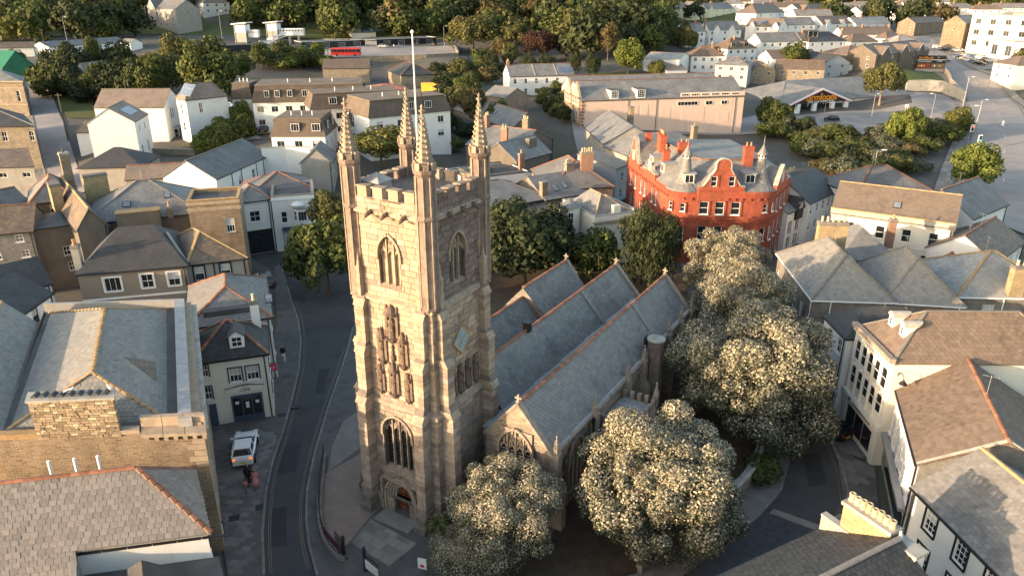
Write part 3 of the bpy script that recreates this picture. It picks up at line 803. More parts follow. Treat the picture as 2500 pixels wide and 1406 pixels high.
def gothic(parent, place, u0, w, zs, zsp, zap, lights, pane='glass', depth=.38, trim='trim_stone', louvre=None, hood=True, dropl=0.6, lead=True):
 P = lambda u, d, z: place(u0 + u, d, z)
 pts = arch_pts(w, zsp, zap)
 m = MB(); out = [(-w/2, zs)] + pts + [(w/2, zs)]
 for (x0, z0), (x1, z1) in zip(out, out[1:]): m.poly([P(x0, 0, z0), P(x0, depth, z0), P(x1, depth, z1), P(x1, 0, z1)])
 m.poly([P(-w/2, -.05, zs), P(w/2, -.05, zs), P(w/2, depth, zs + .12), P(-w/2, depth, zs + .12)])
 m.poly([P(-w/2, 0, zsp)] + [P(-w/2, 0, zap)] + [P(0, 0, zap)] + [P(x, 0, z) for x, z in pts[len(pts)//2 - 1:0:-1]])
 m.poly([P(w/2, 0, zsp)] + [P(x, 0, z) for x, z in pts[-2:len(pts)//2:-1]] + [P(0, 0, zap), P(w/2, 0, zap)])
 wd = m.build('window', trim, parent)
 m = MB(); m.poly([P(x, depth - .02, z) for x, z in out]); m.build('pane', pane, wd) if wd.parent is None or wd.parent.parent is None else m.build('pane', pane, parent)
 m = MB(); lw = w / lights
 def ztop(x):
  for (x0, z0), (x1, z1) in zip(pts, pts[1:]):
   if x0 <= x <= x1: return z0 + (z1 - z0) * (x - x0) / (x1 - x0)
  return zsp
 for i in range(1, lights):
  x = -w/2 + lw * i; z1 = ztop(x)
  m.beam(P(x, depth - .14, zs), P(x, depth - .14, z1), .09, .2, up=np.array(P(0, 1, 0)) - np.array(P(0, 0, 0)))
 for i in range(lights):                              # arched heads of the lights
  x = -w/2 + lw * (i + .5); zb = min(ztop(x) - .75 * lw, zsp - .1)
  a = [(px + x, pz) for px, pz in arch_pts(lw, zb, zb + lw * .8, 3)]
  for q0, q1 in zip(a, a[1:]): m.beam(P(q0[0], depth - .12, q0[1]), P(q1[0], depth - .12, q1[1]), .07, .16)
  zt = ztop(x)
  if zt - zb > lw * 1.3:
   m.beam(P(x, depth - .12, zb + lw * .8), P(x, depth - .12, zt), .06, .14)
 for sg in (-1, 1):                                     # crossing tracery
  for k in range(1, lights):
   x0 = sg * (-w/2 + lw * k); prev = (x0, zsp - .05)
   for j in range(1, 6):
    t = j / 5; xx = x0 + sg * (w * .5 - sg * x0) * .55 * t * t; zz = zsp + (zap - zsp) * .95 * t
    if zz > ztop(xx): break
    m.beam(P(prev[0], depth - .12, prev[1]), P(xx, depth - .12, zz), .06, .14); prev = (xx, zz)
 m.build('tracery', trim, parent)
 if louvre or lead:
  m = MB(); n = int((zsp - zs) / (.22 if louvre else .34))
  for j in range(1, n + 1):
   z = zs + .12 + (zsp - zs) * j / (n + 1); m.beam(P(-w/2 + .05, depth - .05, z), P(w/2 - .05, depth - .05, z), .02 if not louvre else .05, .05)
  m.build('glazing_bars', louvre or 'iron', parent)
 if hood:
  m = MB(); hp = [(pts[0][0], zsp - .35)] + pts + [(pts[-1][0], zsp - .35)]
  ring(m, P, hp, -.13, .04, .16); m.build('hood_mould', trim, parent)

# wall cores of the tower, with openings for the windows and the door
aS = lambda z: [a for z0, z1, a in STG if z0 <= z < z1][0]
def faceW(a): return lambda u, d, z: (u, -a + d, z)
def faceS(a): return lambda u, d, z: (a - d, u, z)
def faceN(a): return lambda u, d, z: (-a + d, -u, z)
def faceE(a): return lambda u, d, z: (-u, a - d, z)
HW = {1: [(-1.3, 1.1, 3.5, 7.75), (-.55, .75, 0.0, 2.5)], 3: [(-.85, .80, 17.05, 20.35)]}
HS = {3: [(-1.05, .65, 17.05, 20.35)]}
m = MB()
for i, (z0, z1, a) in enumerate(STG):
 for fc, hl in ((faceW, HW), (faceS, HS), (faceN, {}), (faceE, {})):
  holes = [(h[0] + a, h[1] + a, max(h[2], z0), h[3]) for h in hl.get(i, ())]
  if i == 0 and fc is faceW: holes = [(-.55 + a, .75 + a, 0, 1.25)]
  f = fc(a - .035); wall_holes(m, 2 * a, z0, z1, holes, lambda u, d, z: f(u - a, d, z), depth=.7)
 if i: m.poly([(-a, -a, z1), (a, -a, z1), (a, a, z1), (-a, a, z1)])
 else:
  for q in ((-a, -.55, -a, -3.1), (.75, a, -a, -3.1), (3.1, a, -3.1, a), (-a, -3.1, -3.1, a)): m.poly([(q[0], q[2], z1), (q[1], q[2], z1), (q[1], q[3], z1), (q[0], q[3], z1)])
m.build('tower_wall', 'joint', TW)
# dressed stones, course by course
STONES = []
def lay(place, u0, u1, z0, z1, holes, ch=.37, arches=()):
 n = max(1, int(round((z1 - z0) / ch))); h = (z1 - z0) / n
 for j in range(n):
  z = z0 + h * j; blocked = [(a - .02, b + .02) for a, b, c, d in holes if c < z + h - .05 and d > z + .05]
  for (ac, aw, zsp, zap) in arches:
   zm = z + h * .5
   if zsp <= zm < zap:
    pts = arch_pts(aw + .3, zsp, zap + .15); hw = max([abs(p[0]) for p in pts if p[1] >= zm] or [0]); blocked.append((ac - hw, ac + hw))
  u = u0; first = True
  while u < u1 - .02:
   ln = rng.choice((.45, .55, .65, .75, .85, .95)) * (0.6 if first and j % 2 else 1); first = False
   e = u + ln
   if e > u1 - .25: e = u1
   segs = [(u, e)]
   for a, b in blocked:
    segs = [s for (p, q) in segs for s in ((p, min(q, a)), (max(p, b), q)) if s[1] - s[0] > .08]
   for p, q in segs: STONES.append((place, (p + q) / 2, q - p, z, h))
   u = e
for i, (z0, z1, a) in enumerate(STG[:4]):
 aw = {1: [(-.1, 2.4, 6.45, 7.75)], 3: [(-.025, 1.65, 19.05, 20.35)]}.get(i, [])
 lay(faceW(a), -a, a, z0, z1, [(h[0], h[1], h[2], h[3] - (1.3 if h[3] > 5 else 0)) for h in HW.get(i, [])] + ([(-.55, .75, 0, 1.3)] if i == 0 else []), arches=aw)
 lay(faceS(a), -a, a, z0, z1, [(h[0], h[1], h[2], h[3] - 1.3) for h in HS.get(i, [])], arches=[(-.2, 1.7, 19.05, 20.35)] if i == 3 else ())
lay(faceW(3.06), -3.06, 3.06, 21.8, 22.55, []); lay(faceS(3.06), -3.06, 3.06, 21.8, 22.55, [])
def stone_obj(st, root, mat, name='stone'):
 place, u, w, z, h = st; wr = round(w * 20) / 20
 d = rng.choice((.0, .008, .016, .024))
 me = cached(('stone', wr, round(h, 3), mat), lambda: MB().box(-wr/2 + .014, wr/2 - .014, 0, .12, .014, round(h, 3) - .014).mesh('stone', mat))
 p = place(u, -d, z); e = place(u + 1, -d, z)
 return put(name, me, root, p, atan2(e[1] - p[1], e[0] - p[0]), (w / wr, 1, 1))
def stone_geo(m, st):
 place, u, w, z, h = st; d = -rng.choice((.0, .008, .016, .024)); g = .014
 q = [(u - w/2 + g, z + g), (u + w/2 - g, z + g), (u + w/2 - g, z + h - g), (u - w/2 + g, z + h - g)]
 m.faces([place(x, d, zz) for x, zz in q] + [place(x, .1, zz) for x, zz in q], [(0, 1, 2, 3), (0, 4, 5, 1), (1, 5, 6, 2), (2, 6, 7, 3), (3, 7, 4, 0)])
west = [s for s in STONES if abs(s[0](0, 0, 0)[0]) < .01]; west.sort(key=lambda s: -s[2] * (1 if 8 < s[3] < 21 else .6))
pick = set(map(id, west[:300]))
ma, md = MB(), MB()
for s in STONES:
 if id(s) in pick: stone_obj(s, TW, 'ashlar')
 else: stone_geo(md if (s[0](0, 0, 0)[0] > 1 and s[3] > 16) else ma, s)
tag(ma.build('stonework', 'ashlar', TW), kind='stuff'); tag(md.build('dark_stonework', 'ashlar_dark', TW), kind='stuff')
# windows and door
gothic(TW, faceW(3.02), -.025, 1.65, 17.05, 19.05, 20.35, 3, 'dressed', .32, lead=False)
gothic(TW, faceS(3.02), -.2, 1.7, 17.05, 19.05, 20.35, 3, 'render_brown', .32, lead=False)
gothic(TW, faceW(3.28), -.1, 2.4, 3.5, 6.45, 7.75, 4, 'glass', .45)
fw = faceW(3.28); m = MB()
for k, (wd, d0) in enumerate(((1.3, .1), (1.62, .0), (1.94, -.1), (2.26, -.2), (2.58, -.3))):
 ring(m, lambda u, d, z: fw(u + .1, d, z), [(-wd/2, 0.0)] + arch_pts(wd, 1.45, 1.45 + wd * .62, 5) + [(wd/2, 0.0)], d0 - .12, d0 + .35, .15)
ring(m, lambda u, d, z: fw(u + .1, d, z), [(-1.55, 0.), (-1.55, 2.75), (1.55, 2.75), (1.55, 0.)], -.40, -.02, .16)
m.build('door_surround', 'trim_stone', TW)
m = MB(); m.poly([fw(.1 + x, .28, z) for x, z in [(-.65, 0.0)] + arch_pts(1.3, 1.45, 2.26, 5) + [(.65, 0.0)]]); m.build('door', 'door_wood', TW)
m = MB(); m.box(-.02 + .1, .02 + .1, -3.03, -3.0, .05, 2.2); 
for z in (.5, 1.4): m.box(-.5, .7, -3.03, -3.0, z, z + .05)
m.build('door_ironwork', 'iron', TW)
# string courses with sloping tops
for z, a, t, nm in ((1.25, 3.28, .3, 'plinth_moulding'), (3.25, 3.28, .12, 'string_course'), (8.75, 3.14, .26, 'string_course'), (16.1, 3.02, .24, 'string_course'), (21.75, 3.06, .16, 'string_course')):
 m = MB(); sq = lambda b: [(-b, -b), (b, -b), (b, b), (-b, b)]
 if z == 1.25:
  b = a + t
  for q in ((-b, -1.6, -b, -a + .1), (1.8, b, -b, -a + .1), (a - .1, b, -a, b), (-b, -a + .1, -a, b)): m.prism([(q[0], q[2]), (q[1], q[2]), (q[1], q[3]), (q[0], q[3])], z - .1, z + .1)
 elif z == 3.25: m.box(-1.9, 1.9, -a - .1, -a + .1, z, z + .14)
 else:
  m.prism(sq(a + t), z - .16, z, 0); m.prism(sq(a + t), z, z + .16, 0, top=sq(a + .01))
 m.build(nm, 'trim_stone', TW)
m = MB(); m.prism([(-2.9, -2.9), (2.9, -2.9), (2.9, 2.9), (-2.9, 2.9)], 22.0, 22.12); m.build('tower_roof', 'lead', TW)
m = MB(); m.prism([(-2.5, -2.2), (-1.2, -2.2), (-1.2, -1.0), (-2.5, -1.0)], 22.1, 23.25); m.poly([(-2.65, -2.35, 23.25), (-1.05, -2.35, 23.25), (-1.05, -.85, 23.25), (-2.65, -.85, 23.25)])
m.faces([(-2.65, -2.35, 23.25), (-1.05, -2.35, 23.25), (-1.05, -.85, 23.25), (-2.65, -.85, 23.25), (-1.85, -1.6, 23.75)], [(0, 1, 4), (1, 2, 4), (2, 3, 4), (3, 0, 4)])
m.build('stair_hood', 'lead', TW)
# battlements: solid course then merlons with sloping caps
for fc in (faceW, faceS, faceN, faceE):
 f = fc(3.06)
 for k in range(4):
  if True:
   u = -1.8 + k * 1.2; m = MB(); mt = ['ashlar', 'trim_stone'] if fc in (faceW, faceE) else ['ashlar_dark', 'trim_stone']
   w2, zt = .36, 23.15
   q = [(u - w2, 22.55), (u + w2, 22.55), (u + w2, zt), (u - w2, zt)]
   m.faces([f(x, 0, z) for x, z in q] + [f(x, .42, z) for x, z in q], [(0, 1, 2, 3), (7, 6, 5, 4), (0, 4, 5, 1), (1, 5, 6, 2), (2, 6, 7, 3), (3, 7, 4, 0)])
   q = [(u - w2 - .06, zt), (u + w2 + .06, zt), (u + w2 + .06, zt + .1), (u - w2 - .06, zt + .1)]
   m.faces([f(x, -.07, z) for x, z in q] + [f(x, .48, z) for x, z in q], [(0, 1, 2, 3), (7, 6, 5, 4), (0, 4, 5, 1), (1, 5, 6, 2), (2, 6, 7, 3), (3, 7, 4, 0)], 1)
   m.build('merlon', mt, TW)
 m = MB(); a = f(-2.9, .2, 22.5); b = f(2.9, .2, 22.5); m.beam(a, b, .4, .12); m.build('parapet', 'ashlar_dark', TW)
# gargoyles on the upper string
for fc, us in ((faceW, (-1.1, .1, 1.5)), (faceS, (-1.2, .2, 1.4))):
 f = fc(3.06)
 for u in us:
  m = MB(); m.tube([f(u, .1, 21.72), f(u, -.25, 21.72), f(u, -.48, 21.62), f(u, -.66, 21.50)], [.15, .16, .13, .07], 7); m.tube([f(u - .1, -.3, 21.85), f(u - .17, -.34, 21.98)], [.05, .02], 5); m.tube([f(u + .1, -.3, 21.85), f(u + .17, -.34, 21.98)], [.05, .02], 5)
  m.build('gargoyle', 'carved', TW)
# buttresses
def buttress(fc, u0, u1):
 prof = [(0, 1.45), (.55, 1.45), (.75, 1.3), (1.3, 1.3), (1.5, 1.08), (8.7, 1.0), (9.5, .72), (12.3, .70), (12.9, .44), (15.5, .42), (16.1, .2), (16.2, .0)]
 uc = (u0 + u1) / 2
 m = MB(); f = fc(3.1); hw0 = (u1 - u0) / 2
 for (z0, p0), (z1, p1) in zip(prof, prof[1:]):
  w0 = hw0 * (1.28 if z0 < .7 else 1.15 if z0 < 1.4 else 1.0)
  vs = [f(uc - w0, .2, z0), f(uc + w0, .2, z0), f(uc + w0, -p0, z0), f(uc - w0, -p0, z0), f(uc - w0, .2, z1), f(uc + w0, .2, z1), f(uc + w0, -p1, z1), f(uc - w0, -p1, z1)]
  m.faces(vs, [(4, 5, 6, 7), (0, 1, 5, 4), (1, 2, 6, 5), (2, 3, 7, 6), (3, 0, 4, 7)])
 b = m.build('buttress', 'joint', TW)
 mm = MB()
 for (z0, z1, p) in ((1.5, 8.7, 1.0), (9.5, 12.3, .72), (12.9, 15.5, .44)):
  n = int((z1 - z0) / .37); h = (z1 - z0) / n
  for j in range(n):
   z = z0 + h * j; g = .012; o = rng.choice((.01, .02, .03)); pp = p + (1.08 - 1.0) * max(0, (8.7 - z)) / 7.2 * (1 if p == 1.0 else 0)
   spl = [uc - hw0, uc + hw0] if rng.random() < .55 else [uc - hw0, uc + rng.uniform(-.1, .1), uc + hw0]
   for a_, b_ in zip(spl, spl[1:]):
    q = [(a_ + (g if a_ > uc - hw0 else -o), z + g), (b_ - (g if b_ < uc + hw0 else -o), z + g), (b_ - (g if b_ < uc + hw0 else -o), z + h - g), (a_ + (g if a_ > uc - hw0 else -o), z + h - g)]
    mm.faces([f(x, -pp - o, zz) for x, zz in q] + [f(x, .15, zz) for x, zz in q], [(0, 1, 2, 3), (0, 4, 5, 1), (1, 5, 6, 2), (2, 6, 7, 3), (3, 7, 4, 0)])
 tag(mm.build('buttress_stones', 'ashlar', TW), kind='stuff')
 for z, p, t in ((8.72, 1.0, .12), (12.35, .72, .1), (15.55, .44, .1), (1.32, 1.08, .12)):
  m = MB(); q0 = [(uc - hw0 - .08), (uc + hw0 + .08)]
  m.faces([f(q0[0], .1, z - .1), f(q0[1], .1, z - .1), f(q0[1], -p - t, z - .1), f(q0[0], -p - t, z - .1), f(q0[0], .1, z + .35), f(q0[1], .1, z + .35), f(q0[1], -p + .14, z + .35), f(q0[0], -p + .14, z + .35)],
    [(4, 5, 6, 7), (3, 2, 1, 0), (0, 1, 5, 4), (1, 2, 6, 5), (2, 3, 7, 6), (3, 0, 4, 7)])
  m.build('buttress_offset', 'trim_stone', TW)
 m = MB(); c = f(uc, -.16, 0); m.obox(c[0], c[1], .3, .3, 16.1, 17.9, 0); m.lathe([(.24, 17.9), (.25, 18.0), (.13, 18.1), (.02, 18.9)], 4, c[0], c[1], pi/4)
 m.build('shaft_pinnacle', 'trim_stone', TW)
for u0, u1 in ((-2.72, -2.02), (2.02, 2.72)):
 buttress(faceW, u0, u1); buttress(faceS, u0, u1)
 buttress(faceN, u0, u1); buttress(faceE, u0, u1)
# corner turrets and crocketed pinnacles
for sx in (-1, 1):
 for sy in (-1, 1):
  cx, cy = sx * 2.83, sy * 2.83; ph = pi / 8
  m = MB(); m.lathe([(.1, 15.5), (.42, 15.9), (.62, 16.15), (.60, 16.3), (.58, 21.7), (.66, 21.78), (.66, 21.92), (.58, 22.05), (.56, 24.3), (.70, 24.5), (.72, 24.66), (.64, 24.72)], 8, cx, cy, ph)
  m.build('corner_turret', 'ashlar_dark', TW)
  m = MB()
  for k in range(8):
   t = ph + 2 * pi * (k + .5) / 8; m.obox(cx + .62 * cos(t), cy + .62 * sin(t), .3, .12, 24.7, 25.05 + .08 * (k % 2), t + pi/2)
  for k in range(8):   # ribs on the shaft
   t = ph + 2 * pi * k / 8; m.obox(cx + .585 * cos(t), cy + .585 * sin(t), .09, .09, 16.3, 24.3, t)
  m.build('turret_battlement', 'trim_stone', TW)
  m = MB(); m.lathe([(.47, 24.7), (.40, 25.5), (.085, 27.55), (.11, 27.62), (.07, 27.72)], 8, cx, cy, ph)
  for lv in range(9):
   tt = lv / 8; z = 24.95 + 2.45 * tt; r = .46 - .36 * tt
   for k in range(0, 8):
    t = ph + 2 * pi * k / 8; s_ = .13 - .05 * tt
    m.obox(cx + (r + s_ * .35) * cos(t), cy + (r + s_ * .35) * sin(t), s_, s_ * .7, z - s_ * .2 + (.1 if k % 2 else 0), z + s_ * .85 + (.1 if k % 2 else 0), t)
  m.obox(cx, cy, .34, .1, 27.86, 27.96, .4); m.obox(cx, cy, .1, .34, 27.86, 27.96, .4); m.lathe([(.05, 27.7), (.11, 27.84), (.13, 27.92), (.05, 28.02), (.09, 28.12), (.02, 28.28)], 7, cx, cy)
  m.build('pinnacle', 'trim_stone', TW)
# niches with statues
def statue(place, u, z0, z1, w, seated=False):
 g = MB(); f = lambda x, d, z: place(u + x, d, z)
 h = z1 - z0; sh = z0 + h * .16; ct = z0 + h * .74
 for s in (-1, 1):
  g.beam(f(s * w * .46, -.09, sh - .05), f(s * w * .46, -.09, ct + .1), w * .13, .2); g.beam(f(s * w * .46, -.11, ct + .1), f(s * w * .46, -.06, ct + h * .2), w * .1, .1)
 g.faces([f(-w/2, -.02, sh), f(w/2, -.02, sh), f(w/2, -.02, ct), f(-w/2, -.02, ct)], [(0, 1, 2, 3)])
 b = f(0, -.12, 0); g.lathe([(w * .08, z0), (w * .3, z0 + h * .07), (w * .52, sh - .08), (w * .54, sh)], 8, b[0], b[1])
 g.lathe([(w * .52, ct), (w * .56, ct + h * .03), (w * .40, ct + h * .07), (w * .34, ct + h * .13), (w * .14, ct + h * .2), (w * .06, z1)], 8, b[0], b[1])
 for k in (-.36, 0, .36): g.beam(f(w * k, -.24, ct - .1), f(w * k, -.24, ct + .16), w * .16, .1)
 n = g.build('niche', 'carved', TW)
 g = MB(); b = f(0, -.10, 0); H_ = ct - .1 - sh
 g.lathe([(w * .30, sh), (w * .27, sh + H_ * .35), (w * .22, sh + H_ * .58), (w * .29, sh + H_ * .74), (w * .20, sh + H_ * .82), (w * .09, sh + H_ * .85), (w * .14, sh + H_ * .92), (w * .11, sh + H_ * .99), (.01, sh + H_)], 9, b[0], b[1])
 if seated: g.beam(f(-w * .25, -.22, sh + H_ * .42), f(w * .25, -.22, sh + H_ * .42), .22, .16)
 g.beam(f(-w * .26, -.12, sh + H_ * .7), f(.0, -.26, sh + H_ * .52), w * .1, .08); g.beam(f(w * .26, -.12, sh + H_ * .7), f(.02, -.26, sh + H_ * .5), w * .1, .08)
 g.build('statue', 'carved', n, smooth=False)
fw = faceW(3.14)
statue(fw, 0.0, 13.25, 16.0, .92, True)
for u, z0, z1, w in ((-.92, 11.45, 14.2, .62), (.78, 11.5, 14.25, .62), (-1.22, 9.2, 11.5, .46), (-.12, 9.2, 11.95, .68), (1.05, 9.1, 11.45, .46)): statue(fw, u, z0, z1, w)
m = MB(); b = fw(-.08, -.1, 0); m.lathe([(.05, 11.95), (.17, 12.1), (.19, 12.35), (.08, 12.5), (.13, 12.62), (.05, 12.8), (.12, 12.95), (.03, 13.15)], 8, b[0], b[1]); m.build('carved_lily_pot', 'carved', TW)
fs = faceS(3.14)
for u in (-1.35, -.5, .4, 1.3): statue(fs, u, 9.15, 11.5, .5)
# the blue lozenge clock dial on the south face
m = MB(); f = fs
q = [(0, 1.0), (-.92, 0), (0, -1.0), (.92, 0)]
m.faces([f(-.25 + x, -.12, 13.1 + z) for x, z in q] + [f(-.25 + x, .02, 13.1 + z) for x, z in q], [(0, 1, 2, 3), (0, 4, 5, 1), (1, 5, 6, 2), (2, 6, 7, 3), (3, 7, 4, 0)])
ck = m.build('clock_dial', 'clock_blue', TW)
m = MB(); 
for k in range(12):
 t = 2 * pi * k / 12; r = .56 if k % 3 else .66
 m.beam(f(-.25 + (r - .09) * sin(t), -.135, 13.1 + (r - .09) * cos(t)), f(-.25 + (r + .05) * sin(t), -.135, 13.1 + (r + .05) * cos(t)), .05, .02)
for (x0, z0), (x1, z1) in zip(q, q[1:] + q[:1]): m.beam(f(-.25 + x0, -.13, 13.1 + z0), f(-.25 + x1, -.13, 13.1 + z1), .07, .04)
m.build('clock_numerals', 'gold', TW)
m = MB(); m.beam(f(-.25, -.16, 13.1), f(-.55, -.16, 12.72), .07, .02); m.beam(f(-.25, -.16, 13.1), f(.22, -.16, 13.42), .05, .02); m.build('clock_hands', 'gold', TW)
# weather vane on the south-west pinnacle
v = empty('weather_vane'); v.parent = TW; v.location = (2.83, -2.83, 28.2)
MB().tube([(0, 0, 0), (0, 0, 1.25)], .025, 6).build('vane_rod', 'iron', TW, loc=(2.83, -2.83, 28.2))
m = MB()
for pl in ([(0.0, .75), (0.0, 1.2), (.62, 1.22), (.9, 1.12), (.62, 1.0), (.9, .86), (.62, .78)],):
 m.faces([(x * .86, x * .50 - .02, z) for x, z in pl] + [(x * .86, x * .50 + .02, z) for x, z in pl], [tuple(range(7)), tuple(range(13, 6, -1))] + [(i, (i + 1) % 7, 7 + (i + 1) % 7, 7 + i) for i in range(7)])
m.build('vane_flag', 'gold', TW, loc=(2.83, -2.83, 28.2))
bpy.data.objects.remove(v)
fp = MB().tube([(0, 0, 0), (0, 0, 9.6)], [.065, .04], 8).build('flagpole', 'white_metal', loc=(-5.9 + .15, 44.76, 22.1))
tag(fp, 'tall white flagpole rising from the tower roof', 'flagpole')
MB().lathe([(.02, 9.58), (.11, 9.66), (.11, 9.74), (.02, 9.82)], 8).build('finial', 'white_metal', fp)

# ---- nave and aisles
def wall_box(x0, x1, y0, y1, z1, mat, name='wall'): return MB().box(x0, x1, y0, y1, 0, z1).build(name, mat, CH)
wall_box(4.45, 9.6, .62, 28.0, 5.95, 'rubble_grey', 'south_aisle_wall'); wall_box(-.55, 4.4, 3.0, 28.4, 6.1, 'rubble_grey', 'nave_wall'); wall_box(-5.8, -.6, 6.5, 27.2, 5.4, 'rubble_grey', 'north_aisle_wall')
GAB = [(.6, 4.4, 9.62, 7.0, 6.0, 8.98, 'rubble'), (28.0, 4.4, 9.62, 7.0, 6.0, 8.98, 'rubble_grey'), (28.4, -.6, 4.4, 1.8, 6.1, 8.95, 'rubble_grey'), (27.2, -5.8, -.6, -3.1, 5.5, 8.85, 'rubble_grey'), (6.6, -5.8, -.6, -3.1, 5.5, 7.95, 'rubble_grey')]
for y, x0, x1, xr, zb, zt, mt in GAB:
 MB().faces([(x0, y - .2, zb), (x1, y - .2, zb), (xr, y - .2, zt), (x0, y + .2, zb), (x1, y + .2, zb), (xr, y + .2, zt)], [(0, 1, 2), (5, 4, 3), (0, 3, 4, 1), (1, 4, 5, 2), (2, 5, 3, 0)]).build('gable', mt, CH)
 m = MB(); m.beam((x0, y, zb + .05), (xr, y, zt + .12), .5, .18); m.beam((x1, y, zb + .05), (xr, y, zt + .12), .5, .18); m.build('gable_coping', 'trim_stone', CH)
 m = MB(); m.obox(xr, y, .12, .12, zt, zt + .75); m.obox(xr, y, .5, .1, zt + .42, zt + .54); m.lathe([(.16, zt + .1), (.2, zt + .2), (.06, zt + .3)], 6, xr, y); m.build('gable_cross', 'trim_stone', CH)
# stones of the aisle's west wall and its window
m = MB(); pl = lambda u, d, z: (u, .60 + d, z)
ST2 = STONES; STONES = []
lay(pl, 4.45, 9.6, 0, 5.9, [(5.75, 8.25, 2.3, 5.95)], ch=.36)
for s in STONES: stone_geo(m, s)
tag(m.build('west_wall_stones', 'ashlar', CH), kind='stuff')
STONES = []
lay(lambda u, d, z: (9.6 - d, u, z), .6, 28.0, 0, 5.9, [(y - .95, y + .95, 1.3, 4.2) for y in (4.0, 14.6, 20.0, 23.5, 26.5)], ch=.36, arches=[(y, 1.9, 4.2, 5.5) for y in (4.0, 14.6, 20.0, 23.5, 26.5)])
m = MB()
for s in STONES: stone_geo(m, s)
tag(m.build('south_wall_stones', 'ashlar', CH), kind='stuff')
gothic(CH, lambda u, d, z: (u, .385 + d - .12, z), 7.0, 2.5, 2.3, 5.5, 7.2, 4, 'glass', .2, louvre='grey_metal')
for y in (4.0, 14.6, 20.0, 23.5, 26.5): gothic(CH, lambda u, d, z: (9.6 - d + .12, u, z), y, 1.9, 1.3, 4.2, 5.5, 3, 'glass', .2)
for y in (.7, 6.6, 12.6, 16.0, 18.6, 21.8, 25.0, 27.9):
 m = MB(); m.prism([(9.55, y - .32), (10.5, y - .32), (10.5, y + .32), (9.55, y + .32)], 0, 3.6); m.prism([(9.55, y - .32), (10.5, y - .32), (10.5, y + .32), (9.55, y + .32)], 3.6, 4.2, 0, top=[(9.55, y - .32), (10.15, y - .32), (10.15, y + .32), (9.55, y + .32)])
 m.prism([(9.55, y - .3), (10.12, y - .3), (10.12, y + .3), (9.55, y + .3)], 4.2, 6.1); m.build('buttress', 'trim_stone', CH)
 m = MB(); m.obox(9.84, y, .3, .3, 6.1, 6.5); m.lathe([(.25, 6.5), (.26, 6.58), (.15, 6.65), (.03, 7.3), (.08, 7.36), (.02, 7.48)], 4, 9.84, y, pi/4)
 for k in range(4):
  t = pi/4 + pi/2 * k
  for zz in (6.75, 6.95): m.obox(9.84 + .2 * (7.4 - zz) * cos(t), y + .2 * (7.4 - zz) * sin(t), .1, .1, zz, zz + .1, t)
 m.build('pinnacle', 'trim_stone', CH)
MB().beam((9.75, .6, 6.0), (9.75, 28, 6.0), .25, .22).build('parapet', 'trim_stone', CH)
# slate slopes: (eave start, eave end, ridge end, ridge start)
SLOPES = [[(9.62, .85, 6.02), (9.62, 27.9, 6.02), (7.0, 27.9, 9.0), (7.0, .85, 9.0)], [(4.4, 27.9, 6.05), (4.4, .85, 6.05), (7.0, .85, 9.0), (7.0, 27.9, 9.0)],
    [(4.4, 3.2, 6.05), (4.4, 28.3, 6.05), (1.8, 28.3, 8.95), (1.8, 3.2, 8.95)], [(-.6, 28.3, 6.1), (-.6, 3.2, 6.1), (1.8, 3.2, 8.95), (1.8, 28.3, 8.95)],
    [(-.6, 6.8, 5.4), (-.6, 18.6, 5.4), (-3.1, 18.6, 7.95), (-3.1, 6.8, 7.95)], [(-.5, 18.6, 6.2), (-.5, 27.1, 6.2), (-3.1, 27.1, 8.85), (-3.1, 18.6, 8.85)],
    [(-5.8, 18.6, 5.4), (-5.8, 6.8, 5.4), (-3.1, 6.8, 7.95), (-3.1, 18.6, 7.95)], [(-5.8, 27.1, 5.9), (-5.8, 18.6, 5.9), (-3.1, 18.6, 8.85), (-3.1, 27.1, 8.85)]]
m = MB()
for s in SLOPES: m.slab(s, .12)
m.build('roof', 'slate_dark', CH)
la = Laid(CH, 'slate_piece')
for i in (0, 2, 4, 5): la.plane(SLOPES[i], .40, .31)
la.done()
for a, b in (((7.0, .9, 9.05), (7.0, 27.9, 9.05)), ((1.8, 3.2, 9.0), (1.8, 28.3, 9.0)), ((-3.1, 6.8, 8.0), (-3.1, 18.6, 8.0)), ((-3.1, 18.6, 8.9), (-3.1, 27.1, 8.9))): ridge_bar(CH, a, b, 'ridge_red', True, r=.13)
for x, z, y0, y1 in ((4.4, 6.2, .9, 27.8), (-.55, 6.0, 3.2, 27.0)):
 for k in range(int((y1 - y0) / 2.2)):
  y = y0 + 2.2 * k; MB().box(x - .42, x + .42, y, y + 2.18, z - .1, z + .06 + .05 * (k % 2)).build('lead_gutter', 'lead', CH)
for k in range(11): MB().box(9.42, 9.72, .9 + 2.45 * k, .9 + 2.45 * k + 2.4, 6.0, 6.12 + .03 * (k % 2)).build('lead_gutter', 'lead', CH)
for xa, za, xb, zb, y in ((9.62, 6.0, 7.0, 9.05, 19.8), (4.4, 6.1, 1.8, 9.0, 20.4)): MB().beam((xa, y, za + .05), (xb, y, zb + .03), .35, .14).build('roof_coping', 'slate_piece_pale', CH)
MB().faces([(-3.1, 18.55, 7.9), (-.5, 18.55, 5.4), (-.5, 18.55, 6.2), (-3.1, 18.55, 8.85), (-5.8, 18.55, 5.9), (-5.8, 18.55, 5.2)], [(0, 1, 2, 3), (0, 3, 4, 5)]).build('chancel_gable', 'rubble_grey', CH)
m = MB(); m.box(1.55, 2.05, 10.6, 11.1, 8.8, 9.55); m.box(1.45, 2.15, 10.5, 11.2, 9.55, 9.65); m.build('roof_vent', 'trim_black', CH)
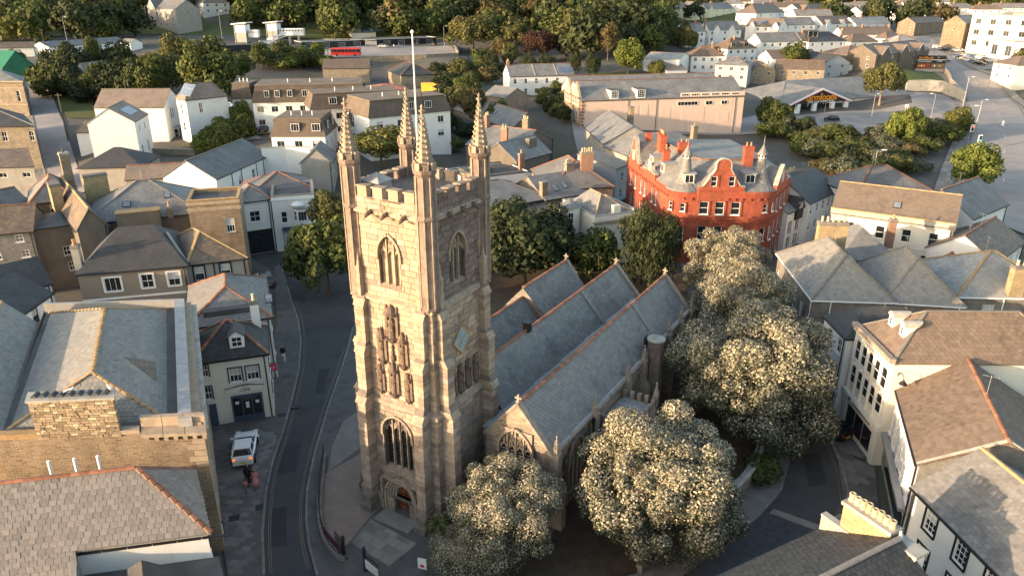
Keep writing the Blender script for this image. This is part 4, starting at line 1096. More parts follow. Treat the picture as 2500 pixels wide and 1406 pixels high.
# south porch with flat lead roof
m = MB(); m.box(9.7, 12.5, 7.6, 12.0, 0, 4.7); m.build('porch', 'ashlar', CH)
m = MB(); m.box(9.95, 12.3, 7.85, 11.75, 4.70, 4.8)
m.build('porch_roof', 'lead', CH)
for k in range(6): MB().box(9.95, 12.3, 7.9 + .65 * k, 7.95 + .65 * k, 4.8, 4.86).build('lead_roll', 'lead', CH)
for k in range(5):
 for y in (7.7, 11.9): MB().box(9.85 + .58 * k, 10.15 + .58 * k, y - .13, y + .13, 4.7, 5.4).build('merlon', 'trim_stone', CH)
for k in range(6): MB().box(12.28, 12.52, 7.7 + .72 * k, 8.05 + .72 * k, 4.7, 5.4).build('merlon', 'trim_stone', CH)
for y in (7.65, 11.95): MB().lathe([(.2, 4.7), (.2, 5.5), (.28, 5.6), (.05, 6.5), (.1, 6.58), (.02, 6.75)], 4, 12.45, y, pi/4).build('pinnacle', 'trim_stone', CH)
# rood-stair turret
MB().lathe([(.8, 0), (.78, 1.2), (.66, 1.35), (.66, 7.3), (.74, 7.4), (.74, 7.55)], 10, 10.3, 17.3).build('stair_turret', 'ashlar_dark', CH)
MB().lathe([(.78, 7.552), (.74, 7.65), (.1, 7.7)], 14, 10.3, 17.3).build('turret_cap', 'concrete', CH)
MB().box(9.36, 9.50, 16.95, 17.6, 6.55, 7.65).build('turret_hatch', 'trim_black', CH)
# embattled stair on the north side
MB().lathe([(1.35, 0), (1.3, 6.4), (1.4, 6.5), (1.4, 6.7), (1.2, 6.72)], 12, -7.2, 16.2).build('north_turret', 'rubble_grey', CH)
for k in range(9):
 t = 2 * pi * k / 9; m = MB(); m.obox(-7.2 + 1.25 * cos(t), 16.2 + 1.25 * sin(t), .25, .48, 6.7, 7.25, t); m.build('merlon', 'trim_stone', CH)
for y in (.7,):
 MB().tube([(9.95, 6.2, 5.9), (9.95, 6.2, 0)], .07, 6).build('downpipe', 'iron', CH); MB().box(9.85, 10.05, 6.05, 6.35, 5.5, 5.9).build('rainwater_head', 'iron', CH)
MB().box(-1.4, 1.6, -4.9, -3.6, 0.02, .12).build('door_step', 'paving_pale', CH)
# ground sheet
def grid_axis(lo, hi, segs):
 out = []; 
 for a, b, st in segs: out += list(np.arange(a, b, st))
 return np.array(out + [hi])
gx = grid_axis(-1500, 1500, [(-1500, -400, 100), (-400, -180, 20), (-180, 280, 4), (280, 480, 20), (480, 1500, 100)])
gy = grid_axis(0, 2600, [(-60, 90, 15), (90, 340, 4), (340, 600, 12), (600, 1600, 60), (1600, 2600, 250)])
XX, YY = np.meshgrid(gx, gy)
tp = np.array(TPTS, float)
def ground_np(x, y):
 d = (x[..., None] - tp[:, 0]) ** 2 + (y[..., None] - tp[:, 1]) ** 2 + 6.0
 w = d ** -1.5; z = (w * tp[:, 2]).sum(-1) / w.sum(-1)
 t = np.clip((y - 100) / 28.0, 0, 1); return z * t * t * (3 - 2 * t)
ZZ = ground_np(XX, YY)
V = np.stack([XX.ravel(), YY.ravel(), ZZ.ravel() - .03], 1)
nx_, ny_ = len(gx), len(gy)
I = (np.arange(ny_ - 1)[:, None] * nx_ + np.arange(nx_ - 1)[None]).ravel()
Fq = np.stack([I, I + 1, I + nx_ + 1, I + nx_], 1)
tag(put('ground', np_mesh('ground', V, Fq, 'town_ground', smooth=True)), kind='structure')
# buildings: helpers
def ext(A, B, z, l=0.0, r=0.0):
 """lengthen the front edge by l metres at its left end and r at its right end"""
 d = hypot(B[0] - A[0], B[1] - A[1]); u = ((B[0] - A[0]) / d, (B[1] - A[1]) / d)
 return (A[0] - u[0] * l, A[1] - u[1] * l), (B[0] + u[0] * r, B[1] + u[1] * r), z
W = 'render_white'
def seagull(x, y, z, rot, label):
 g = empty('seagull', (x, y, z), rot); tag(g, label, 'bird', 'gulls on the rooftops')
 m = MB(); m.tube([(-.26, 0, .16), (-.12, 0, .17), (.05, 0, .19), (.17, 0, .26), (.22, 0, .33), (.27, 0, .34)], [.02, .08, .10, .06, .055, .02], 8); m.build('body', 'trim_white', g, smooth=True)
 m = MB(); m.tube([(.26, 0, .335), (.33, 0, .32)], [.018, .006], 5); m.build('beak', 'gold', g)
 m = MB(); m.tube([(-.34, .05, .16), (-.1, .085, .20), (.06, .085, .20)], [.02, .045, .03], 6); m.tube([(-.34, -.05, .16), (-.1, -.085, .20), (.06, -.085, .20)], [.02, .045, .03], 6); m.build('wings', 'grey_metal', g, smooth=True)
 m = MB(); m.tube([(.02, .03, 0), (.02, .03, .14)], .01, 4); m.tube([(.02, -.03, 0), (.02, -.03, .14)], .01, 4); m.build('legs', 'gold', g)
def bar_sign(root, name, txt, mat, size, p, rot, tilt=pi/2, ex=.01):
 c = bpy.data.curves.new(name, 'FONT'); c.body = txt; c.size = size; c.align_x = 'CENTER'; c.align_y = 'CENTER'; c.extrude = ex
 o = bpy.data.objects.new(name, c); COL.objects.link(o); c.materials.append(MATS[mat])
 dg = bpy.context.evaluated_depsgraph_get(); me = bpy.data.meshes.new_from_object(o.evaluated_get(dg)); bpy.data.objects.remove(o)
 me.materials.clear(); me.materials.append(MATS[mat])
 return put(name, me, root, p, (tilt, 0, rot))
# left side of the street, near
def b1(S):
 root, L, D, E, r = S['root'], S['L'], S['D'], S['E'], S['rise']
 k = r / (D / 2); x1 = 9.3
 pl = [(-.2, -5.2, E - 5.2 * k + .06), (x1, -5.2, E - 5.2 * k + .06), (x1, -.18, E - .18 * k + .06), (-.2, -.18, E - .18 * k + .06)]
 MB().slab(pl, .12).build('roof', 'slate_grey', root)
 la = Laid(root, 'slate_piece_warm', limit=60); la.plane(pl, .37, .30); la.done()
 MB().box(x1 - .25, x1 - .02, -5.2, -.05, 0, E - .5).build('wall', 'render_grey', root)
 for i in range(4):
  c = np.array((5.3 + i * .62, -3.6, E - 3.6 * k + .13)); up = np.array((0, cos(math.atan(k)), sin(math.atan(k))))
  MB().faces([tuple(c), tuple(c + (.56, 0, 0)), tuple(c + (.56, 0, 0) + up * 1.7), tuple(c + up * 1.7)], [(0, 1, 2, 3)]).build('rooflight_pane', 'glass_roof', root)
  MB().beam(tuple(c - (.03, 0, 0)), tuple(c - (.03, 0, 0) + up * 1.7), .06, .08).build('rooflight_bar', 'trim_white', root)
 MB().box(x1 + .1, L + .3, -7, -.03, 0, E - 1.9).build('flat_extension', 'render_grey', root)
 MB().box(x1 + .1, L + .35, -7, -.04, E - 1.9, E - 1.78).build('flat_roof', 'felt', root)
 m = MB(); m.box(11.6, 13.0, -2.9, -1.2, E - 1.8, E - .9); m.faces([(11.5, -3, E - .9), (13.1, -3, E - .9), (13.1, -1.1, E - .9), (11.5, -1.1, E - .9), (12.3, -2.6, E - .2), (12.3, -1.4, E - .2)], [(0, 1, 4), (1, 2, 5, 4), (2, 3, 5), (3, 0, 4, 5)]); m.build('roof_hatch', 'slate_dark', root)
 for i, x in enumerate((8.3, 9.6, 10.8)): MB().tube([(x, D - .6, E + .3), (x, D - .6, E + 2.0)], .09, 8).build('vent_pipe', 'trim_white', root)
 for x in np.arange(x1, L, 1.2): MB().beam((x, -.10, E - .33 - .06), (x + 1.15, -.10, E - .33 - .06), .12, .1).build('gutter', 'trim_black', root)
 MB().box(0, L, D - .2, D + 2.2, 0, E - 1.75).build('flat_extension', 'render_grey', root); MB().box(0, L - .1, D - .2, D + 2.2, E - 1.75, E - 1.64).build('flat_roof', 'felt', root)
 MB().tube([(8, D + 1.5, E - 1.5), (L - 1, D + 1.3, E - 1.5)], .06, 6).build('pipe', 'trim_black', root)
house('corner_shop', 'white walled shop under a lichened slate roof with orange ridge tiles, beside the street', 'building', *ext((-22.16, 29.47), (-15.90, 30.76), 8.00, 9.2), 5.7, 2.35, 'hip', W, 'slate_grey', extra=[('fn', b1)], pieces=('slate_piece_warm', .37, .30), rp=True, base=-.1, gut=None, skew=-.30,
   win={'r': [('n', 2, (1.2, 4.4), 1.0, 1.6)]}, sidewall='render_white')
house('unseen_row_house', 'unseen white walled house continuing the street row, added to shade the street', 'house', (-17.5, 13.0), (-8.6, 15.2), 8.6, 10.5, 3.0, 'gable', W, 'slate_dark', win={'r': [('n', 3, (1.0, 4.0), .9, 1.5)]}, skew=-.45)  # house out of view, added beyond the corner shop to shade the street
def b2(S):
 root, L, D, E = S['root'], S['L'], S['D'], S['E']
 x0, x1, y0, y1 = .4, L - 1.9, 1.1, D - .4; ze, zr = E - .1, E + 2.05; xm = (x0 + x1) / 2 + .3; hi0, hi1 = 3.0, 4.6
 a, b, c, d, p, q = (x0, y0, ze), (x1, y0, ze), (x1, y1, ze), (x0, y1, ze), (xm, y0 + hi0, zr), (xm, y1 - hi1, zr)
 pls = [[a, b, p], [b, c, q, p], [c, d, q], [d, a, p, q]]
 m = MB()
 for s in pls: m.slab(s, .1)
 m.build('roof', 'slate_pale', root)
 la = Laid(root, 'slate_piece_pale', limit=300)
 for s in pls[:2] + pls[3:]: la.plane([(v[0], v[1], v[2] + .004) for v in s], .34, .27)
 la.done()
 for e in ((p, q), (b, p), (c, q), (a, p), (d, q)): ridge_bar(root, (e[0][0], e[0][1], e[0][2] + .06), (e[1][0], e[1][1], e[1][2] + .06), 'ridge_lichen', True, r=.10)
 # parapet with lead capping on the street side, stone cornice beyond
 for i in range(8):
  yy = .2 + (D - .4) * i / 8
  MB().box(L - 1.35, L - .55, yy, yy + (D - .4) / 8 - .02, E - .3, E + .72).build('lead_capping', 'lead', root)
 MB().box(L - .55, L - .05, .3, D, E - .3, E + .30).build('parapet_base', 'dressed', root)
 MB().box(x0 - .3, L - .6, D - .35, D - .02, E - .3, E + .66).build('parapet_base', 'concrete', root)
 MB().box(L - .5, L + .35, -.05, D, E - .12, E + .06).build('cornice', 'concrete', root)
 for i in range(3):
  MB().box(L - 3.6 + i * 1.28, L - 2.35 + i * 1.28, -.55, .35, E - .1, E + .12).build('cornice_stone', 'dressed', root); MB().box(L - 3.6 + i * 1.28, L - 2.35 + i * 1.28, .36, .75, E - .1, E + .75).build('parapet_stone', 'dressed', root)
 for i in range(7):
  m = MB(); x = L - 3.45 + i * .56; m.box(x, x + .26, -.45, 0, E - .34, E - .11); m.box(x + .02, x + .24, -.3, 0, E - .52, E - .34); m.build('bracket', 'dressed', root)
 for i in range(5): MB().box(L - .75 - .35 * (i % 2), L - .0, -.06, .3, E - 1.0 - i * .42, E - .64 - i * .42).build('quoin', 'dressed', root)
 # broad chimney stack on the front wall, stone by stone
 cx0, cx1 = 2.35, 7.15; zt = E + 2.35
 MB().box(cx0 + .05, cx1 - .05, .02, .95, E - .2, zt).build('chimney_core', 'joint', root)
 z = E - 1.4
 while z < zt - .1:
  h = rng.uniform(.14, .2); x = cx0
  while x < cx1 - .05:
   w = rng.choice((.22, .3, .36, .42, .5)); e = min(x + w, cx1)
   if e > cx1 - .12: e = cx1
   if z > E - .3:
    wr = round((e - x) * 20) / 20 or .05
    put('stone', cached(('rb', wr), lambda: MB().box(-wr/2 + .012, wr/2 - .012, 0, .25, .012, .158).mesh('stone', 'rubble_piece')), root, ((x + e) / 2, -.04 - rng.choice((0, .01, .02, .035)), z), 0, ((e - x) / wr, 1, h / .17))
   x = e
  z += h
 MB().box(cx0 - .12, cx1 + .12, -.12, 1.0, zt, zt + .14).build('chimney_cap', 'concrete', root)
 for i in range(9):
  x = cx0 + .4 + (cx1 - cx0 - .8) * i / 8
  m = MB(); pts = [(.17 * cos(pi * k / 6), .17 * sin(pi * k / 6)) for k in range(7)]
  m.faces([(px, -.25, pz) for px, pz in pts] + [(px, .3, pz) for px, pz in pts], [(k, k + 1, 8 + k, 7 + k) for k in range(6)] + [tuple(range(7)), tuple(range(13, 6, -1))]); m.build('chimney_pot', 'pot_dark', root, loc=(x, .45, zt + .14))
 MB().box(0, cx0, -.05, .5, E - .1, E + .22).build('wall_coping', 'ridge_lichen', root); MB().box(cx1, L - 3.7, -.05, .5, E - .1, E + .16).build('wall_coping', 'dressed', root)
 # triangular hole left in the slates
 n = np.array(pls[1][1]) - np.array(pls[1][0]); n /= np.linalg.norm(n); up = np.array(p) - np.array(b); k = (zr - ze) / (x1 - xm)
 f = lambda x, y: (x, y, ze + (x1 - x) * k + .05)
 m = MB(); m.poly([f(x1 - 2.8, y0 + 6.6), f(x1 - .8, y0 + 4.7), f(x1 - .9, y0 + 7.4)]); m.build('roof_hole', 'slate_moss', root)
S2 = house('stone_shop_building', 'old stone building with wide slate hip roof and a broad chimney of dark pots', 'building', (-30.74, 37.23), (-18.82, 38.25), 9.30, 19.6, 2, 'flat', 'rubble_lit', 'felt', parapet=0, extra=[('fn', b2)], base=-.1, skew=-.34, sidewall='dressed',
   win={'r': [('n', 5, (1.6, 4.8), 1.1, 1.8)]})
for i, (x, y, rz) in enumerate(((4.6, .45, .5), (6.9, .5, 2.6))):
 a = S2['ang']; ax, ay = S2['root'].location[:2]; seagull(ax + cos(a) * x - sin(a) * y, ay + sin(a) * x + cos(a) * y, S2['z0'] + S2['E'] + 2.63, rz, ('white gull among the dark chimney pots of the old stone building', 'white gull at the street end of the row of dark chimney pots')[i])
house('slate_roofed_outhouse', 'pale lichened slate roof sloping to the valley gutter of the old stone building', 'building', *ext((-32.68, 38.05), (-30.48, 38.31), 8.70, 3.0, 0), 16.5, 2.3, 'cross', 'rubble_lit', 'slate_pale', pieces=('slate_piece_pale', .36, .3), limit=80, base=-.1, ridge='ridge_lichen', skew=-.34)

def cafe(S):
 root, L, D, E = S['root'], S['L'], S['D'], S['E']
 sg = MB().box(-1.5, 1.5, -.03, .03, -.28, .34).build('sign_board', 'trim_cream', root, loc=(L - 2.1, -.08, E - 3.05))
 bar_sign(root, 'sign_lettering', 'CAFE', 'trim_black', .36, (L - 2.1, -.125, E - 3.12), 0); bar_sign(root, 'sign_lettering', 'TRINITY', 'trim_black', .13, (L - 2.1, -.125, E - 2.83), 0)
 MB().beam((L - 3.65, -.1, E - 2.85), (L - 2.1, -.1, E - 2.64), .06, .08).build('sign_trim', 'trim_blue', root); MB().beam((L - .55, -.1, E - 2.85), (L - 2.1, -.1, E - 2.64), .06, .08).build('sign_trim', 'trim_blue', root)
 dr = MB().box(-1.25, 1.25, -.06, .02, 0, 2.55).build('shopfront', 'trim_blue', root, loc=(L - 2.05, -.02, .1))
 for i in range(3): MB().box(-1.1 + i * .78, -.46 + i * .78, -.085, -.062, .65, 2.35).build('pane', 'glass', dr)
 for x, z in ((-.8, 1.9), (.0, 1.75), (0, 1.45), (.8, 1.8)): MB().box(x - .14, x + .14, -.1, -.088, z - .13, z + .13).build('notice', 'trim_white', dr)
 MB().box(.35, 1.25, -.06, -.01, .1, 2.2).build('door', 'trim_blue', root)
S = house('cafe', 'cream two storey café with blue window frames and an arched sign board', 'café', *ext((-24.53, 53.23), (-20.40, 54.60), 6.20, 1.4), 5.4, 2.1, 'hip', 'trim_cream', 'slate_dark', pieces=('slate_piece_dark', .34, .27), rp=True, base=-.05,
   win={'f': [(.54, 1.05, .98, 1.3, 'six'), (.775, 1.05, .98, 1.3, 'six'), (.12, .3, .8, 1.2, 'six'), (.12, 2.4, .8, 1.2, 'six')], 'r': [('n', 2, (1.05, 3.6), .9, 1.3)]}, wm=dict(surround=('trim_blue', .12), fm='trim_white'),
   extra=[('dorm', 'f', 3.55, .2, 1.15, 1.15, 'gable', W, 'slate_dark', 'sash'), ('chim', 5.1, 4.6, .7, .5, 2.9, 1, W, 'pot_buff'), ('fn', cafe)])
house('cafe_rear_range', 'long slate roofed range with an orange ridge behind the café dormer', 'building', (-28.80, 58.93), (-22.12, 61.41), 6.40, 10.5, 2.1, 'hip', W, 'slate_blue', pieces=('slate_piece', .36, .3), limit=150, rp=True, base=-.05, extra=[('sky', 'f', 7.2, .35, .7, 1.0), ('box', 1.5, 5.4, .6, 3.5, .2, .95, 'felt', 'flat_dormer')], win={'r': [('n', 2, (1, 3.6), .9, 1.3)]})

arch = dict(style='sash', surround=('trim_white', .16), sill='trim_white')
house('pebbledash_house', 'brown pebbledash house with three white arched windows under a dark slate roof', 'house', (-44.16, 69.70), (-34.19, 72.37), 7.40, 9.4, 3.2, 'hip', 'pebbledash', 'slate_dark', hipin=3.4, ridge=None, win={'f': [(.295, .75, 1.55, 1.5, dict(arch, style='case3')), (.615, .7, 1.15, 1.5, arch), (.865, .7, 1.15, 1.5, arch), (.295, 3.9, 1.4, 1.4, arch), (.7, 3.9, 1.1, 1.4, arch)]},
   extra=[('band', .02, .22, 'trim_white', 'f'), ('band', 2.9, .2, 'trim_white', 'f'), ('chim', -.1, 1.6, .7, .9, 2.6, 2, 'render_grey')])
blk = dict(style='one', surround=('trim_black', .16), sill='trim_black')
house('mossy_roofed_house', 'pale rendered corner house with black framed windows and a mossy hip roof', 'house', (-34.46, 73.13), (-28.99, 75.33), 7.20, 7.4, 2.5, 'hip', 'render_grey', 'slate_moss', ridge='ridge_lichen', win={'f': [(.19, .45, 1.0, 1.6, blk), (.64, .45, 1.0, 1.6, dict(blk, blind=True)), (.19, 3.4, 1.0, 1.6, blk), (.64, 3.4, 1.0, 1.6, blk)], 'r': [(1.3, .5, .8, 1.6, blk)]}, extra=[('band', .02, .2, 'trim_white', 'fr'), ('pipe', 'f', 2.55), ('party', .05)], skew=-.45)
def l5(S):
 root, E = S['root'], S['E']
 MB().box(3.6, 8.3, -1.0, .4, E - 2.0, E + 1.0).build('chimney_breast', 'render_brown', root); MB().box(3.5, 8.4, -1.1, .5, E + 1.0, E + 1.1).build('coping', 'ridge_lichen', root)
house('hip_roofed_warehouse', 'large grey slate hip roof with brown rendered chimney breast behind the pebbledash house', 'building', *ext((-50.51, 83.25), (-40.30, 87.21), 8.60, 0, 2), 11.5, 3.2, 'hip', 'render_brown', 'slate_grey', ridge='ridge_grey', extra=[('fn', l5), ('sky', 'f', 9.2, .45, .8, 1.1), ('sky', 'f', 4.6, .3, .9, 1.0), ('chim', 9.4, -.3, .6, .6, 1.2, 1, 'render_brown')])
house('ridged_back_range', 'long narrow slate range with brown chimney blocks running back towards the white house', 'building', (-50.00, 80.84), (-47.50, 82.76), 8.60, 20, 2.2, 'cross', 'render_brown', 'slate_moss', ridge='ridge_lichen', extra=[('chim', -.2, 12, 1.2, 2.6, 3.2, 0, 'brick_yellow'), ('chim', 4.6, 13, 2.8, 1.0, 3.4, 0, 'brick_yellow'), ('chim', 2.3, 18.5, 1.1, 1.1, 5.6, 1, 'rubble_lit', 'pot_dark', 'concrete')])
house('stone_parapet_block', 'sunlit stone block with a heavy crumbling parapet and one white sash window', 'building', (-38.65, 84.77), (-33.05, 86.36), 10.80, 5.6, 1, 'flat', 'rubble_lit', 'felt', parapet=.7, coping='ridge_lichen', win={'f': [(.77, 2.4, .95, 1.75, 'six')]}, extra=[('band', .9, .3, 'dressed', 'fr', .16), ('band', .15, .4, 'dressed', 'fr', .1), ('band', 1.2, .18, 'dressed', 'fr', .08)])
house('brown_gabled_house', 'brown rendered house with orange hipped ridges and one white window', 'house', (-60.92, 89.96), (-56.43, 92.59), 9.20, 8, 2.3, 'hip', 'render_brown', 'slate_grey', win={'f': [(.5, .5, 1.0, 1.2, 'one')]}, rp=False)
house('dark_rendered_house', 'dark brown rendered house with two arched white windows', 'house', (-57.07, 83.00), (-53.03, 85.70), 7.80, 5.2, .4, 'mono', 'render_brown', 'slate_blue', ridge=None, win={'f': [(.72, 2.6, 1.1, 1.15, 'six'), (.76, 4.6, 1.1, 1.15, 'six')]})
house('slate_hung_house', 'grey slate-hung house with small paned windows and a mossy roof', 'house', *ext((-59.30, 81.29), (-56.26, 82.37), 8.00, 5), 7, 2.3, 'gable', 'slate_hung', 'slate_moss', win={'f': [(.82, .4, .85, .85, 'sash'), (.85, 2.3, .85, .85, 'sash'), (.5, 2.3, .85, .85, 'sash')]})
house('blue_slate_outbuilding', 'low building with a blue-grey slate roof beside the brown gabled house', 'building', *ext((-64.75, 89.88), (-62.81, 92.86), 8.40, 5), 7, 1.6, 'gable', 'rubble_grey', 'slate_blue')
house('dark_slate_cottage', 'white cottage with a dark slate roof streaked by gulls', 'house', *ext((-49.72, 65.89), (-46.74, 69.21), 6.60, 6), 5.6, 2.1, 'gable', W, 'slate_dark', ridge=None, win={'f': [(.8, .3, 1.3, .8, 'case')], 'r': [(.5, 2, 1, 1.2)]}, wm=dict(fm='trim_black'))
house('white_slate_cottage', 'white walled cottage whose slate roof runs down beside the stone building', 'house', (-45.20, 58.82), (-45.51, 67.09), 6.40, 6.5, 2.2, 'gable', W, 'slate_dark', ridge=None, win={'f': [(.62, .4, .95, 1.5, 'sash')]}, wm=dict(fm='trim_black'))
# white shops and houses beyond the road bend
def shopfront(S, u0, u1, h, mat, txt=None, glass='glass', face='f'):
 (ox, oy), (ux, uy), rot, LL = face_info(face, S['L'], S['D'])
 o = MB().box(u0, u1, -.09, -.01, .1, h).build('shopfront', mat, S['root'], loc=(ox, oy, .2), rotz=rot)
 n = max(2, int((u1 - u0) / 1.5)); w = (u1 - u0 - .2) / n
 for i in range(n): MB().box(u0 + .1 + w * i + .05, u0 + .1 + w * (i + 1) - .05, -.115, -.092, .55, h - .65).build('pane', glass, o)
house('black_front_shop', 'white shop with a black ground floor front and small hipped slate roof', 'shop', (-36.96, 96.11), (-33.24, 98.13), 7.60, 6, 1.6, 'hip', W, 'slate_grey', win={'f': [(.47, 1.5, 1.35, 1.5, 'sash')]}, extra=[('fn', lambda S: shopfront(S, .25, S['L'] - .2, 3.4, 'trim_black')), ('band', .0, .4, 'trim_white', 'f')])
def sb(S): 
 shopfront(S, 1.0, S['L'] - .9, 3.3, 'render_bluegrey', glass='curtain'); MB().box(1.0, S['L'] - .9, -.7, -.12, 3.35, 3.75).build('awning', 'trim_blue', S['root'])
 MB().lathe([(.9, 0), (.9, .12), (.5, .4), (.05, .55)], 14).build('pediment', 'trim_white', S['root'], loc=(S['L'] - 2.2, -.05, S['E'] - 1.35))
house('blue_awning_shop', 'white shop with a blue awning, bow window and parapet', 'shop', (-32.97, 97.74), (-27.54, 99.23), 7.90, 9, 1, 'flat', W, 'felt', win={'f': [(.26, 2.2, .8, 1.6, 'one')]}, extra=[('bay', 'f', 3.9, 2.2, .7, 1.9, 4.4, W, 'lead', 'case3'), ('fn', sb), ('band', .4, .16, 'trim_white', 'fr', .12)], sidewall='render_grey')
house('slate_roof_terrace', 'grey slate roof with pale hips behind the white shops', 'building', (-37.01, 101.07), (-28.68, 104.77), 7.20, 9, 2.0, 'hip', 'render_grey', 'slate_blue')
house('long_white_house', 'long white house with a blue slate roof and black downpipes', 'house', (-44.2, 107.8), (-41.6, 124.9), 8.00, 8.6, 2.6, 'gable', W, 'slate_blue', ridge='ridge_grey', win={'f': [(.12, 4.6, .9, 1.2), (.4, 1.1, .9, 1.5), (.66, 1.1, .9, 1.5), (.92, 1.1, .9, 1.5), (.5, 4.2, .9, 1.5)]}, extra=[('pipe', 'f', 4.5), ('pipe', 'f', 7.5), ('pipe', 'f', 12.5), ('pipe', 'f', 15.0)])
house('grey_gabled_workshop', 'grey rendered gabled workshop beside a long pale yard wall', 'building', (-35.1, 120.9), (-30.1, 121.4), 7.55, 7, 2.3, 'cross', 'render_grey', 'slate_blue', ridge=None, win={'r': [(2, .6, .8, 1.2)]})
house('brown_tiled_range', 'low brick range with a rust-brown slate roof in front of the walled bank', 'building', (-62.9, 117.5), (-54.1, 120.0), 5.53, 6, 1.6, 'gable', 'render_grey', 'tile_brown', ridge='ridge_red')
house('slate_pitched_shed', 'dark slate roofed shed behind the round-topped chimney', 'building', (-72.2, 120.8), (-62.2, 121.9), 6.74, 9, 2.4, 'hip', 'render_grey', 'slate_dark', ridge=None)
# the large white house with solar panels
house('white_villa_wing', 'white gabled wing with solar panels on brown tiles, nearest the road', 'house', (-76.0, 132.9), (-68.3, 134.4), 12.07, 9.5, 2.5, 'cross', W, 'tile_brown', ridge='ridge_grey', win={'r': [(2.6, 1.0, .8, 1.3, 'one'), (6.2, 1.0, .8, 1.3, 'one'), (2.4, 4.6, .9, 1.6, 'one'), (6.4, 4.4, .9, 2.0, 'one')]}, extra=[('solar', 'r', 4.9, .28, 5.2, 2.0)], ov=.1)
house('white_villa', 'large white villa with brown tiled roof, arched windows and a bay', 'house', (-84.0, 150.5), (-70.3, 151.2), 12.22, 9.5, 3.0, 'gable', W, 'tile_brown', ridge='ridge_grey', ov=.1, win={'r': [(3.2, .6, .6, 2.2, 'one'), (4.4, .6, .6, 2.2, 'one')]}, extra=[('bay', 'r', 4.2, 2.8, .9, 4.6, 8.4, W, 'lead', 'one')])
house('solar_panel_house', 'solar panelled rear block of the white villa with a slate hip', 'house', (-68.2, 152.6), (-65.2, 150.1), 13.92, 9, 2.6, 'hip', W, 'tile_brown', ridge='ridge_grey', win={'f': [(.45, 1.0, .7, 2.2, 'one'), (.45, 4.8, .9, 1.6, 'one')], 'r': [(3, 1, .8, 2)]}, extra=[('solar', 'f', 3, .2, 4.4, 2.6)])
house('white_lean_to', 'low white annexe with a small hipped tiled roof beside the white villa', 'house', (-88.3, 149.8), (-85.9, 150.6), 7.50, 6, 1.4, 'hip', W, 'tile_brown', ridge='ridge_grey')
# far left street
house('stone_terrace', 'two storey stone terrace end with quoins and a dark slate roof', 'house', *ext((-99.0, 143.4), (-93.0, 144.2), 9.72, 8), 15, 3.0, 'hip', 'rubble', 'slate_dark', ridge='ridge_grey', win={'f': [(.6, 1.0, 1.0, 1.9), (.95, 1.0, .9, 1.9)], 'r': [('n', 3, (1.0, 4.6), .9, 1.6)]}, skew=-.58)
house('grey_flat_extension', 'grey rendered extension with two small white windows', 'house', *ext((-84.1, 119.3), (-78.9, 119.8), 7.21, 8), 6, 1.8, 'mono', 'render_grey', 'slate_moss', ridge=None, win={'f': [(.62, 1.0, 1.3, .8, 'case'), (.9, 1.0, 1.3, .8, 'case')]}, skew=-.58)
house('stone_chapel', 'pale stone chapel with round-headed windows and a parapet', 'chapel', *ext((-120.8, 178.8), (-115.5, 178.8), 14.01, 8), 12, 2.6, 'hip', 'rubble', 'slate_grey', ridge=None, win={'f': [(.88, 1.9, .8, 2.6, 'one'), (.5, 1.9, .8, 2.6, 'one')], 'r': [('n', 3, (1.9,), .8, 2.6, 'one')]}, extra=[('band', -.3, .5, 'dressed', 'fr', .2), ('band', 1.2, .2, 'dressed', 'fr'), ('band', 5.0, .2, 'dressed', 'fr')], skew=-.58)
house('white_gabled_cottage', 'white gabled cottage with a steep brown roof among trees', 'house', (-116.6, 201.2), (-110.0, 199.5), 12.23, 9, 4.2, 'cross', W, 'tile_brown', ridge=None, win={'f': [(.5, 1.0, 1.4, 1.2, 'case')]})
# mansard flats
def mans(S, h, cols, ww=1.5, wh=1.35, flat='felt_brown', sides=True, inset=.75):
 root, L, D, E = S['root'], S['L'], S['D'], S['E']
 bt = [(-.25, -.25), (L + .25, -.25), (L + .25, D + .25), (-.25, D + .25)]; tp_ = [(inset, inset), (L - inset, inset), (L - inset, D - inset), (inset, D - inset)]
 MB().prism(bt, E, E + h, 0, top=tp_).build('mansard_roof', 'mansard', root); MB().prism([(inset - .15, inset - .15), (L - inset + .15, inset - .15), (L - inset + .15, D - inset + .15), (inset - .15, D - inset + .15)], E + h, E + h + .16).build('flat_roof', flat, root)
 for u in cols:
  x = u * L if u < 1 else u
  b = MB().box(-ww/2 - .1, ww/2 + .1, 0, .75, -.1, wh + .15).build('dormer', 'mansard', root, loc=(x, -.02, E + h * .32))
  add_window(b, (0, -.03, .02), 0, ww, wh, 'case3' if ww > 1.3 else 'case')
 if sides: 
  for u in (.3, .7):
   b = MB().box(-.6, .6, 0, .75, -.1, wh + .15).build('dormer', 'mansard', root, loc=(L + .02, D * u, E + h * .32), rotz=pi/2); add_window(b, (0, -.03, .02), 0, 1.0, wh, 'case')
 for k in range(3): MB().tube([(L * (.3 + .2 * k), D * .4, E + h), (L * (.3 + .2 * k), D * .4, E + h + .9)], .1, 6).build('vent_pipe', 'trim_white', root)
FG = 'mansard roofed flats'
def flat_block(label, ABz, D, h, cols, n, **k):
 return house('apartment_block', label, 'flats', *ABz, D, 1, 'flat', W, 'felt', parapet=0, group=FG, win={'f': [('n', n, (.75, 3.4), 1.4, 1.25, 'case')], 'r': [('n', 3, (.75, 3.4), 1.0, 1.2, 'case')]}, extra=[('fn', lambda S: mans(S, h, cols, **k))] )
flat_block('nearest small brown mansard block of flats with four windows', ext((-43.4, 133.0), (-33.8, 133.3), 9.60), 11, 3.0, (.46, .85), 3)
flat_block('wide front block of mansard flats with three upper windows, beside the scaffold', ext((-32.2, 144.1), (-22.1, 145.7), 9.60), 10, 2.9, (.2, .52, .82), 4)
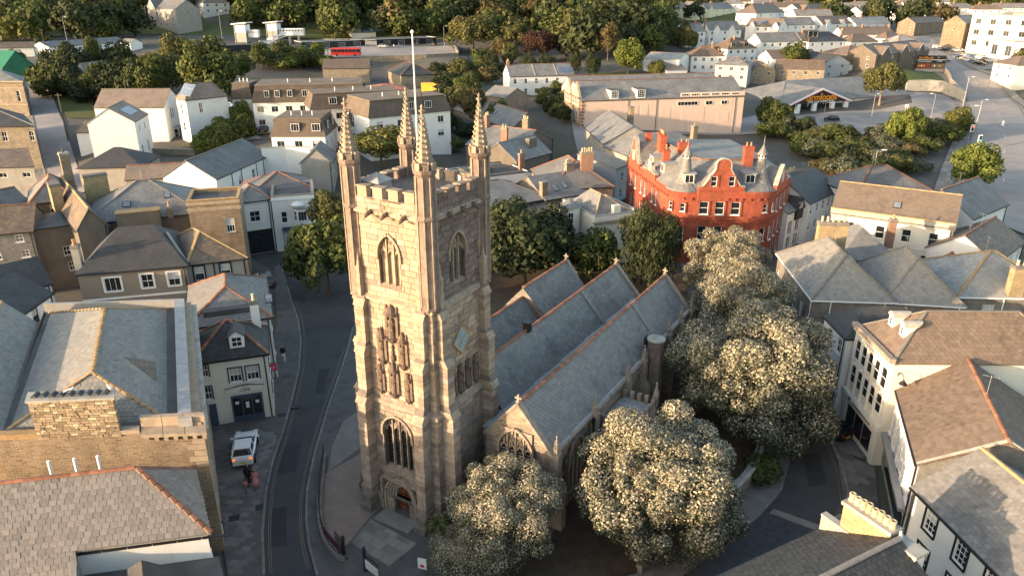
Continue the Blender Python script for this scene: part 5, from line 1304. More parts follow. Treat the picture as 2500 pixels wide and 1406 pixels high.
flat_block('long rear block of mansard flats with a row of small windows, next to the trees', ext((-53.9, 155.9), (-35.0, 159.3), 12.40, 0, 4), 13, 3.3, (.13, .22, .33, .46, .62, .8, .92), 8, ww=1.0)
flat_block('middle block of mansard flats with a flat brown roof and two big windows', ext((-39.6, 147.3), (-32.8, 150.0), 12.20, 0, 11), 9, 2.9, (.24, .55, .82), 5)
flat_block('right-hand block of mansard flats behind the tower pinnacles, scaffolded at its corner', ext((-21.6, 141.6), (-13.9, 146.8), 12.00, 6, 2), 12, 3.0, (.5, .72), 4)
house('mansard_flats_stair_block', 'tall plain white stair block topped by a brown cladding box', 'flats', (-59.5, 160.0), (-55.4, 160.0), 12.60, 6, 1, 'flat', W, 'felt', parapet=0, extra=[('fn', lambda S: mans(S, 3.2, (), sides=False, inset=.3))])
# scaffold on the flats' corner
sc = empty('scaffold', (*(-15.4, 154.9), 5.0), .1); tag(sc, 'timber coloured scaffolding wrapped round the corner of the flats', 'scaffold')
for x in np.arange(-6.0, .1, 2.0):
 for y in (-.4, -1.5): MB().tube([(x, y, -1), (x, y, 10)], .06, 6).build('standard', 'scaffold', sc)
for y in (.6, 2.6, 4.6): MB().tube([(.4, y, -1), (.4, y, 10)], .06, 6).build('standard', 'scaffold', sc)
for z in (2.2, 4.8, 7.4): 
 MB().box(-6.2, .5, -1.5, -.4, z, z + .06).build('deck', 'timber', sc); MB().tube([(-6.2, -1.5, z + 1), (.5, -1.5, z + 1)], .05, 5).build('guard_rail', 'scaffold', sc)
 MB().box(.1, 1.2, -.4, 5, z, z + .06).build('deck', 'timber', sc); MB().tube([(1.2, -.4, z + 1), (1.2, 5, z + 1)], .05, 5).build('guard_rail', 'scaffold', sc)
# stone store sheds below the station wall
house('stone_store_shed', 'long low stone shed with a dark roof under the station wall', 'building', *ext((-57.4, 251.8), (-47.3, 252.8), 10.31, 5), 9, 2.4, 'gable', 'rubble', 'slate_moss', ridge='ridge_grey')
house('hip_roofed_stone_store', 'square stone store with a dark hip roof under the station wall', 'building', (-33.7, 231.0), (-24.0, 235.1), 10.23, 16, 3.0, 'hip', 'rubble', 'slate_dark', ridge='ridge_red')
house('dark_low_roof', 'brick-red flat topped block with small vents beside the rear flats', 'building', (-33.9, 179.5), (-25.1, 182.2), 12.00, 9, 1, 'hip', 'mansard', 'tile_red', ridge=None)
# right-hand street, near
def r1(S):
 root, L, D, E = S['root'], S['L'], S['D'], S['E']
 # brick stack with a row of buff pots, and a rendered stack beside it
 st = MB(); st.box(-.75, -.05, .9, 3.55, E - 1.0, E + 2.35); st.build('chimney', 'brick_yellow', root)
 MB().box(-.85, .05, .8, 3.65, E + 2.35, E + 2.55).build('chimney_cap', 'concrete', root)
 pm = MB().lathe([(.17, 0), (.16, .12), (.13, .36), (.17, .40), (.17, .46), (.11, .47), (.11, .2)], 10).mesh('chimney_pot', 'pot_buff')
 for i in range(8): put('chimney_pot', pm, root, (-.4, 1.05 + i * .335, E + 2.55), rng.random(), (1, 1, rng.uniform(.9, 1.15)))
 MB().box(-.8, -.02, 3.75, 5.0, E - 1, E + 2.05).build('rendered_stack', 'render_cream', root); MB().box(-.9, .06, 3.7, 5.1, E + 2.05, E + 2.2).build('stack_cap', 'concrete', root)
 MB().box(-.32, 0, -.2, D + .2, E - .3, E + .9).build('gable_parapet', 'render_grey', root); MB().box(-.36, .04, -.22, D + .22, E + .9, E + 1.0).build('coping', 'concrete', root)
 MB().box(-1.6, -.33, -.2, 7, 0, E + .1).build('flat_extension', 'render_grey', root); MB().box(-1.66, -.34, -.25, 7, E + .1, E + .3).build('flat_roof', 'felt', root)
S = house('slate_roofed_building', 'dark slate roof with a buff brick chimney of eight pots, cut by the frame bottom', 'building', *ext((16.74, 31.89), (10.61, 28.61), 7.00, 0, 8), 8, 2.4, 'gable', 'render_grey', 'slate_dark', ridge='ridge_grey', extra=[('fn', r1)], pieces=('slate_piece_dark', .36, .28), limit=200, base=-.1)
a = S['ang']; ax, ay = S['root'].location[:2]
seagull(ax + cos(a) * -.4 - sin(a) * 3.9, ay + sin(a) * -.4 + cos(a) * 3.9, S['z0'] + S['E'] + 2.2, 1.2, 'white gull on the rendered stack beside the buff brick chimney')
bw = dict(style='multi', fm='trim_white', surround=('trim_black', .12), sill='trim_black')
house('black_trimmed_house', 'white rendered house with black framed multi-paned windows and a speckled slate roof', 'house', *ext((23.88, 35.90), (24.70, 28.87), 6.80, 0, 4), 7.4, 2.3, 'gable', W, 'slate_grey', ridge='ridge_lichen', base=-.1, win={'f': [(1.75, .35, .95, 1.5, bw), (4.3, .35, .95, 1.5, bw), (6.6, .35, .95, 1.5, bw), (8.9, .35, .95, 1.5, bw), (1.75, 2.9, .95, 1.5, bw), (4.3, 2.9, .95, 1.5, bw), (6.6, 2.9, .95, 1.5, bw)]}, extra=[('pipe', 'f', .15)], pieces=('slate_piece', .34, .26), limit=120)
def r3(S):
 root, L, D, E = S['root'], S['L'], S['D'], S['E']
 shopfront(S, .3, L - .4, 2.7, 'render_bluegrey'); MB().box(.2, L - .2, -.55, -.1, 2.85, 3.1).build('fascia_canopy', 'grey_metal', root)
house('lilac_fronted_house', 'pale lilac shop house with tall white sashes and a mossy gabled roof', 'shop', (28.97, 48.65), (25.43, 38.40), 6.70, 8.6, 2.5, 'gable', 'render_lilac', 'slate_moss', sidewall='slate_hung', ridge='ridge_red', rp=True, base=-.1, win={'f': [('n', 5, (.35,), .85, 1.35), ('n', 5, (2.2,), .85, 1.4)]}, wm=dict(surround=('trim_white', .12), sill='trim_white'), extra=[('fn', r3), ('cope', 'r', 'concrete', .12, .22), ('box', 2.5, 9.0, 8.62, 14, -6, .4, 'render_grey', 'rear_extension'), ('box', 2.4, 9.1, 8.65, 14.1, .4, .52, 'felt', 'flat_roof')], pieces=('slate_piece_brown', .34, .28), limit=200)
def r4(S):
 root, L, D, E = S['root'], S['L'], S['D'], S['E']
 MB().box(-.3, L + .3, -.45, .0, E - .05, E + .3).build('cornice', 'trim_stone', root); MB().box(-.2, L + .2, -.3, .0, E - .3, E - .06).build('cornice', 'render_cream', root)
 for i in range(5):
  x = .75 + i * (L - 1.5) / 4
  m = MB(); f = lambda u, d, z: (u + x, d, z); ring(m, f, [(-.5, E - 2.6), (-.5, E - 1.3)] + [(.5 * cos(pi - pi * k / 8), E - 1.3 + .5 * sin(pi - pi * k / 8)) for k in range(9)] + [(.5, E - 1.3), (.5, E - 2.6)], -.14, .02, .14); m.build('arch_moulding', 'trim_cream', root)
  MB().box(x - .62, x - .5, -.2, 0, 3.6, E - .4).build('pilaster', 'trim_cream', root)
  add_window(root, (x, -.05, E - 2.6), 0, .9, 1.7, 'one'); add_window(root, (x, -.05, E - 4.75), 0, .9, 1.6, 'one')
  MB().lathe([(.1, 0), (.22, .05), (.22, .12), (.05, .2)], 8).build('carved_boss', 'trim_cream', root, loc=(x, -.05, E - 3.1))
 MB().box(-.1, L + .1, -.35, 0, 3.15, 3.6).build('fascia', 'render_cream', root); bd = MB().box(.6, L - .6, -.42, -.36, 3.2, 3.55).build('sign_board', 'trim_cream', root)
 MB().box(2.2, L - .7, -.44, -.422, 3.24, 3.34).build('sign_stripe', 'trim_blue', bd); MB().lathe([(.16, -.02), (.16, .02)], 14).build('sign_roundel', 'trim_blue', root, loc=(1.6, -.45, 3.38)).rotation_euler = (pi/2, 0, 0)
 shopfront(S, .8, L - .6, 3.0, 'render_cream'); MB().box(-.05, .6, -.12, 0, 0, 3.1).build('pilaster', 'trim_cream', root); MB().box(L - .6, L + .05, -.12, 0, 0, 3.1).build('pilaster', 'trim_cream', root)
def hanging_lamp(S, face, u, z, out=.9):
 (ox, oy), (ux, uy), rot, LL = face_info(face, S['L'], S['D']); nx, ny = uy, -ux
 x, y, zz = ox + ux * u, oy + uy * u, S['E'] - z
 f = lambda d, h: (x + nx * d, y + ny * d, zz + h)
 MB().tube([f(0, 0), f(.1, .3), f(out * .5, .48), f(out * .9, .4), f(out, .1)], .03, 6).build('lamp_bracket', 'iron', S['root'])
 c = f(out, 0); MB().lathe([(.3, -.2), (.22, -.08), (.1, .05), (.05, .15)], 10, c[0], c[1]).build('lamp_shade', 'iron', S['root'], loc=(0, 0, c[2]))
S4 = house('arched_cream_building', 'cream building with arched windows, cornice and a big brown roof with two rounded dormers', 'building', (27.92, 53.67), (27.83, 47.65), 9.00, 13.5, 2.6, 'hip', 'render_cream', 'slate_brown', ridge='ridge_grey', base=-.1, hipin=3.3, pieces=('slate_piece_brown', .40, .32), limit=300, gut=None,
   extra=[('fn', r4), ('dorm', 'f', 2.2, .42, .75, .75, 'arch', 'trim_cream', 'concrete', 'one'), ('dorm', 'f', 4.0, .42, .75, .75, 'arch', 'trim_cream', 'concrete', 'one'), ('sky', 'r', 11.2, .25, .9, 1.3), ('fn', lambda S: hanging_lamp(S, 'r', .5, 1.2))])
house('white_corner_shop', 'plain white three storey corner shop with a dark slate roof', 'shop', *ext((27.37, 58.56), (27.40, 54.48), 7.80, 0, .3), 7.5, 1.7, 'hip', W, 'slate_dark', ridge=None, base=-.1, win={'f': [(.3, .7, .8, 1.3), (.75, .7, .8, 1.3), (.3, 3.0, .8, 1.3), (.75, 3.0, .8, 1.3)]}, wm=dict(sill='trim_white'), extra=[('fn', lambda S: shopfront(S, .2, S['L'] - .2, 2.5, 'render_bluegrey')), ('band', 5.1, .3, 'render_bluegrey', 'f', .2)])
gs = dict(style='multi', sill='trim_white')
S6 = house('stone_bank', 'rubble stone hall with tall white windows beside the silver trees', 'building', (28.79, 75.00), (27.75, 62.33), 7.80, 7.2, 3.0, 'hip', 'rubble_grey', 'slate_grey', ridge='ridge_grey', base=-.1, win={'f': [('n', 6, (1.6,), 1.0, 3.2, 'multi')]}, gut='trim_white', pieces=('slate_piece_pale', .34, .26), limit=200,
   extra=[('chim', 1.6, 4.6, .9, 2.9, 4.1, 5, 'brick_yellow', 'pot_buff'), ('fn', lambda S: hanging_lamp(S, 'f', 8.0, 1.4)), ('pipe', 'r', 1.6, 0, 'trim_white'), ('pipe', 'r', 6.4, 0, 'trim_white')])
house('stone_bank_wing', 'sunlit stone wing with a patched slate hip roof behind the stone hall', 'building', (34.21, 62.08), (40.80, 61.04), 7.70, 10, 3.1, 'hip', 'rubble_grey', 'slate_pale', ridge='ridge_grey', base=-.1, win={'f': [(.22, .55, 1.2, .9, 'multi'), (.62, .6, 1.3, 1.2, 'multi')]}, gut='trim_white', wm=dict(surround=('brick_brown', .14)), pieces=('slate_piece_pale', .34, .26), limit=150)
house('hipped_slate_annexe', 'green-grey slate hip roof tucked behind the stone hall chimney', 'building', (36.20, 76.56), (42.63, 76.10), 6.60, 8, 2.6, 'hip', 'rubble_grey', 'slate_grey', base=-.1, ridge=None, extra=[('chim', 7.2, 5.0, .8, .6, 3.2, 1, 'brick_brown', 'pot')])
house('grey_stone_villa', 'grey stone house with a pale slate roof, tall sash window and buff chimney pots', 'house', *ext((41.76, 63.49), (47.69, 63.15), 7.60, 0, 4), 9.5, 2.8, 'hip', 'rubble_grey', 'slate_pale', ridge='ridge_lichen', base=-.1, gut='trim_white', win={'f': [(3.0, .9, 1.1, 1.9, 'multi')]}, extra=[('chim', 5.1, .3, 1.3, .8, 3.0, 2, 'brick_yellow', 'pot_buff'), ('pipe', 'f', 4.2, 0, 'trim_white')], sidewall='rubble_grey')
def r8(S):
 MB().box(-.15, S['L'] + .15, -.3, -.01, S['E'] - .35, S['E'] + .5).build('parapet', 'concrete', S['root']); MB().box(-.2, S['L'] + .2, -.36, .1, S['E'] + .5, S['E'] + .6).build('coping', 'ridge_lichen', S['root'])
house('white_parapet_hotel', 'long white building with a lichened parapet and brown slate roof, facing the stone hall', 'building', (40.42, 89.62), (51.99, 82.71), 8.20, 8.6, 2.9, 'gable', 'render_cream', 'slate_brown', ridge='ridge_lichen', base=-.1, win={'f': [(.17, 1.0, 1.0, 1.6, 'one'), (.43, 1.0, 1.0, 1.6, 'one'), (.645, 1.0, 1.0, 1.6, 'one'), (.86, 1.0, 1.0, 1.6, 'one'), (.61, 3.9, 1.0, 1.6, 'one'), (.83, 3.9, 1.0, 1.6, 'one'), (.25, 3.9, 1.0, 1.6, 'one')]}, wm=dict(surround=('trim_cream', .13), sill='trim_cream'), extra=[('fn', r8), ('band', 3.2, .16, 'trim_cream', 'f'), ('sky', 'f', 7, .35, .9, 1.0)])
house('blue_slate_hall', 'white hall with a blue-grey slate roof behind the parapeted building', 'building', (57.71, 88.56), (66.32, 95.41), 7.60, 8.5, 2.8, 'gable', W, 'slate_blue', ridge='ridge_red', base=-.1)
house('mossy_l_shaped_house', 'white house with a mossy dark roof and orange ridge by the main road', 'house', (53.33, 76.25), (61.13, 83.44), 6.30, 7, 2.2, 'gable', W, 'slate_moss', ridge='ridge_red', base=-.1, win={'f': [('n', 4, (.8,), .8, 1.1)]}, extra=[('sky', 'b', 3, .4, .8, 1.2)])
house('mossy_rear_wing', 'low mossy roofed wing with orange hips below the white hall', 'house', (49.64, 79.17), (53.66, 77.49), 5.80, 5.5, 1.8, 'hip', 'render_cream', 'slate_moss', ridge='ridge_red', base=-.1)
house('grey_pyramid_hall', 'blue-grey slate roof with an orange ridge beside the scrubby trees', 'building', (48.61, 101.09), (60.77, 102.79), 7.20, 10, 3.0, 'hip', W, 'slate_blue', ridge='ridge_red', base=-.1)
tim = dict(style='sash', surround=('trim_black', .1))
house('timber_gabled_house', 'white house with a black half-timbered gable next to the red brick building', 'house', (38.10, 97.91), (42.94, 102.98), 5.60, 9, 2.3, 'gable', W, 'slate_grey', ridge=None, base=-.1, win={'f': [('n', 3, (1.6,), .75, 1.5), ('n', 3, (3.9,), .75, 1.4)]}, wm=tim, extra=[('gablet', 3.4, 2.2, 1.6, 'trim_black', 'slate_dark', .25, 1.5, 'trim_black', (-.1, 1.2, .9, 'wide')), ('chim', .4, 5, .9, 1.8, 4.0, 4, 'render_grey')])
house('white_row_house', 'white three storey row house with a dark slate roof down the side street', 'house', (42.04, 100.80), (49.2, 108.2), 6.20, 8, 2.7, 'gable', W, 'slate_dark', ridge=None, base=-.1, win={'f': [('n', 5, (.6, 3.0), .8, 1.3)]}, wm=dict(sill='trim_white'))
# red brick building with curved corners
def red_building():
 root = empty('red_brick_building', (28.0, 92.0, 0), 0); tag(root, 'ornate red brick building with gables, tall windows and two bell-shaped turret roofs', 'building')
 Pp = [(17.8 + .1, 112.5), (20.5, 94.7)]
 def arc(p0, p1, c, n=5):
  return [((1 - t) ** 2 * p0[0] + 2 * t * (1 - t) * c[0] + t * t * p1[0], (1 - t) ** 2 * p0[1] + 2 * t * (1 - t) * c[1] + t * t * p1[1]) for t in [i / n for i in range(n + 1)]]
 c1 = arc((20.5, 94.9), (23.8, 92.7), (20.8, 92.7)); c2 = arc((30.1, 92.2), (34.3, 93.4), (33.4, 91.9)); 
 out = [(17.9, 112.5)] + c1 + c2 + [(39.0, 101.0), (36.5, 112.5)]
 out = [(x - 28, y - 92) for x, y in out]; E = 10.0
 m = MB(); m.prism(out, -.1, E); m.build('wall', 'brick_red', root)
 def seg_win(p0, p1, cols, zs, w, h, style='one'):
  L = hypot(p1[0] - p0[0], p1[1] - p0[1]); a = atan2(p1[1] - p0[1], p1[0] - p0[0]); nx, ny = sin(a), -cos(a)
  for z in zs:
   for c in cols:
    x, y = p0[0] + (p1[0] - p0[0]) * c + nx * .05, p0[1] + (p1[1] - p0[1]) * c + ny * .05
    add_window(root, (x, y, z), a, w, h, style, sill='trim_white', surround=('red_trim', .12))
 pl = out
 f0, f1 = pl[0], pl[1]; mid0, mid1 = pl[6], pl[7]; r0, r1 = pl[12], pl[13]
 seg_win(f0, f1, (.14, .27, .42, .52, .7, .8), (6.6, 3.3), .75, 2.0)
 seg_win(mid0, mid1, (.18, .5, .82), (7.0,), 1.15, 1.7); seg_win(mid0, mid1, (.18, .5, .82), (3.5,), 1.1, 1.9)
 for s, cc in ((2, .5), (4, .5), (9, .5), (11, .5)): seg_win(pl[s], pl[s + 1], (cc,), (7.3,), .62, 1.1); 
 for s in (4, 9, 11): seg_win(pl[s], pl[s + 1], (.5,), (3.4,), .72, 1.8)
 seg_win(r0, r1, (.18, .42, .66), (6.8, 3.4), .7, 2.0)
 for s in (6, 9): seg_win(pl[s], pl[s + 1], (.5,), (.4,), .9, 2.3, 'plain')
 seg_win(r0, r1, (.2, .5, .8), (.3,), 1.1, 2.5, 'plain'); seg_win(f0, f1, (.2, .4, .6, .8), (.3,), 1.4, 2.4, 'plain')
 vis = pl[:14]
 for z, h, o, nm in ((E - .55, .5, .14, 'cornice'), (6.3, .22, .1, 'string_course'), (5.9, .14, .07, 'string_course'), (2.95, .3, .12, 'string_course'), (9.1, .14, .07, 'string_course')):
  for a, b in zip(vis, vis[1:]):
   an = atan2(b[1] - a[1], b[0] - a[0]); n = (sin(an) * o / 2, -cos(an) * o / 2)
   MB().beam((a[0] + n[0], a[1] + n[1], z), (b[0] + n[0], b[1] + n[1], z), o, h).build(nm, 'red_trim', root)
 for a, b in zip(vis, vis[1:]):      # corbel blocks below the eaves
  l = hypot(b[0] - a[0], b[1] - a[1]); an = atan2(b[1] - a[1], b[0] - a[0])
  for i in range(int(l / .8)):
   t = (i + .5) / int(l / .8); MB().obox(a[0] + (b[0] - a[0]) * t + sin(an) * .1, a[1] + (b[1] - a[1]) * t - cos(an) * .1, .28, .25, E - 1.1, E - .8, an).build('corbel', 'red_trim', root)
 # slate roof: sloping skirt up to a ridge line set back from the front
 inn = []
 for i, p in enumerate(pl):
  inn.append(None)
 rid = [(-5.6, 20.0), (-3.6, 6.5), (-2.6, 5.4), (0, 4.9), (3.4, 5.2), (5.0, 5.6), (6.2, 9.5), (5.0, 20.0)]
 mp = [0, 1, 1, 2, 2, 3, 3, 4, 4, 5, 5, 5, 5, 6, 7]
 m = MB(); zt = E + 3.1
 for i in range(len(pl) - 1):
  a, b = pl[i], pl[i + 1]; ra, rb = rid[min(mp[i], 7)], rid[min(mp[i + 1], 7)]
  q = [(a[0], a[1], E), (b[0], b[1], E), (rb[0], rb[1], zt)] + ([(ra[0], ra[1], zt)] if ra != rb else [])
  m.poly(q)
 m.poly([(x, y, zt) for x, y in rid]); m.build('roof', 'slate_grey', root)
 for a, b in zip(rid[:-1], rid[1:-1]): ridge_bar(root, (a[0], a[1], zt + .08), (b[0], b[1], zt + .08), 'ridge_red', False, r=.16)
 # front shaped gable
 gx0, gx1 = mid0[0] + .2, mid1[0] - .2; gy = (mid0[1] + mid1[1]) / 2 - .18; gc = (gx0 + gx1) / 2; hw = (gx1 - gx0) / 2
 prof = [(-hw, E - 1.2), (hw, E - 1.2), (hw, E + .7), (hw - .4, E + .7), (hw - .7, E + .9), (.95, E + 2.9), (.95, E + 3.6), (.75, E + 4.0), (.4, E + 4.2), (0, E + 4.28), (-.4, E + 4.2), (-.75, E + 4.0), (-.95, E + 3.6), (-.95, E + 2.9), (-hw + .7, E + .9), (-hw + .4, E + .7), (-hw, E + .7)]
 n = len(prof); m = MB(); m.faces([(gc + x, gy, z) for x, z in prof] + [(gc + x, gy + .5, z) for x, z in prof], [tuple(range(n)), tuple(range(2 * n - 1, n - 1, -1))] + [(i, n + i, n + (i + 1) % n, (i + 1) % n) for i in range(n)])
 m.build('gable', 'brick_red', root)
 for a, b in zip(prof[2:], prof[3:]): MB().beam((gc + a[0], gy + .22, a[1] + .05), (gc + b[0], gy + .22, b[1] + .05), .62, .12).build('gable_coping', 'concrete', root)
 for x in (-1.15, 1.15): add_window(root, (gc + x, gy - .04, E + .75), 0, .8, 1.35, 'one', surround=('red_trim', .12))
 seg = [(gc - hw, gy - .08, E + .2), (gc + hw, gy - .08, E + .2)]; MB().beam(seg[0], seg[1], .12, .2).build('string_course', 'red_trim', root)
 m = MB(); m.slab([(gc + hw - .3, gy + .3, E + .6), (gc + hw - .3, gy + 1.2, E + .6), (gc, gy + 5.2, E + 3.2), (gc, gy + .3, E + 3.2)], .1); m.slab([(gc - hw + .3, gy + 1.2, E + .6), (gc - hw + .3, gy + .3, E + .6), (gc, gy + .3, E + 3.2), (gc, gy + 5.2, E + 3.2)], .1); m.build('gable_roof', 'slate_grey', root)
 # left facade: two curved gables; right end gable
 def side_gable(p0, p1, t0, t1, hh, curved=True):
  a = atan2(p1[1] - p0[1], p1[0] - p0[0]); L = hypot(p1[0] - p0[0], p1[1] - p0[1]); w = L * (t1 - t0); x0, y0 = p0[0] + cos(a) * L * (t0 + t1) / 2, p0[1] + sin(a) * L * (t0 + t1) / 2
  pr = [(-w/2, E - .8), (w/2, E - .8), (w/2, E + .5)] + ([(w * .36, E + .55), (w * .22, E + hh * .42), (w * .13, E + hh * .8), (w * .1, E + hh), (0, E + hh + .35), (-w * .1, E + hh), (-w * .13, E + hh * .8), (-w * .22, E + hh * .42), (-w * .36, E + .55)] if curved else [(0, E + hh)]) + [(-w/2, E + .5)]
  n = len(pr); m = MB(); m.faces([(x, -.15, z) for x, z in pr] + [(x, .35, z) for x, z in pr], [tuple(range(n)), tuple(range(2 * n - 1, n - 1, -1))] + [(i, n + i, n + (i + 1) % n, (i + 1) % n) for i in range(n)])
  g = m.build('gable', 'brick_red', root, loc=(x0, y0, 0), rotz=a)
  for q, r in zip(pr[2:], pr[3:]): MB().beam((q[0], .1, q[1] + .05), (r[0], .1, r[1] + .05), .6, .12).build('coping', 'concrete', g)
  for x in (-.35, .35): add_window(g, (x, -.17, E + .6), 0, .4, 1.4, 'plain')
  m = MB(); k = w * .42; m.slab([(k, .3, E + .4), (k, 4.0, E + .6), (0, 4.5, E + hh * .9), (0, .3, E + hh * .9)], .1); m.slab([(-k, 4.0, E + .6), (-k, .3, E + .4), (0, .3, E + hh * .9), (0, 4.5, E + hh * .9)], .1); m.build('gable_roof', 'slate_grey', g)
 side_gable(f0, f1, .02, .34, 3.6); side_gable(f0, f1, .46, .74, 1.3); side_gable(r0, r1, .0, .6, 2.8, False)
 # bell turrets on the curved corners
 for cx, cy in ((-5.2, 2.9), (4.6, 3.0)):
  MB().lathe([(2.5, E - .1), (2.35, E + .1), (1.5, E + .65), (.98, E + 1.4), (.68, E + 2.5), (.5, E + 3.9)], 16, cx, cy).build('bell_roof', 'slate_grey', root, smooth=False)
  MB().lathe([(.52, E + 3.85), (.52, E + 4.35)], 8, cx, cy).build('lantern', 'trim_white', root)
  for k in range(8): t = 2 * pi * (k + .5) / 8; MB().obox(cx + .5 * cos(t), cy + .5 * sin(t), .12, .2, E + 3.98, E + 4.25, t).build('louvre', 'trim_black', root)
  MB().lathe([(.75, E + 4.33), (.6, E + 4.5), (.42, E + 4.9), (.22, E + 5.2), (.07, E + 5.6), (.05, E + 6.4), (.01, E + 6.8)], 10, cx, cy).build('turret_cap', 'slate_grey', root)
 for x, y, w, d, h, n in ((-6.0, 16.0, .9, 2.6, 4.9, 4), (-3.9, 11.0, 1.5, 1.5, 4.6, 2), (-6.6, 9.5, .9, 1.1, 3.9, 1), (3.2, 4.6, 1.2, .9, 5.3, 2), (-7.6, 18.2, .8, .8, 4.6, 0)): chimney(root, x, y, E - .2, w, d, h, n, 'brick_red', 'pot', cap='red_trim')
 # dormers
 for x, y, a in ((gc - hw - 1.0, gy + 1.4, 0), (gc + hw + 1.0, gy + 1.4, 0), (-7.2, 8.2, -1.42), (-7.9, 12.8, -1.42), (7.6, 4.2, .95)):
  d = MB().box(-.75, .75, 0, 1.9, -.3, 1.3).build('dormer', 'render_grey', root, loc=(x, y, E + .75), rotz=a); MB().box(-.9, .9, -.15, 2.0, 1.3, 1.4).build('dormer_roof', 'lead', d); add_window(d, (0, -.03, .1), 0, 1.2, 1.1, 'case')
red_building()
# between the church and the red building
def cream(S):
 root, L, D, E = S['root'], S['L'], S['D'], S['E']
 a, b, c, d, p, q = (.8, 1.2, E - .3), (L - .6, 1.2, E - .3), (L - .6, D - .3, E - .3), (.8, D - .3, E - .3), (L * .42, 3.6, E + 1.9), (L * .42, D - 2.5, E + 1.9)
 m = MB(); [m.slab(s, .1) for s in ([a, b, p], [b, c, q, p], [c, d, q], [d, a, p, q])]; m.build('hip_roof', 'slate_grey', root)
 for e in ((p, q), (b, p), (a, p)): ridge_bar(root, (e[0][0], e[0][1], e[0][2] + .05), (e[1][0], e[1][1], e[1][2] + .05), 'ridge_lichen', False, r=.1)
 MB().box(-.2, L + .2, -.35, 0, E - .95, E - .7).build('cornice', 'trim_stone', root)
 MB().box(.2, 2.2, -.06, .0, E - .5, E - .1).build('parapet_panel', 'render_cream', root); MB().box(L - 2.2, L - .2, -.06, .0, E - .5, E - .1).build('parapet_panel', 'render_cream', root)
 MB().box(L/2 - .5, L/2 + .5, .1, .8, E, E + 1.1).build('parapet_block', 'render_cream', root)
 # curved bow with a row of windows and a round turret behind it
 MB().lathe([(2.6, 0), (2.6, E - 3.3)], 20, -2.4, 1.6).build('bow', 'render_cream', root); MB().lathe([(2.75, E - 3.3), (2.75, E - 2.95), (.1, E - 2.9)], 20, -2.4, 1.6).build('bow_roof', 'felt', root)
 for k in range(9):
  t = -pi + .15 + k * .34; add_window(root, (-2.4 + 2.62 * cos(t), 1.6 + 2.62 * sin(t), E - 5.3), t + pi/2, .8, 1.9, 'one')
 MB().lathe([(1.5, 0), (1.5, E + .55)], 16, -1.4, 4.4).build('turret', 'render_cream', root); MB().lathe([(1.7, E + .5), (.1, E + 1.4)], 16, -1.4, 4.4).build('turret_roof', 'slate_grey', root)
 add_window(root, (-1.4 + 1.52 * cos(-1.9), 4.4 + 1.52 * sin(-1.9), E - 1.5), -1.9 + pi/2, .75, 1.5, 'sash')
house('cream_bow_building', 'cream building with a curved bow window, round turret and classical parapet', 'building', (10.58, 90.52), (16.77, 93.16), 7.20, 9, 1, 'flat', 'render_cream', 'felt', parapet=.5, coping='concrete', base=-.1, extra=[('fn', cream)], win={'f': [(.4, 2.2, 1.1, 1.9, 'sash'), (.8, 2.2, 1.1, 1.9, 'sash')]})
house('skylight_slate_range', 'mossy slate roof with two skylights behind the cream bow building', 'building', (4.75, 101.09), (12.2, 105.7), 6.60, 9, 2.4, 'gable', 'rubble_grey', 'slate_grey', ridge=None, base=-.1, extra=[('sky', 'f', 2.8, .25, .7, 1.4), ('sky', 'f', 4.6, .3, .7, 1.4), ('chim', 7.2, 4.4, 1.4, .7, 3.6, 6, 'rubble', 'pot_buff'), ('chim', .3, 1.0, .9, .8, 2.4, 0, 'rubble_lit')])
house('dark_walled_range', 'wide grey slate roof over slate-dark walls beside the church tower', 'building', *ext((-2.79, 97.06), (5.62, 102.20), 6.60, 6), 11, 2.2, 'hip', 'slate_dark', 'slate_grey', ridge='ridge_grey', base=-.1, win={'f': [(.84, .5, 1.0, 1.2, 'case')]})
house('low_slate_lean_to', 'low slate roof rising above the churchyard trees', 'building', *ext((-2.54, 97.56), (7.50, 99.98), 5.00, 6), 6, 1.6, 'hip', 'slate_dark', 'slate_blue', ridge=None, base=-.1)
# alley houses
house('brick_chimney_house', 'slate hip roofed house with a tall red brick chimney of five buff pots', 'house', (3.2, 117.5), (5.68, 104.77), 7.20, 9.5, 3.0, 'hip', 'rubble', 'slate_blue', ridge='ridge_red', base=-.1, win={'f': [('n', 3, (.8, 3.2), .9, 1.6)]}, extra=[('chim', 9.8, 6.2, .9, 1.9, 4.6, 5, 'brick_brown', 'pot_buff')])
def acs(S):
 for x in (1.2, 2.6): MB().box(x, x + 1.0, -.5, -.1, S['E'] - 2.6, S['E'] - 1.7).build('air_conditioner', 'white_metal', S['root'])
 MB().box(1, 6, 3, 6, S['E'] - .2, S['E'] + .7).build('roof_plant', 'felt', S['root']); MB().box(2.2, 3.8, 2.95, 4.5, S['E'] + .7, S['E'] + .85).build('rooflight', 'glass_roof', S['root'])
house('flat_roofed_white_block', 'flat felt roofed white block with air conditioners on its wall', 'building', *ext((-3.5, 115.8), (3.2, 119.2), 6.40, 4), 9, 1, 'flat', W, 'felt', parapet=.3, coping='trim_black', base=-.1, extra=[('fn', acs), ('chim', 11.2, 3, .9, .7, 2.6, 1, 'brick_brown')])
house('grey_slate_cottage', 'grey slate cottage with a rendered chimney along the narrow alley', 'house', (0.8, 124.2), (7.0, 131.8), 7.08, 8, 2.6, 'gable', 'render_brown', 'slate_grey', ridge='ridge_grey', extra=[('chim', 6.6, 2.0, 2.2, .8, 2.8, 0, 'render_brown')])
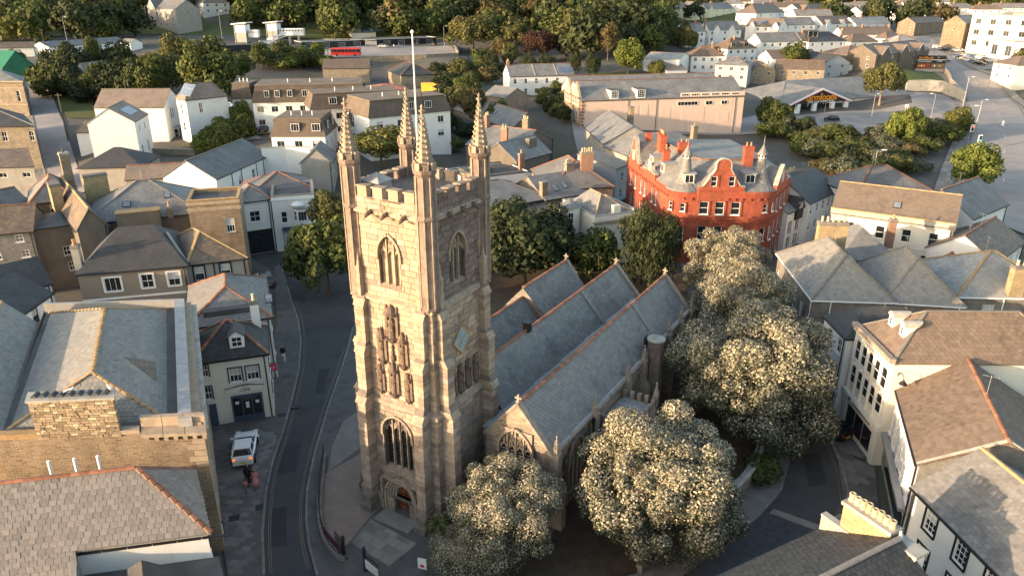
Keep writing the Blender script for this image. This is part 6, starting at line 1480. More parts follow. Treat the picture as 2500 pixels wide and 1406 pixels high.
house('four_pot_chimney_house', 'slate cottage with three orange-potted brick chimneys, on the alley', 'house', (0.8, 132.6), (8.0, 144.6), 7.20, 11, 2.6, 'cross', 'render_brown', 'slate_grey', ridge='ridge_red', win={'r': [(3, .8, .8, 1.1)]}, extra=[('chim', 1.6, 3.5, .6, 1.3, 3.6, 2, 'brick_brown', 'pot_buff'), ('chim', 6.4, 10.4, 1.3, .7, 4.6, 3, 'brick_brown', 'pot_buff'), ('chim', 7.9, 2.6, .8, 1.2, 4.4, 3, 'rubble_lit', 'pot_buff')])
house('long_slate_terrace', 'long row of stepped old slate roofs climbing away behind a sunlit gable', 'house', (-0.3, 156.1), (6.9, 159.6), 7.05, 34, 3.0, 'cross', 'render_brown', 'slate_grey', ridge='ridge_red', extra=[('sky', 'l', 12, .3, .8, 1.2), ('sky', 'l', 22, .4, .8, 1.2)])
house('small_slate_cottage', 'small stone cottage at the top of the stepped slate row', 'house', (-7.1, 187.9), (-1.8, 181.9), 9.96, 8, 2.0, 'gable', 'rubble', 'slate_grey', ridge=None, win={'f': [(.5, .8, .8, 1.0)]})
house('dark_slate_yard_building', 'low dark slate roofed yard building behind the tower pinnacle', 'building', (-5.0, 150.2), (2.6, 153.8), 5.49, 7, 1.6, 'gable', 'render_grey', 'slate_dark', ridge='ridge_red')
house('white_dark_hip_shed', 'small white shed with a dark slate hip roof in the yards', 'building', (-2.3, 150.6), (1.5, 152.8), 5.09, 6, 1.7, 'hip', W, 'slate_dark', ridge=None)
house('triangular_dark_roof', 'dark triangular slate roof close behind the tower pinnacle', 'building', (-4.8, 141.4), (0.0, 143.7), 4.64, 8, 2.2, 'hip', 'render_grey', 'slate_dark', ridge=None)
house('white_terrace_cottages', 'row of three white cottages with slate roofs above the car park', 'house', (-0.6, 215.1), (17.7, 219.5), 11.57, 8.5, 2.8, 'gable', W, 'slate_grey', ridge='ridge_red', win={'f': [('n', 6, (.8, 3.5), .9, 1.3)]}, extra=[('party', 7.5), ('party', 14.0), ('chim', .4, 4.2, .7, 1.2, 3.9, 3, 'brick_brown'), ('solar', 'f', 17, .15, 4.5, 2.4)])
# the long pink building
def pink(S):
 root, L, D, E = S['root'], S['L'], S['D'], S['E']
 for y, w in ((3.3, 5.6), (10.2, 5.6)):
  m = MB(); pr = [(-w/2, 0), (w/2, 0), (w/2, E + .6), (0, E + 4.0), (-w/2, E + .6)]; n = 5
  m.faces([(x, -.5, z) for x, z in pr] + [(x, .05, z) for x, z in pr], [tuple(range(n)), tuple(range(2 * n - 1, n - 1, -1))] + [(i, n + i, n + (i + 1) % n, (i + 1) % n) for i in range(n)]); g = m.build('facade_gable', 'dressed', root, loc=(0, y, 0), rotz=-pi/2)
  for zz in (3.6, 7.2, E + .3): MB().box(-w/2 - .1, w/2 + .1, -.75, -.5, zz, zz + .35).build('string_course', 'rubble_lit', g)
  for zz, h in ((4.6, 2.0), (8.1, 1.9)):
   for x in (-1.4, 0, 1.4): add_window(g, (x, -.55, zz), 0, .9, h, 'one')
  add_window(g, (0, -.55, .4), 0, 3.8, 2.7, 'wide', 'trim_blue')
 for i in range(14): MB().box(-.12, .5 + .25 * (i % 2), -.12, .3, E - .75 * i - .7, E - .75 * i - .15).build('quoin', 'brick_brown', root)
 MB().box(24.5, L, -.08, 0, E + .1, E + 1.1).build('attic', 'render_pink', root)
 for i in range(6): add_window(root, (25.6 + i * 2.6, -.12, E + .35), 0, 2.0, .5, 'case3')
 for u, w in ((26.5, 5.2), (32.0, 1.8), (36.0, 1.6)): add_window(root, (u, -.06, E - 1.9), 0, w, .95, 'wide' if w > 3 else 'case')
 for u, z0, w, h in ((13.0, 4.6, 2.2, 3.2), (15.6, 4.6, 1.8, 3.2), (28, 3.4, 6.0, 3.4), (21, 4, 2.4, 3.0), (36, 3.0, 3.0, 2.6), (31, .6, 4, 2.2)): MB().box(u - w/2, u + w/2, -.05, -.002, z0, z0 + h).build('blocked_opening', 'render_pink', root)
house('pink_hall', 'long pink rendered hall with a sandstone gabled front and slate roof', 'building', (16.2, 174.4), (56.5, 183.0), 10.40, 13.5, 3.6, 'gable', 'render_pink', 'slate_grey', ridge='ridge_red', win={'r': [(6.0, 1.2, 3.0, 1.4, 'wide')]}, extra=[('fn', pink), ('dorm', 'f', 8.0, .02, 2.0, 1.9, 'flat', W, 'felt', 'grid'), ('dorm', 'f', 14.6, .02, 2.2, 2.0, 'flat', W, 'felt', 'grid'), ('pipe', 'f', 11.5), ('pipe', 'f', 18.6), ('pipe', 'f', 39)])
house('pink_hall_rear_range', 'rear slate range with orange ridge tiles running beside the pink hall', 'building', (15.8, 194.0), (56.0, 202.7), 10.00, 11, 3.2, 'gable', 'render_pink', 'slate_grey', ridge='ridge_red')
sc = empty('scaffold_tower', (*(47.0, 186.3), .3), .2); tag(sc, 'slender grey scaffold tower standing against the pink hall wall', 'scaffold')
for x in (-1.6, 0, 1.6):
 for y in (0, 1.2): MB().tube([(x, y, 0), (x, y, 11)], .05, 5).build('standard', 'grey_metal', sc)
for z in (2, 4, 6, 8, 10): 
 for y in (0, 1.2): MB().tube([(-1.7, y, z), (1.7, y, z)], .045, 5).build('ledger', 'grey_metal', sc)
 MB().box(-1.6, 1.6, .1, 1.1, z - .9, z - .84).build('deck', 'timber', sc)
house('grey_walled_slate_hall', 'tall grey rendered hall with a pinkish slate roof beside the narrow alley', 'building', (15.7, 160.6), (17.6, 141.0), 6.80, 11, 3.2, 'gable', 'render_grey', 'slate_grey', ridge=None, base=-.1, sidewall='render_grey', extra=[('chim', 2.0, 9.6, 1.0, 1.0, 4.4, 0, 'rubble_lit'), ('cope', 'l', 'concrete', .12, .25)], win={'f': [(5, 1.6, 1.2, .8, 'case')]})
house('grey_slate_front_hall', 'hip roofed grey slate hall between the alley and the red brick building', 'building', (17.6, 140.0), (20.9, 131.4), 6.60, 17, 2.8, 'hip', 'render_grey', 'slate_grey', ridge=None, base=-.1, extra=[('chim', 10, 13, .9, .9, 4.6, 1, 'rubble_lit')])
house('blue_grey_shop', 'narrow blue-grey rendered shop beside the red brick building', 'shop', (16.7, 116.3), (19.4, 120.6), 7.60, 7, 1.6, 'mono', 'render_bluegrey', 'tile_brown', ridge=None, base=-.1, win={'f': [(.5, 1.2, .9, 1.4), (.45, 3.8, .9, 1.4)]}, extra=[('fn', lambda S: shopfront(S, .2, S['L'] - .2, 2.4, 'clock_blue'))])
house('corrugated_yard_shed', 'low shed with a grey corrugated roof behind the red brick building', 'building', (35.5, 141.9), (44.7, 143.5), 3.40, 7, .8, 'mono', 'render_grey', 'lead', ridge=None, base=-.1)
house('flat_chimneyed_wall_house', 'grey rendered house end with a row of squat chimney pots, beside the red building', 'house', (41.2, 106.4), (44.2, 109.5), 7.40, 6, 1, 'flat', 'render_grey', 'felt', parapet=.4, base=-.1, extra=[('chim', 1.6, 1.0, 2.6, .7, 1.6, 6, 'render_grey', 'pot_buff')])
# sheets draped over the ground
def drape(name, poly, mat, off=.12, cell=4.0, kind='structure', parent=None):
 xs = [p[0] for p in poly]; ys = [p[1] for p in poly]; m = MB(); zc = {}
 if area2(poly) < 0: poly = poly[::-1]
 def z(p):
  k = (round(p[0], 2), round(p[1], 2))
  if k not in zc: zc[k] = ground(*k) + off
  return zc[k]
 flat = max(ys) < 101
 if flat: m.poly([(p[0], p[1], off) for p in poly])
 else:
  for i in range(int(math.floor(min(xs) / cell)), int(max(xs) / cell) + 1):
   for j in range(int(math.floor(min(ys) / cell)), int(max(ys) / cell) + 1):
    c = clip(poly, [(i * cell, j * cell), ((i + 1) * cell, j * cell), ((i + 1) * cell, (j + 1) * cell), (i * cell, (j + 1) * cell)])
    if len(c) >= 3 and abs(area2(c)) > .01: m.poly([(p[0], p[1], z(p)) for p in c])
 o = m.build(name, mat, parent)
 if parent is None: tag(o, kind=kind)
 return o
def offset_line(pts, d):
 out = []
 for i, p in enumerate(pts):
  a = pts[max(i - 1, 0)]; b = pts[min(i + 1, len(pts) - 1)]; l = hypot(b[0] - a[0], b[1] - a[1]); out.append((p[0] - (b[1] - a[1]) / l * d, p[1] + (b[0] - a[0]) / l * d))
 return out
def dense(pts, st=3.0):
 out = [pts[0]]
 for a, b in zip(pts, pts[1:]):
  n = max(1, int(hypot(b[0] - a[0], b[1] - a[1]) / st))
  out += [(a[0] + (b[0] - a[0]) * k / n, a[1] + (b[1] - a[1]) * k / n) for k in range(1, n + 1)]
 return out
def strip(name, pts, w, mat, off=.12, shift=0.0, parent=None, kind='structure', n=4):
 p = dense(smooth_line(pts)); m = MB(); ls = [offset_line(p, shift + w/2 - w * k / n) for k in range(n + 1)]
 for k in range(n):
  for i in range(len(p) - 1):
   q = [ls[k + 1][i], ls[k + 1][i + 1], ls[k][i + 1], ls[k][i]]; m.poly([(x, y, ground(x, y) + off) for x, y in q])
 o = m.build(name, mat, parent)
 if parent is None: tag(o, kind=kind)
 return o
def smooth_line(p, it=2):
 for _ in range(it):
  q = [p[0]]
  for a, b in zip(p, p[1:]): q += [(a[0] * .75 + b[0] * .25, a[1] * .75 + b[1] * .25), (a[0] * .25 + b[0] * .75, a[1] * .25 + b[1] * .75)]
  p = q + [p[-1]]
 return p
def wall_run(name, label, pts, h, t=.4, mat='rubble', cap='concrete', z0=None, down=.5, cat='wall', coping=True, top=None):
 p = dense(pts, 4.0); a, b = offset_line(p, t/2), offset_line(p, -t/2)
 m = MB()
 gz = lambda q: (ground(*q) if z0 is None else z0)
 zt = lambda q: top if top is not None else gz(q) + h
 for i in range(len(p) - 1):
  for s, e, f in ((a, a, 1), (b, b, -1)):
   q = [(s[i][0], s[i][1], gz(p[i]) - down), (s[i+1][0], s[i+1][1], gz(p[i+1]) - down), (s[i+1][0], s[i+1][1], zt(p[i+1])), (s[i][0], s[i][1], zt(p[i]))]
   m.poly(q if f < 0 else q[::-1])
  m.poly([(b[i][0], b[i][1], zt(p[i])), (b[i+1][0], b[i+1][1], zt(p[i+1])), (a[i+1][0], a[i+1][1], zt(p[i+1])), (a[i][0], a[i][1], zt(p[i]))])
 for k in (0, -1): m.poly([(a[k][0], a[k][1], gz(p[k]) - down), (b[k][0], b[k][1], gz(p[k]) - down), (b[k][0], b[k][1], zt(p[k])), (a[k][0], a[k][1], zt(p[k]))])
 root = empty(name, (0, 0, 0)); tag(root, label, cat); m.build('wall_face', mat, root)
 if coping:
  for i in range(len(p) - 1): MB().beam((p[i][0], p[i][1], zt(p[i]) + .06), (p[i+1][0], p[i+1][1], zt(p[i+1]) + .06), t + .12, .12).build('coping', cap, root)
 return root
# supermarket and its car park
def mart(S):
 root, L, D, E = S['root'], S['L'], S['D'], S['E']
 w = 22.5; ap = 3.9; yf = -4.2
 m = MB(); m.faces([(0, yf, E), (w, yf, E), (w/2, yf, E + ap), (0, yf + .3, E), (w, yf + .3, E), (w/2, yf + .3, E + ap)], [(0, 1, 2), (5, 4, 3), (0, 3, 4, 1)]); m.build('sign_gable', 'trim_black', root)
 m = MB(); m.slab([(w + .6, yf - .2, E - .1), (w + .6, 3, E - .1), (w/2, 12, E + ap + .15), (w/2, yf - .2, E + ap + .15)], .15); m.slab([(-.6, 3, E - .1), (-.6, yf - .2, E - .1), (w/2, yf - .2, E + ap + .15), (w/2, 12, E + ap + .15)], .15); m.build('gable_roof', 'slate_grey', root)
 for x0, x1 in ((-.7, w/2), (w + .7, w/2)):
  MB().beam((x0, yf - .25, E - .1), (x1, yf - .25, E + ap + .05), .12, .5).build('bargeboard', 'trim_white', root); MB().beam((x0, yf - .33, E - .45), (x1, yf - .33, E + ap - .3), .1, .16).build('red_stripe', 'pink_sign', root)
 bar_sign(root, 'sign_lettering', 'farmfoods', 'sign_orange', 2.9, (w/2 + .1, yf - .12, E + 1.5), 0, ex=.06); bar_sign(root, 'sign_lettering', 'Great Food, Amazing Prices', 'trim_white', .9, (w/2 + .1, yf - .1, E + .35), 0, ex=.03)
 for x in (3.2, 9.5, 16.5, 22): MB().box(x - .6, x + .6, yf, yf + 1.0, 0, E).build('column', 'trim_white', root)
 for x in (4, 7.5): MB().box(x, x + 2.8, -.1, -.02, .8, 2.8).build('window_display', 'trim_black', root)
 for x in (11, 14, 17): MB().box(x, x + 2.4, -.1, -.02, .2, 2.9).build('door', 'glass', root)
 MB().box(-.3, L + .3, -.35, -.05, E - .5, E - .15).build('fascia', 'trim_white', root); MB().box(-.3, L + .3, -.42, -.36, E - .45, E - .3).build('red_stripe', 'pink_sign', root)
 MB().box(-.35, -.05, -.3, D, E - .5, E - .15).build('fascia', 'trim_white', root)
 for y, in ((5,), (13,)): MB().box(-.1, -.02, y, y + 5, .5, 2.6).build('poster_panel', 'trim_black', root)
 MB().box(L - 4, L - 3, -.1, -.02, .1, 2.4).build('door', 'trim_black', root)
 for k in range(5): MB().box(24.5 + k * 4.6, 24.7 + k * 4.6, -.1, 0, .1, E - .5).build('downpipe', 'grey_metal', root)
M('pink_sign', (.50, .05, .10), None, rough=.5); M('sign_orange', (.95, .38, .03), (.9, .28, .02), 2, .5, coord='Object')
M('grass_bank', (.055, .085, .02), (.085, .105, .03), .6, .95, .3, fine=.3, coord='Object')
house('supermarket', 'low supermarket with a big hipped roof and a black gable sign with orange lettering', 'supermarket', (79.4, 221.9), (129.1, 243.3), 3.30, 24, 4.6, 'hip', W, 'slate_grey', ridge=None, base=-.3, gut=None, extra=[('fn', mart)], ov=.5)
drape('car_park', [(37.1, 176.3), (67.6, 208.1), (81.8, 216.9), (122.2, 229.2), (130.0, 247.7), (140.9, 245.6), (141.1, 234.1), (125.8, 204.4), (110.2, 190.0), (90.1, 177.6), (69.8, 177.6), (59.8, 182.4)], 'asphalt_old', .10)
for i, (a, b) in enumerate(zip([(114.2, 223.4), (111.9, 218.5), (107.9, 211.5), (102.4, 201.3), (97.7, 193.0), (93.0, 204.9), (138.7, 236.1), (136.8, 233.1), (134.4, 229.4), (129.5, 222.4), (125.6, 216.8), (134.6, 245.8), (132.8, 240.7), (131.1, 235.7), (130.5, 232.8), (129.6, 230.1)], [(118.2, 220.6), (115.4, 215.6), (111.0, 208.1), (104.5, 196.4), (100.0, 189.0), (92.5, 189.0), (141.9, 236.2), (140.3, 233.3), (137.9, 228.9), (133.4, 221.0), (128.2, 212.1), (139.4, 243.6), (138.1, 240.6), (136.8, 237.8), (136.1, 235.6), (135.2, 232.9)])):
 strip('parking_line', [a, b], .18, 'line_white', .14, n=1)
# main road and its car dealer
RD = [(201.7, 386.7), (174.8, 317.9), (168.9, 291.5), (158.7, 257.8), (152.1, 237.2), (137.4, 208.9), (118.3, 176.9), (101.3, 150.3), (82.0, 119.0)]
strip('road', RD + [(RD[-1][0] + 6, RD[-1][1] - 30)], 15.0, 'asphalt_old', .16, n=6)
strip('pavement', RD, 2.6, 'paving_pale', .26, 9.2, n=2); strip('pavement', RD, 2.6, 'paving_pale', .26, -9.2, n=2)
strip('kerb', RD, .3, 'kerb', .28, 7.7, n=1); strip('kerb', RD, .3, 'kerb', .28, -7.7, n=1)
rp = dense(smooth_line(RD), 3.0)
for i in range(2, len(rp) - 4, 4): strip('lane_line', rp[i:i+2], .2, 'line_white', .2, 0.2, n=1)
for sh in (6.6, -6.6, 6.9, -6.9): strip('yellow_line', RD, .12, 'line_yellow', .19, sh, n=1)
drape('dealer_forecourt', [(199.0, 364.8), (225.9, 365.5), (212.7, 318.7), (197.3, 294.0), (179.3, 291.9), (178.8, 309.0)], 'asphalt_old', .13)
drape('grass_bank', [(130.4, 262.0), (153.2, 288.2), (165.9, 294.9), (150.4, 260.4), (145.1, 255.8), (131.8, 254.0)], 'grass_bank', .12)
wall_run('retaining_wall', 'pale concrete retaining wall behind the supermarket car park', [(129.5, 248.7), (137.2, 249.3), (141.5, 248.7), (142.8, 243.1), (143.2, 237.8)], 3.4, .5, 'concrete')
wall_run('roadside_wall', 'sandy stone wall running along the main road above the car park', [(163.8, 291.0), (149.5, 258.7), (147.7, 246.1), (143.8, 238.7)], 1.6, .5, 'rubble_lit')
sb = empty('billboard', (*(153.8, 281.0), 0), -.12); sb.location.z = ground(*sb.location[:2]); sb.scale = (.56,) * 3; tag(sb, 'black supermarket billboard with orange lettering and meal pictures on the bank', 'billboard')
MB().box(-9, 9, 0, .4, 2.2, 10.5).build('panel', 'trim_black', sb); MB().box(-9, 9, .05, .6, .2, 2.2).build('plinth', 'concrete', sb)
MB().box(-8.9, 8.9, -.02, -.005, 7.6, 7.9).build('divider', 'trim_white', sb); MB().box(-8.6, -.3, -.03, -.005, 2.6, 5.4).build('picture', 'brick_red', sb); MB().box(.3, 8.6, -.03, -.005, 2.6, 5.4).build('picture', 'timber', sb)
bar_sign(sb, 'lettering', 'farmfoods', 'sign_orange', 2.2, (-3.5, -.05, 9.1), 0); bar_sign(sb, 'lettering', 'STEAM MEALS', 'trim_white', 1.35, (-4, -.05, 6.6), 0); bar_sign(sb, 'lettering', '2 FOR', 'trim_white', 1.2, (5, -.05, 6.9), 0); bar_sign(sb, 'arrow', '<', 'trim_white', 2.0, (4.0, -.05, 9.1), 0)
for k in range(5):
 MB().lathe([(.55, 0), (.6, .05), (.3, .12)], 10).build('printed_meal', ('gold', 'trim_cream')[k % 2], sb, loc=(-7 + k * 1.5 if k < 3 else 2.5 + (k - 3) * 3.2, -.06, 4.0)).rotation_euler = (pi/2, 0, 0)
# houses on the hillside
far = dict(gm='glass_far')
HG = 'houses climbing the hillside'
def hill(label, ABz, D, rise, roof='gable', wall=W, rm='slate_grey', cols=3, rows=(.6, 3.2), extra=(), side=2, ww=1.1, wh=1.2, cat='house', nm='hillside_house', ridge='ridge_red', st='case'):
 return house(nm, label, cat, *ABz, D, rise, roof, wall, rm, win={'f': [('n', cols, rows, ww, wh, st)] if cols else [], 'l': [('n', side, rows, .9, wh, st)] if side else [], 'r': [('n', 1, rows[:1], .9, wh, st)]}, extra=extra, group=HG, ridge=ridge, wm=far, gut=None)
gb = lambda *us: [('gablet', u, 3.0, 1.9, W, 'slate_grey', .5, 5) for u in us]
ch = lambda x, y=4, m='brick_brown': ('chim', x, y, .7, 1.0, 4.0, 2, m)
hill('grey hip roofed house with three skylights, next to the broken-roofed shed', ext((68.4, 257.1), (78.0, 252.2), 11.08), 9, 2.2, 'hip', 'render_bluegrey', extra=[('sky', 'f', 5, .5, .8, 1), ('sky', 'f', 7, .5, .8, 1), ('sky', 'f', 9, .5, .8, 1)])
hill('rough stone gabled workshop behind the supermarket roof', ext((80.3, 257.6), (89.2, 257.6), 9.09), 10, 2.6, 'cross', 'rubble', 'slate_moss', 2, (.5,), nm='stone_workshop')
hill('long low stone range beside the ivy bush', ext((90.3, 260.4), (105.2, 256.6), 9.41), 8, 2.6, 'gable', 'rubble', 'slate_moss', 4, (.6,), nm='stone_range')
hill('blue-grey rendered house with a cross gable above the supermarket', ext((106.6, 261.6), (117.3, 265.8), 11.01), 16, 2.8, 'cross', 'render_bluegrey', 'slate_dark', 2)
hill('brown rendered house joined to the row of white bargeboard gables', ext((117.1, 268.6), (129.6, 272.9), 13.35), 12, 2.5, 'hip', 'render_brown', 'slate_brown', 2, extra=[('box', 1.5, 11, -.1, -.02, -5.6, -3.6, W, 'white_panel')])
hill('brown stone row with three white edged gables facing the billboard', ext((125.0, 263.5), (156.9, 289.5), 13.60), 11, 3.0, 'gable', 'render_brown', 'slate_brown', 5, extra=[('gablet', u, 6.5, 2.6, 'render_brown', 'slate_brown', .6, 5) for u in (6, 20, 33)])
hill('long white terrace with a blank white gable end, lit by the low sun', ext((97.4, 302.0), (118.1, 308.9), 15.48), 9, 3.0, 'gable', W, 'slate_grey', 6, extra=[ch(22), ('party', 19)], side=0)
hill('white house with a dark boxed dormer beside the long white terrace', ext((117.0, 305.1), (134.9, 312.1), 15.39), 10, 3.2, 'hip', W, 'slate_dark', 4, extra=[('dorm', 'f', 3.5, .4, 5, 2.6, 'flat', 'trim_black', 'felt', 'case'), ch(20)])
hill('long brown roofed row behind the dark dormer', ext((153.8, 360.7), (179.8, 365.4), 14.96), 9, 3.2, 'gable', W, 'slate_brown', 5, (.8,), extra=[ch(12), ch(26)])
hill('low brown roofed hall with pale walls below the long white terrace', ext((91.0, 268.1), (108.9, 272.7), 12.08), 9, 2.4, 'gable', W, 'slate_brown', 4, (.6,))
hill('square white house with a dark pyramid roof and one stack', ext((63.0, 269.4), (74.7, 269.4), 12.82), 10, 3.2, 'hip', W, 'slate_moss', 4, extra=[ch(8, 4)], st='sash')
hill('white house with two brown dormers and a pyramid roof', ext((81.3, 290.4), (94.0, 296.2), 13.69), 9, 3.4, 'hip', W, 'slate_moss', 4, extra=[('dorm', 'f', 3, .1, 2.4, 1.8, 'flat', 'mansard', 'felt'), ('dorm', 'f', 9, .1, 2.4, 1.8, 'flat', 'mansard', 'felt'), ch(6)])
hill('narrow white gabled house at the left end of the upper terrace rows', ext((72.5, 324.4), (81.6, 327.8), 18.20), 9, 3.2, 'gable', W, 'slate_grey', 3, extra=[ch(7)])
hill('white semi-detached pair with two small gables above a hedge', ext((85.6, 337.3), (100.9, 342.3), 18.15), 9, 3.4, 'gable', W, 'slate_grey', 5, extra=gb(3.5, 11) + [ch(0)])
hill('white pair with twin bargeboard gables and a solar panel', ext((109.9, 366.3), (121.5, 354.8), 18.65), 9, 3.4, 'gable', W, 'slate_brown', 4, extra=gb(3.5, 15) + [('solar', 'f', 7, .3, 4, 2.4)])
hill('plain white semi behind the dark dormer house', ext((129.5, 371.0), (146.9, 377.2), 18.83), 9, 3.2, 'gable', W, 'slate_grey', 4)
hill('white semi with two large white gables and a wide brown roof', ext((151.2, 379.6), (170.8, 391.2), 18.93), 9, 3.4, 'gable', W, 'slate_brown', 3, extra=gb(4, 15))
hill('white semi with a pale grey roof beside the twin gabled one', ext((171.4, 388.5), (195.8, 403.8), 18.44), 9, 3.2, 'gable', W, 'slate_pale', 4, extra=[ch(9)])
hill('low sunlit bungalow with a dark hip roof', ext((143.7, 327.5), (157.4, 332.2), 13.91), 9, 2.8, 'hip', 'render_cream', 'slate_moss', 3, (.7,))
hill('small cream bungalow with a pointed roof by the road junction', ext((173.3, 357.7), (184.8, 364.2), 13.53), 8, 2.6, 'hip', 'render_cream', 'slate_brown', 2, (.6,))
hill('small grey roofed bungalow nearest the main road', ext((166.3, 333.0), (177.6, 336.8), 13.57), 9, 2.6, 'hip', 'render_cream', 'slate_pale', 2, (.6,))
hill('cream villa with a front gable high on the slope', ext((120.7, 485.7), (143.7, 509.0), 23.43), 10, 3.4, 'gable', 'render_yellow', 'slate_grey', 4, extra=[('gablet', 4, 4, 2.2, 'render_yellow', 'slate_grey', .6, 5), ch(10)])
hill('white villa with a tall pyramid roof on the upper slope', ext((123.6, 396.8), (146.1, 420.6), 23.44), 11, 4.2, 'hip', W, 'slate_brown', 3)
hill('cream cross-gabled house on the upper slope', ext((183.5, 502.5), (212.1, 525.9), 22.73), 11, 3.2, 'gable', 'render_yellow', 'slate_brown', 3, extra=[('gablet', 8, 6, 3.0, 'render_grey', 'slate_brown', .6, 5)])
hill('row of pinkish roofs with orange stacks', ext((207.0, 511.2), (240.3, 539.1), 20.82), 10, 3.6, 'gable', W, 'tile_brown', 5, (.5,), extra=[ch(6), ch(16)])
hill('dark roofed row with a brick red stack', ext((227.9, 510.1), (256.1, 537.9), 20.85), 10, 3.4, 'gable', 'render_cream', 'slate_brown', 4, (.5,), extra=[ch(4), ch(14)])
hill('white house with a grey hip on the skyline street', ext((248.4, 505.1), (271.4, 519.9), 22.16), 10, 2.8, 'hip', W, 'slate_dark', 3)
hill('wide white house with a broad brown hip', ext((261.5, 503.9), (280.8, 496.9), 22.02), 12, 3.2, 'hip', W, 'slate_brown', 5)
hill('ochre stone cottage beside the tall stone mill', ext((201.5, 389.5), (226.2, 407.3), 18.99), 9, 2.6, 'gable', 'rubble_lit', 'slate_moss', 4)
hill('tall windowless stone mill with a gabled roof', ext((197.2, 356.2), (201.8, 346.8), 20.64), 16, 3.0, 'cross', 'rubble_lit', 'slate_grey', 1, (2.0,), side=0, nm='stone_mill', cat='mill')
hill('pale yellow factory block with big square windows', ext((203.4, 345.8), (209.8, 320.8), 24.34, 0, 20), 22, 1, 'flat', 'render_yellow', 'felt', 6, (1.6, 6.0, 10.5), nm='factory', cat='factory', ww=3.0, wh=2.2, side=3)
hill('white glass-fronted car showroom on the corner', ext((200.6, 325.1), (200.6, 302.9), 15.01, 0, 14), 14, 1, 'flat', W, 'felt', 4, (1.6,), nm='car_showroom', cat='showroom', ww=4.0, wh=4.0, side=0)
hill('white corner house by the bend of the main road', ext((166.5, 264.5), (167.2, 253.2), 11.08), 9, 2.4, 'hip', 'render_cream', 'slate_brown', 2)
hill('cream house half hidden by trees, left of the cream villa', ext((101.8, 490.4), (108.5, 475.1), 23.81), 9, 4.0, 'hip', 'render_yellow', 'slate_grey', 2)
hill('white house with a bright orange tiled roof among the big trees', ext((61.9, 393.4), (71.7, 393.4), 24.32), 9, 3.0, 'hip', W, 'tile_red', 3, extra=[('bay', 'f', 9, 3.2, .9, .5, 5.2)])
hill('white house with a dark roof at the top edge above the orange roof', ext((93.3, 516.7), (113.3, 534.2), 26.18), 9, 2.6, 'hip', W, 'slate_brown', 3)
hill('open-sided shed with a rusty collapsing roof', ext((51.4, 253.5), (58.8, 255.9), 9.48), 14, 2.2, 'gable', W, 'tile_brown', 0, (.5,), side=0, nm='derelict_shed', cat='shed')
hill('white workshop with a curved pale roof behind the round tree', ext((45.4, 263.8), (56.3, 258.3), 12.43), 16, 1.6, 'gable', W, 'slate_pale', 0, (.5,), side=0, nm='workshop', cat='workshop')
hill('grey three storey house high among the left trees', ext((-175.7, 379.7), (-155.4, 362.3), 26.11), 12, 4.0, 'gable', 'render_grey', 'slate_blue', 4, (1.0, 3.8, 6.4), extra=[('gablet', 4, 8, 4.0, 'render_grey', 'slate_blue', .4, 6)])
hill('cream house at the top edge among the left trees', ext((-154.0, 392.5), (-144.2, 401.9), 28.45), 10, 3, 'hip', 'render_cream', 'slate_brown', 3)
house('dark_flat_store', 'black flat roofed store between the pink hall and the supermarket', 'building', (73.3, 269.0), (91.1, 282.2), 3.20, 9, .6, 'mono', W, 'felt', ridge=None)
# skyline roofs: a loose scatter of small houses far away
SKY = [(1180, 18, 'slate_brown', W), (1330, 14, 'slate_grey', 'render_cream'), (1480, 10, 'slate_brown', W), (1600, 20, 'slate_grey', W), (700, 14, 'slate_grey', W), (450, 12, 'slate_brown', 'render_cream'), (560, 30, 'slate_grey', W), (2060, 40, 'slate_brown', 'render_cream'), (2200, 25, 'slate_grey', W), (2350, 30, 'slate_brown', W), (1880, 18, 'slate_grey', W), (990, 18, 'slate_brown', W), (1550, 48, 'slate_brown', W), (2280, 60, 'slate_grey', 'render_cream'), (640, 55, 'slate_brown', W), (860, 115, 'slate_grey', W), (1140, 55, 'slate_grey', 'render_cream'), (1420, 50, 'slate_brown', W), (1640, 48, 'slate_brown', 'render_cream'), (1960, 62, 'slate_grey', W), (2120, 70, 'slate_brown', W), (330, 30, 'slate_grey', W), (1240, 45, 'slate_grey', W), (780, 40, 'slate_brown', W)]
SKP = [(283.1, 678.6), (306.0, 689.7), (327.6, 696.9), (334.2, 679.7), (222.3, 669.7), (150.5, 523.4), (159.4, 518.4), (368.3, 641.5), (400.3, 669.0), (414.3, 662.7), (368.2, 680.1), (257.9, 672.5), (256.9, 531.1), (325.1, 529.4), (163.7, 508.1), (144.1, 397.4), (222.2, 540.6), (246.3, 534.5), (264.0, 528.3), (286.5, 514.2), (299.2, 510.7), (136.3, 511.2), (236.0, 550.5), (184.0, 530.7)]
SKL = ['brown roofed white house right of the cross-gabled cream one', 'grey roofed cream house above the pinkish roofs', 'brown roofed white house above the dark roofed row', 'grey roofed white house left of the grey hipped one', 'grey roofed white house directly above the tall pyramid roof', 'brown roofed cream house right above the cream villa', 'grey roofed white house left above the tall pyramid roof', 'brown roofed cream house above the stone mill', 'grey roofed white house above the yellow factory wall', 'brown roofed white house above the factory roof', 'grey roofed white house above the broad brown hip', 'brown roofed white house behind the cross-gabled cream one', 'brown roofed white house left of the grey hip house', 'grey roofed cream house behind the factory top', 'brown roofed white house above the twin bargeboard gables', 'grey roofed white house behind the plain white semi', 'grey roofed cream house left of the pinkish roofs', 'brown roofed white house above the pale grey roofed semi', 'brown roofed cream house right of the grey hip house', 'grey roofed white house above the ochre stone cottage', 'brown roofed white house left of the factory', 'grey roofed white house just above the cream villa', 'grey roofed white house among the pinkish roofs', 'brown roofed white house right of the tall pyramid roof']
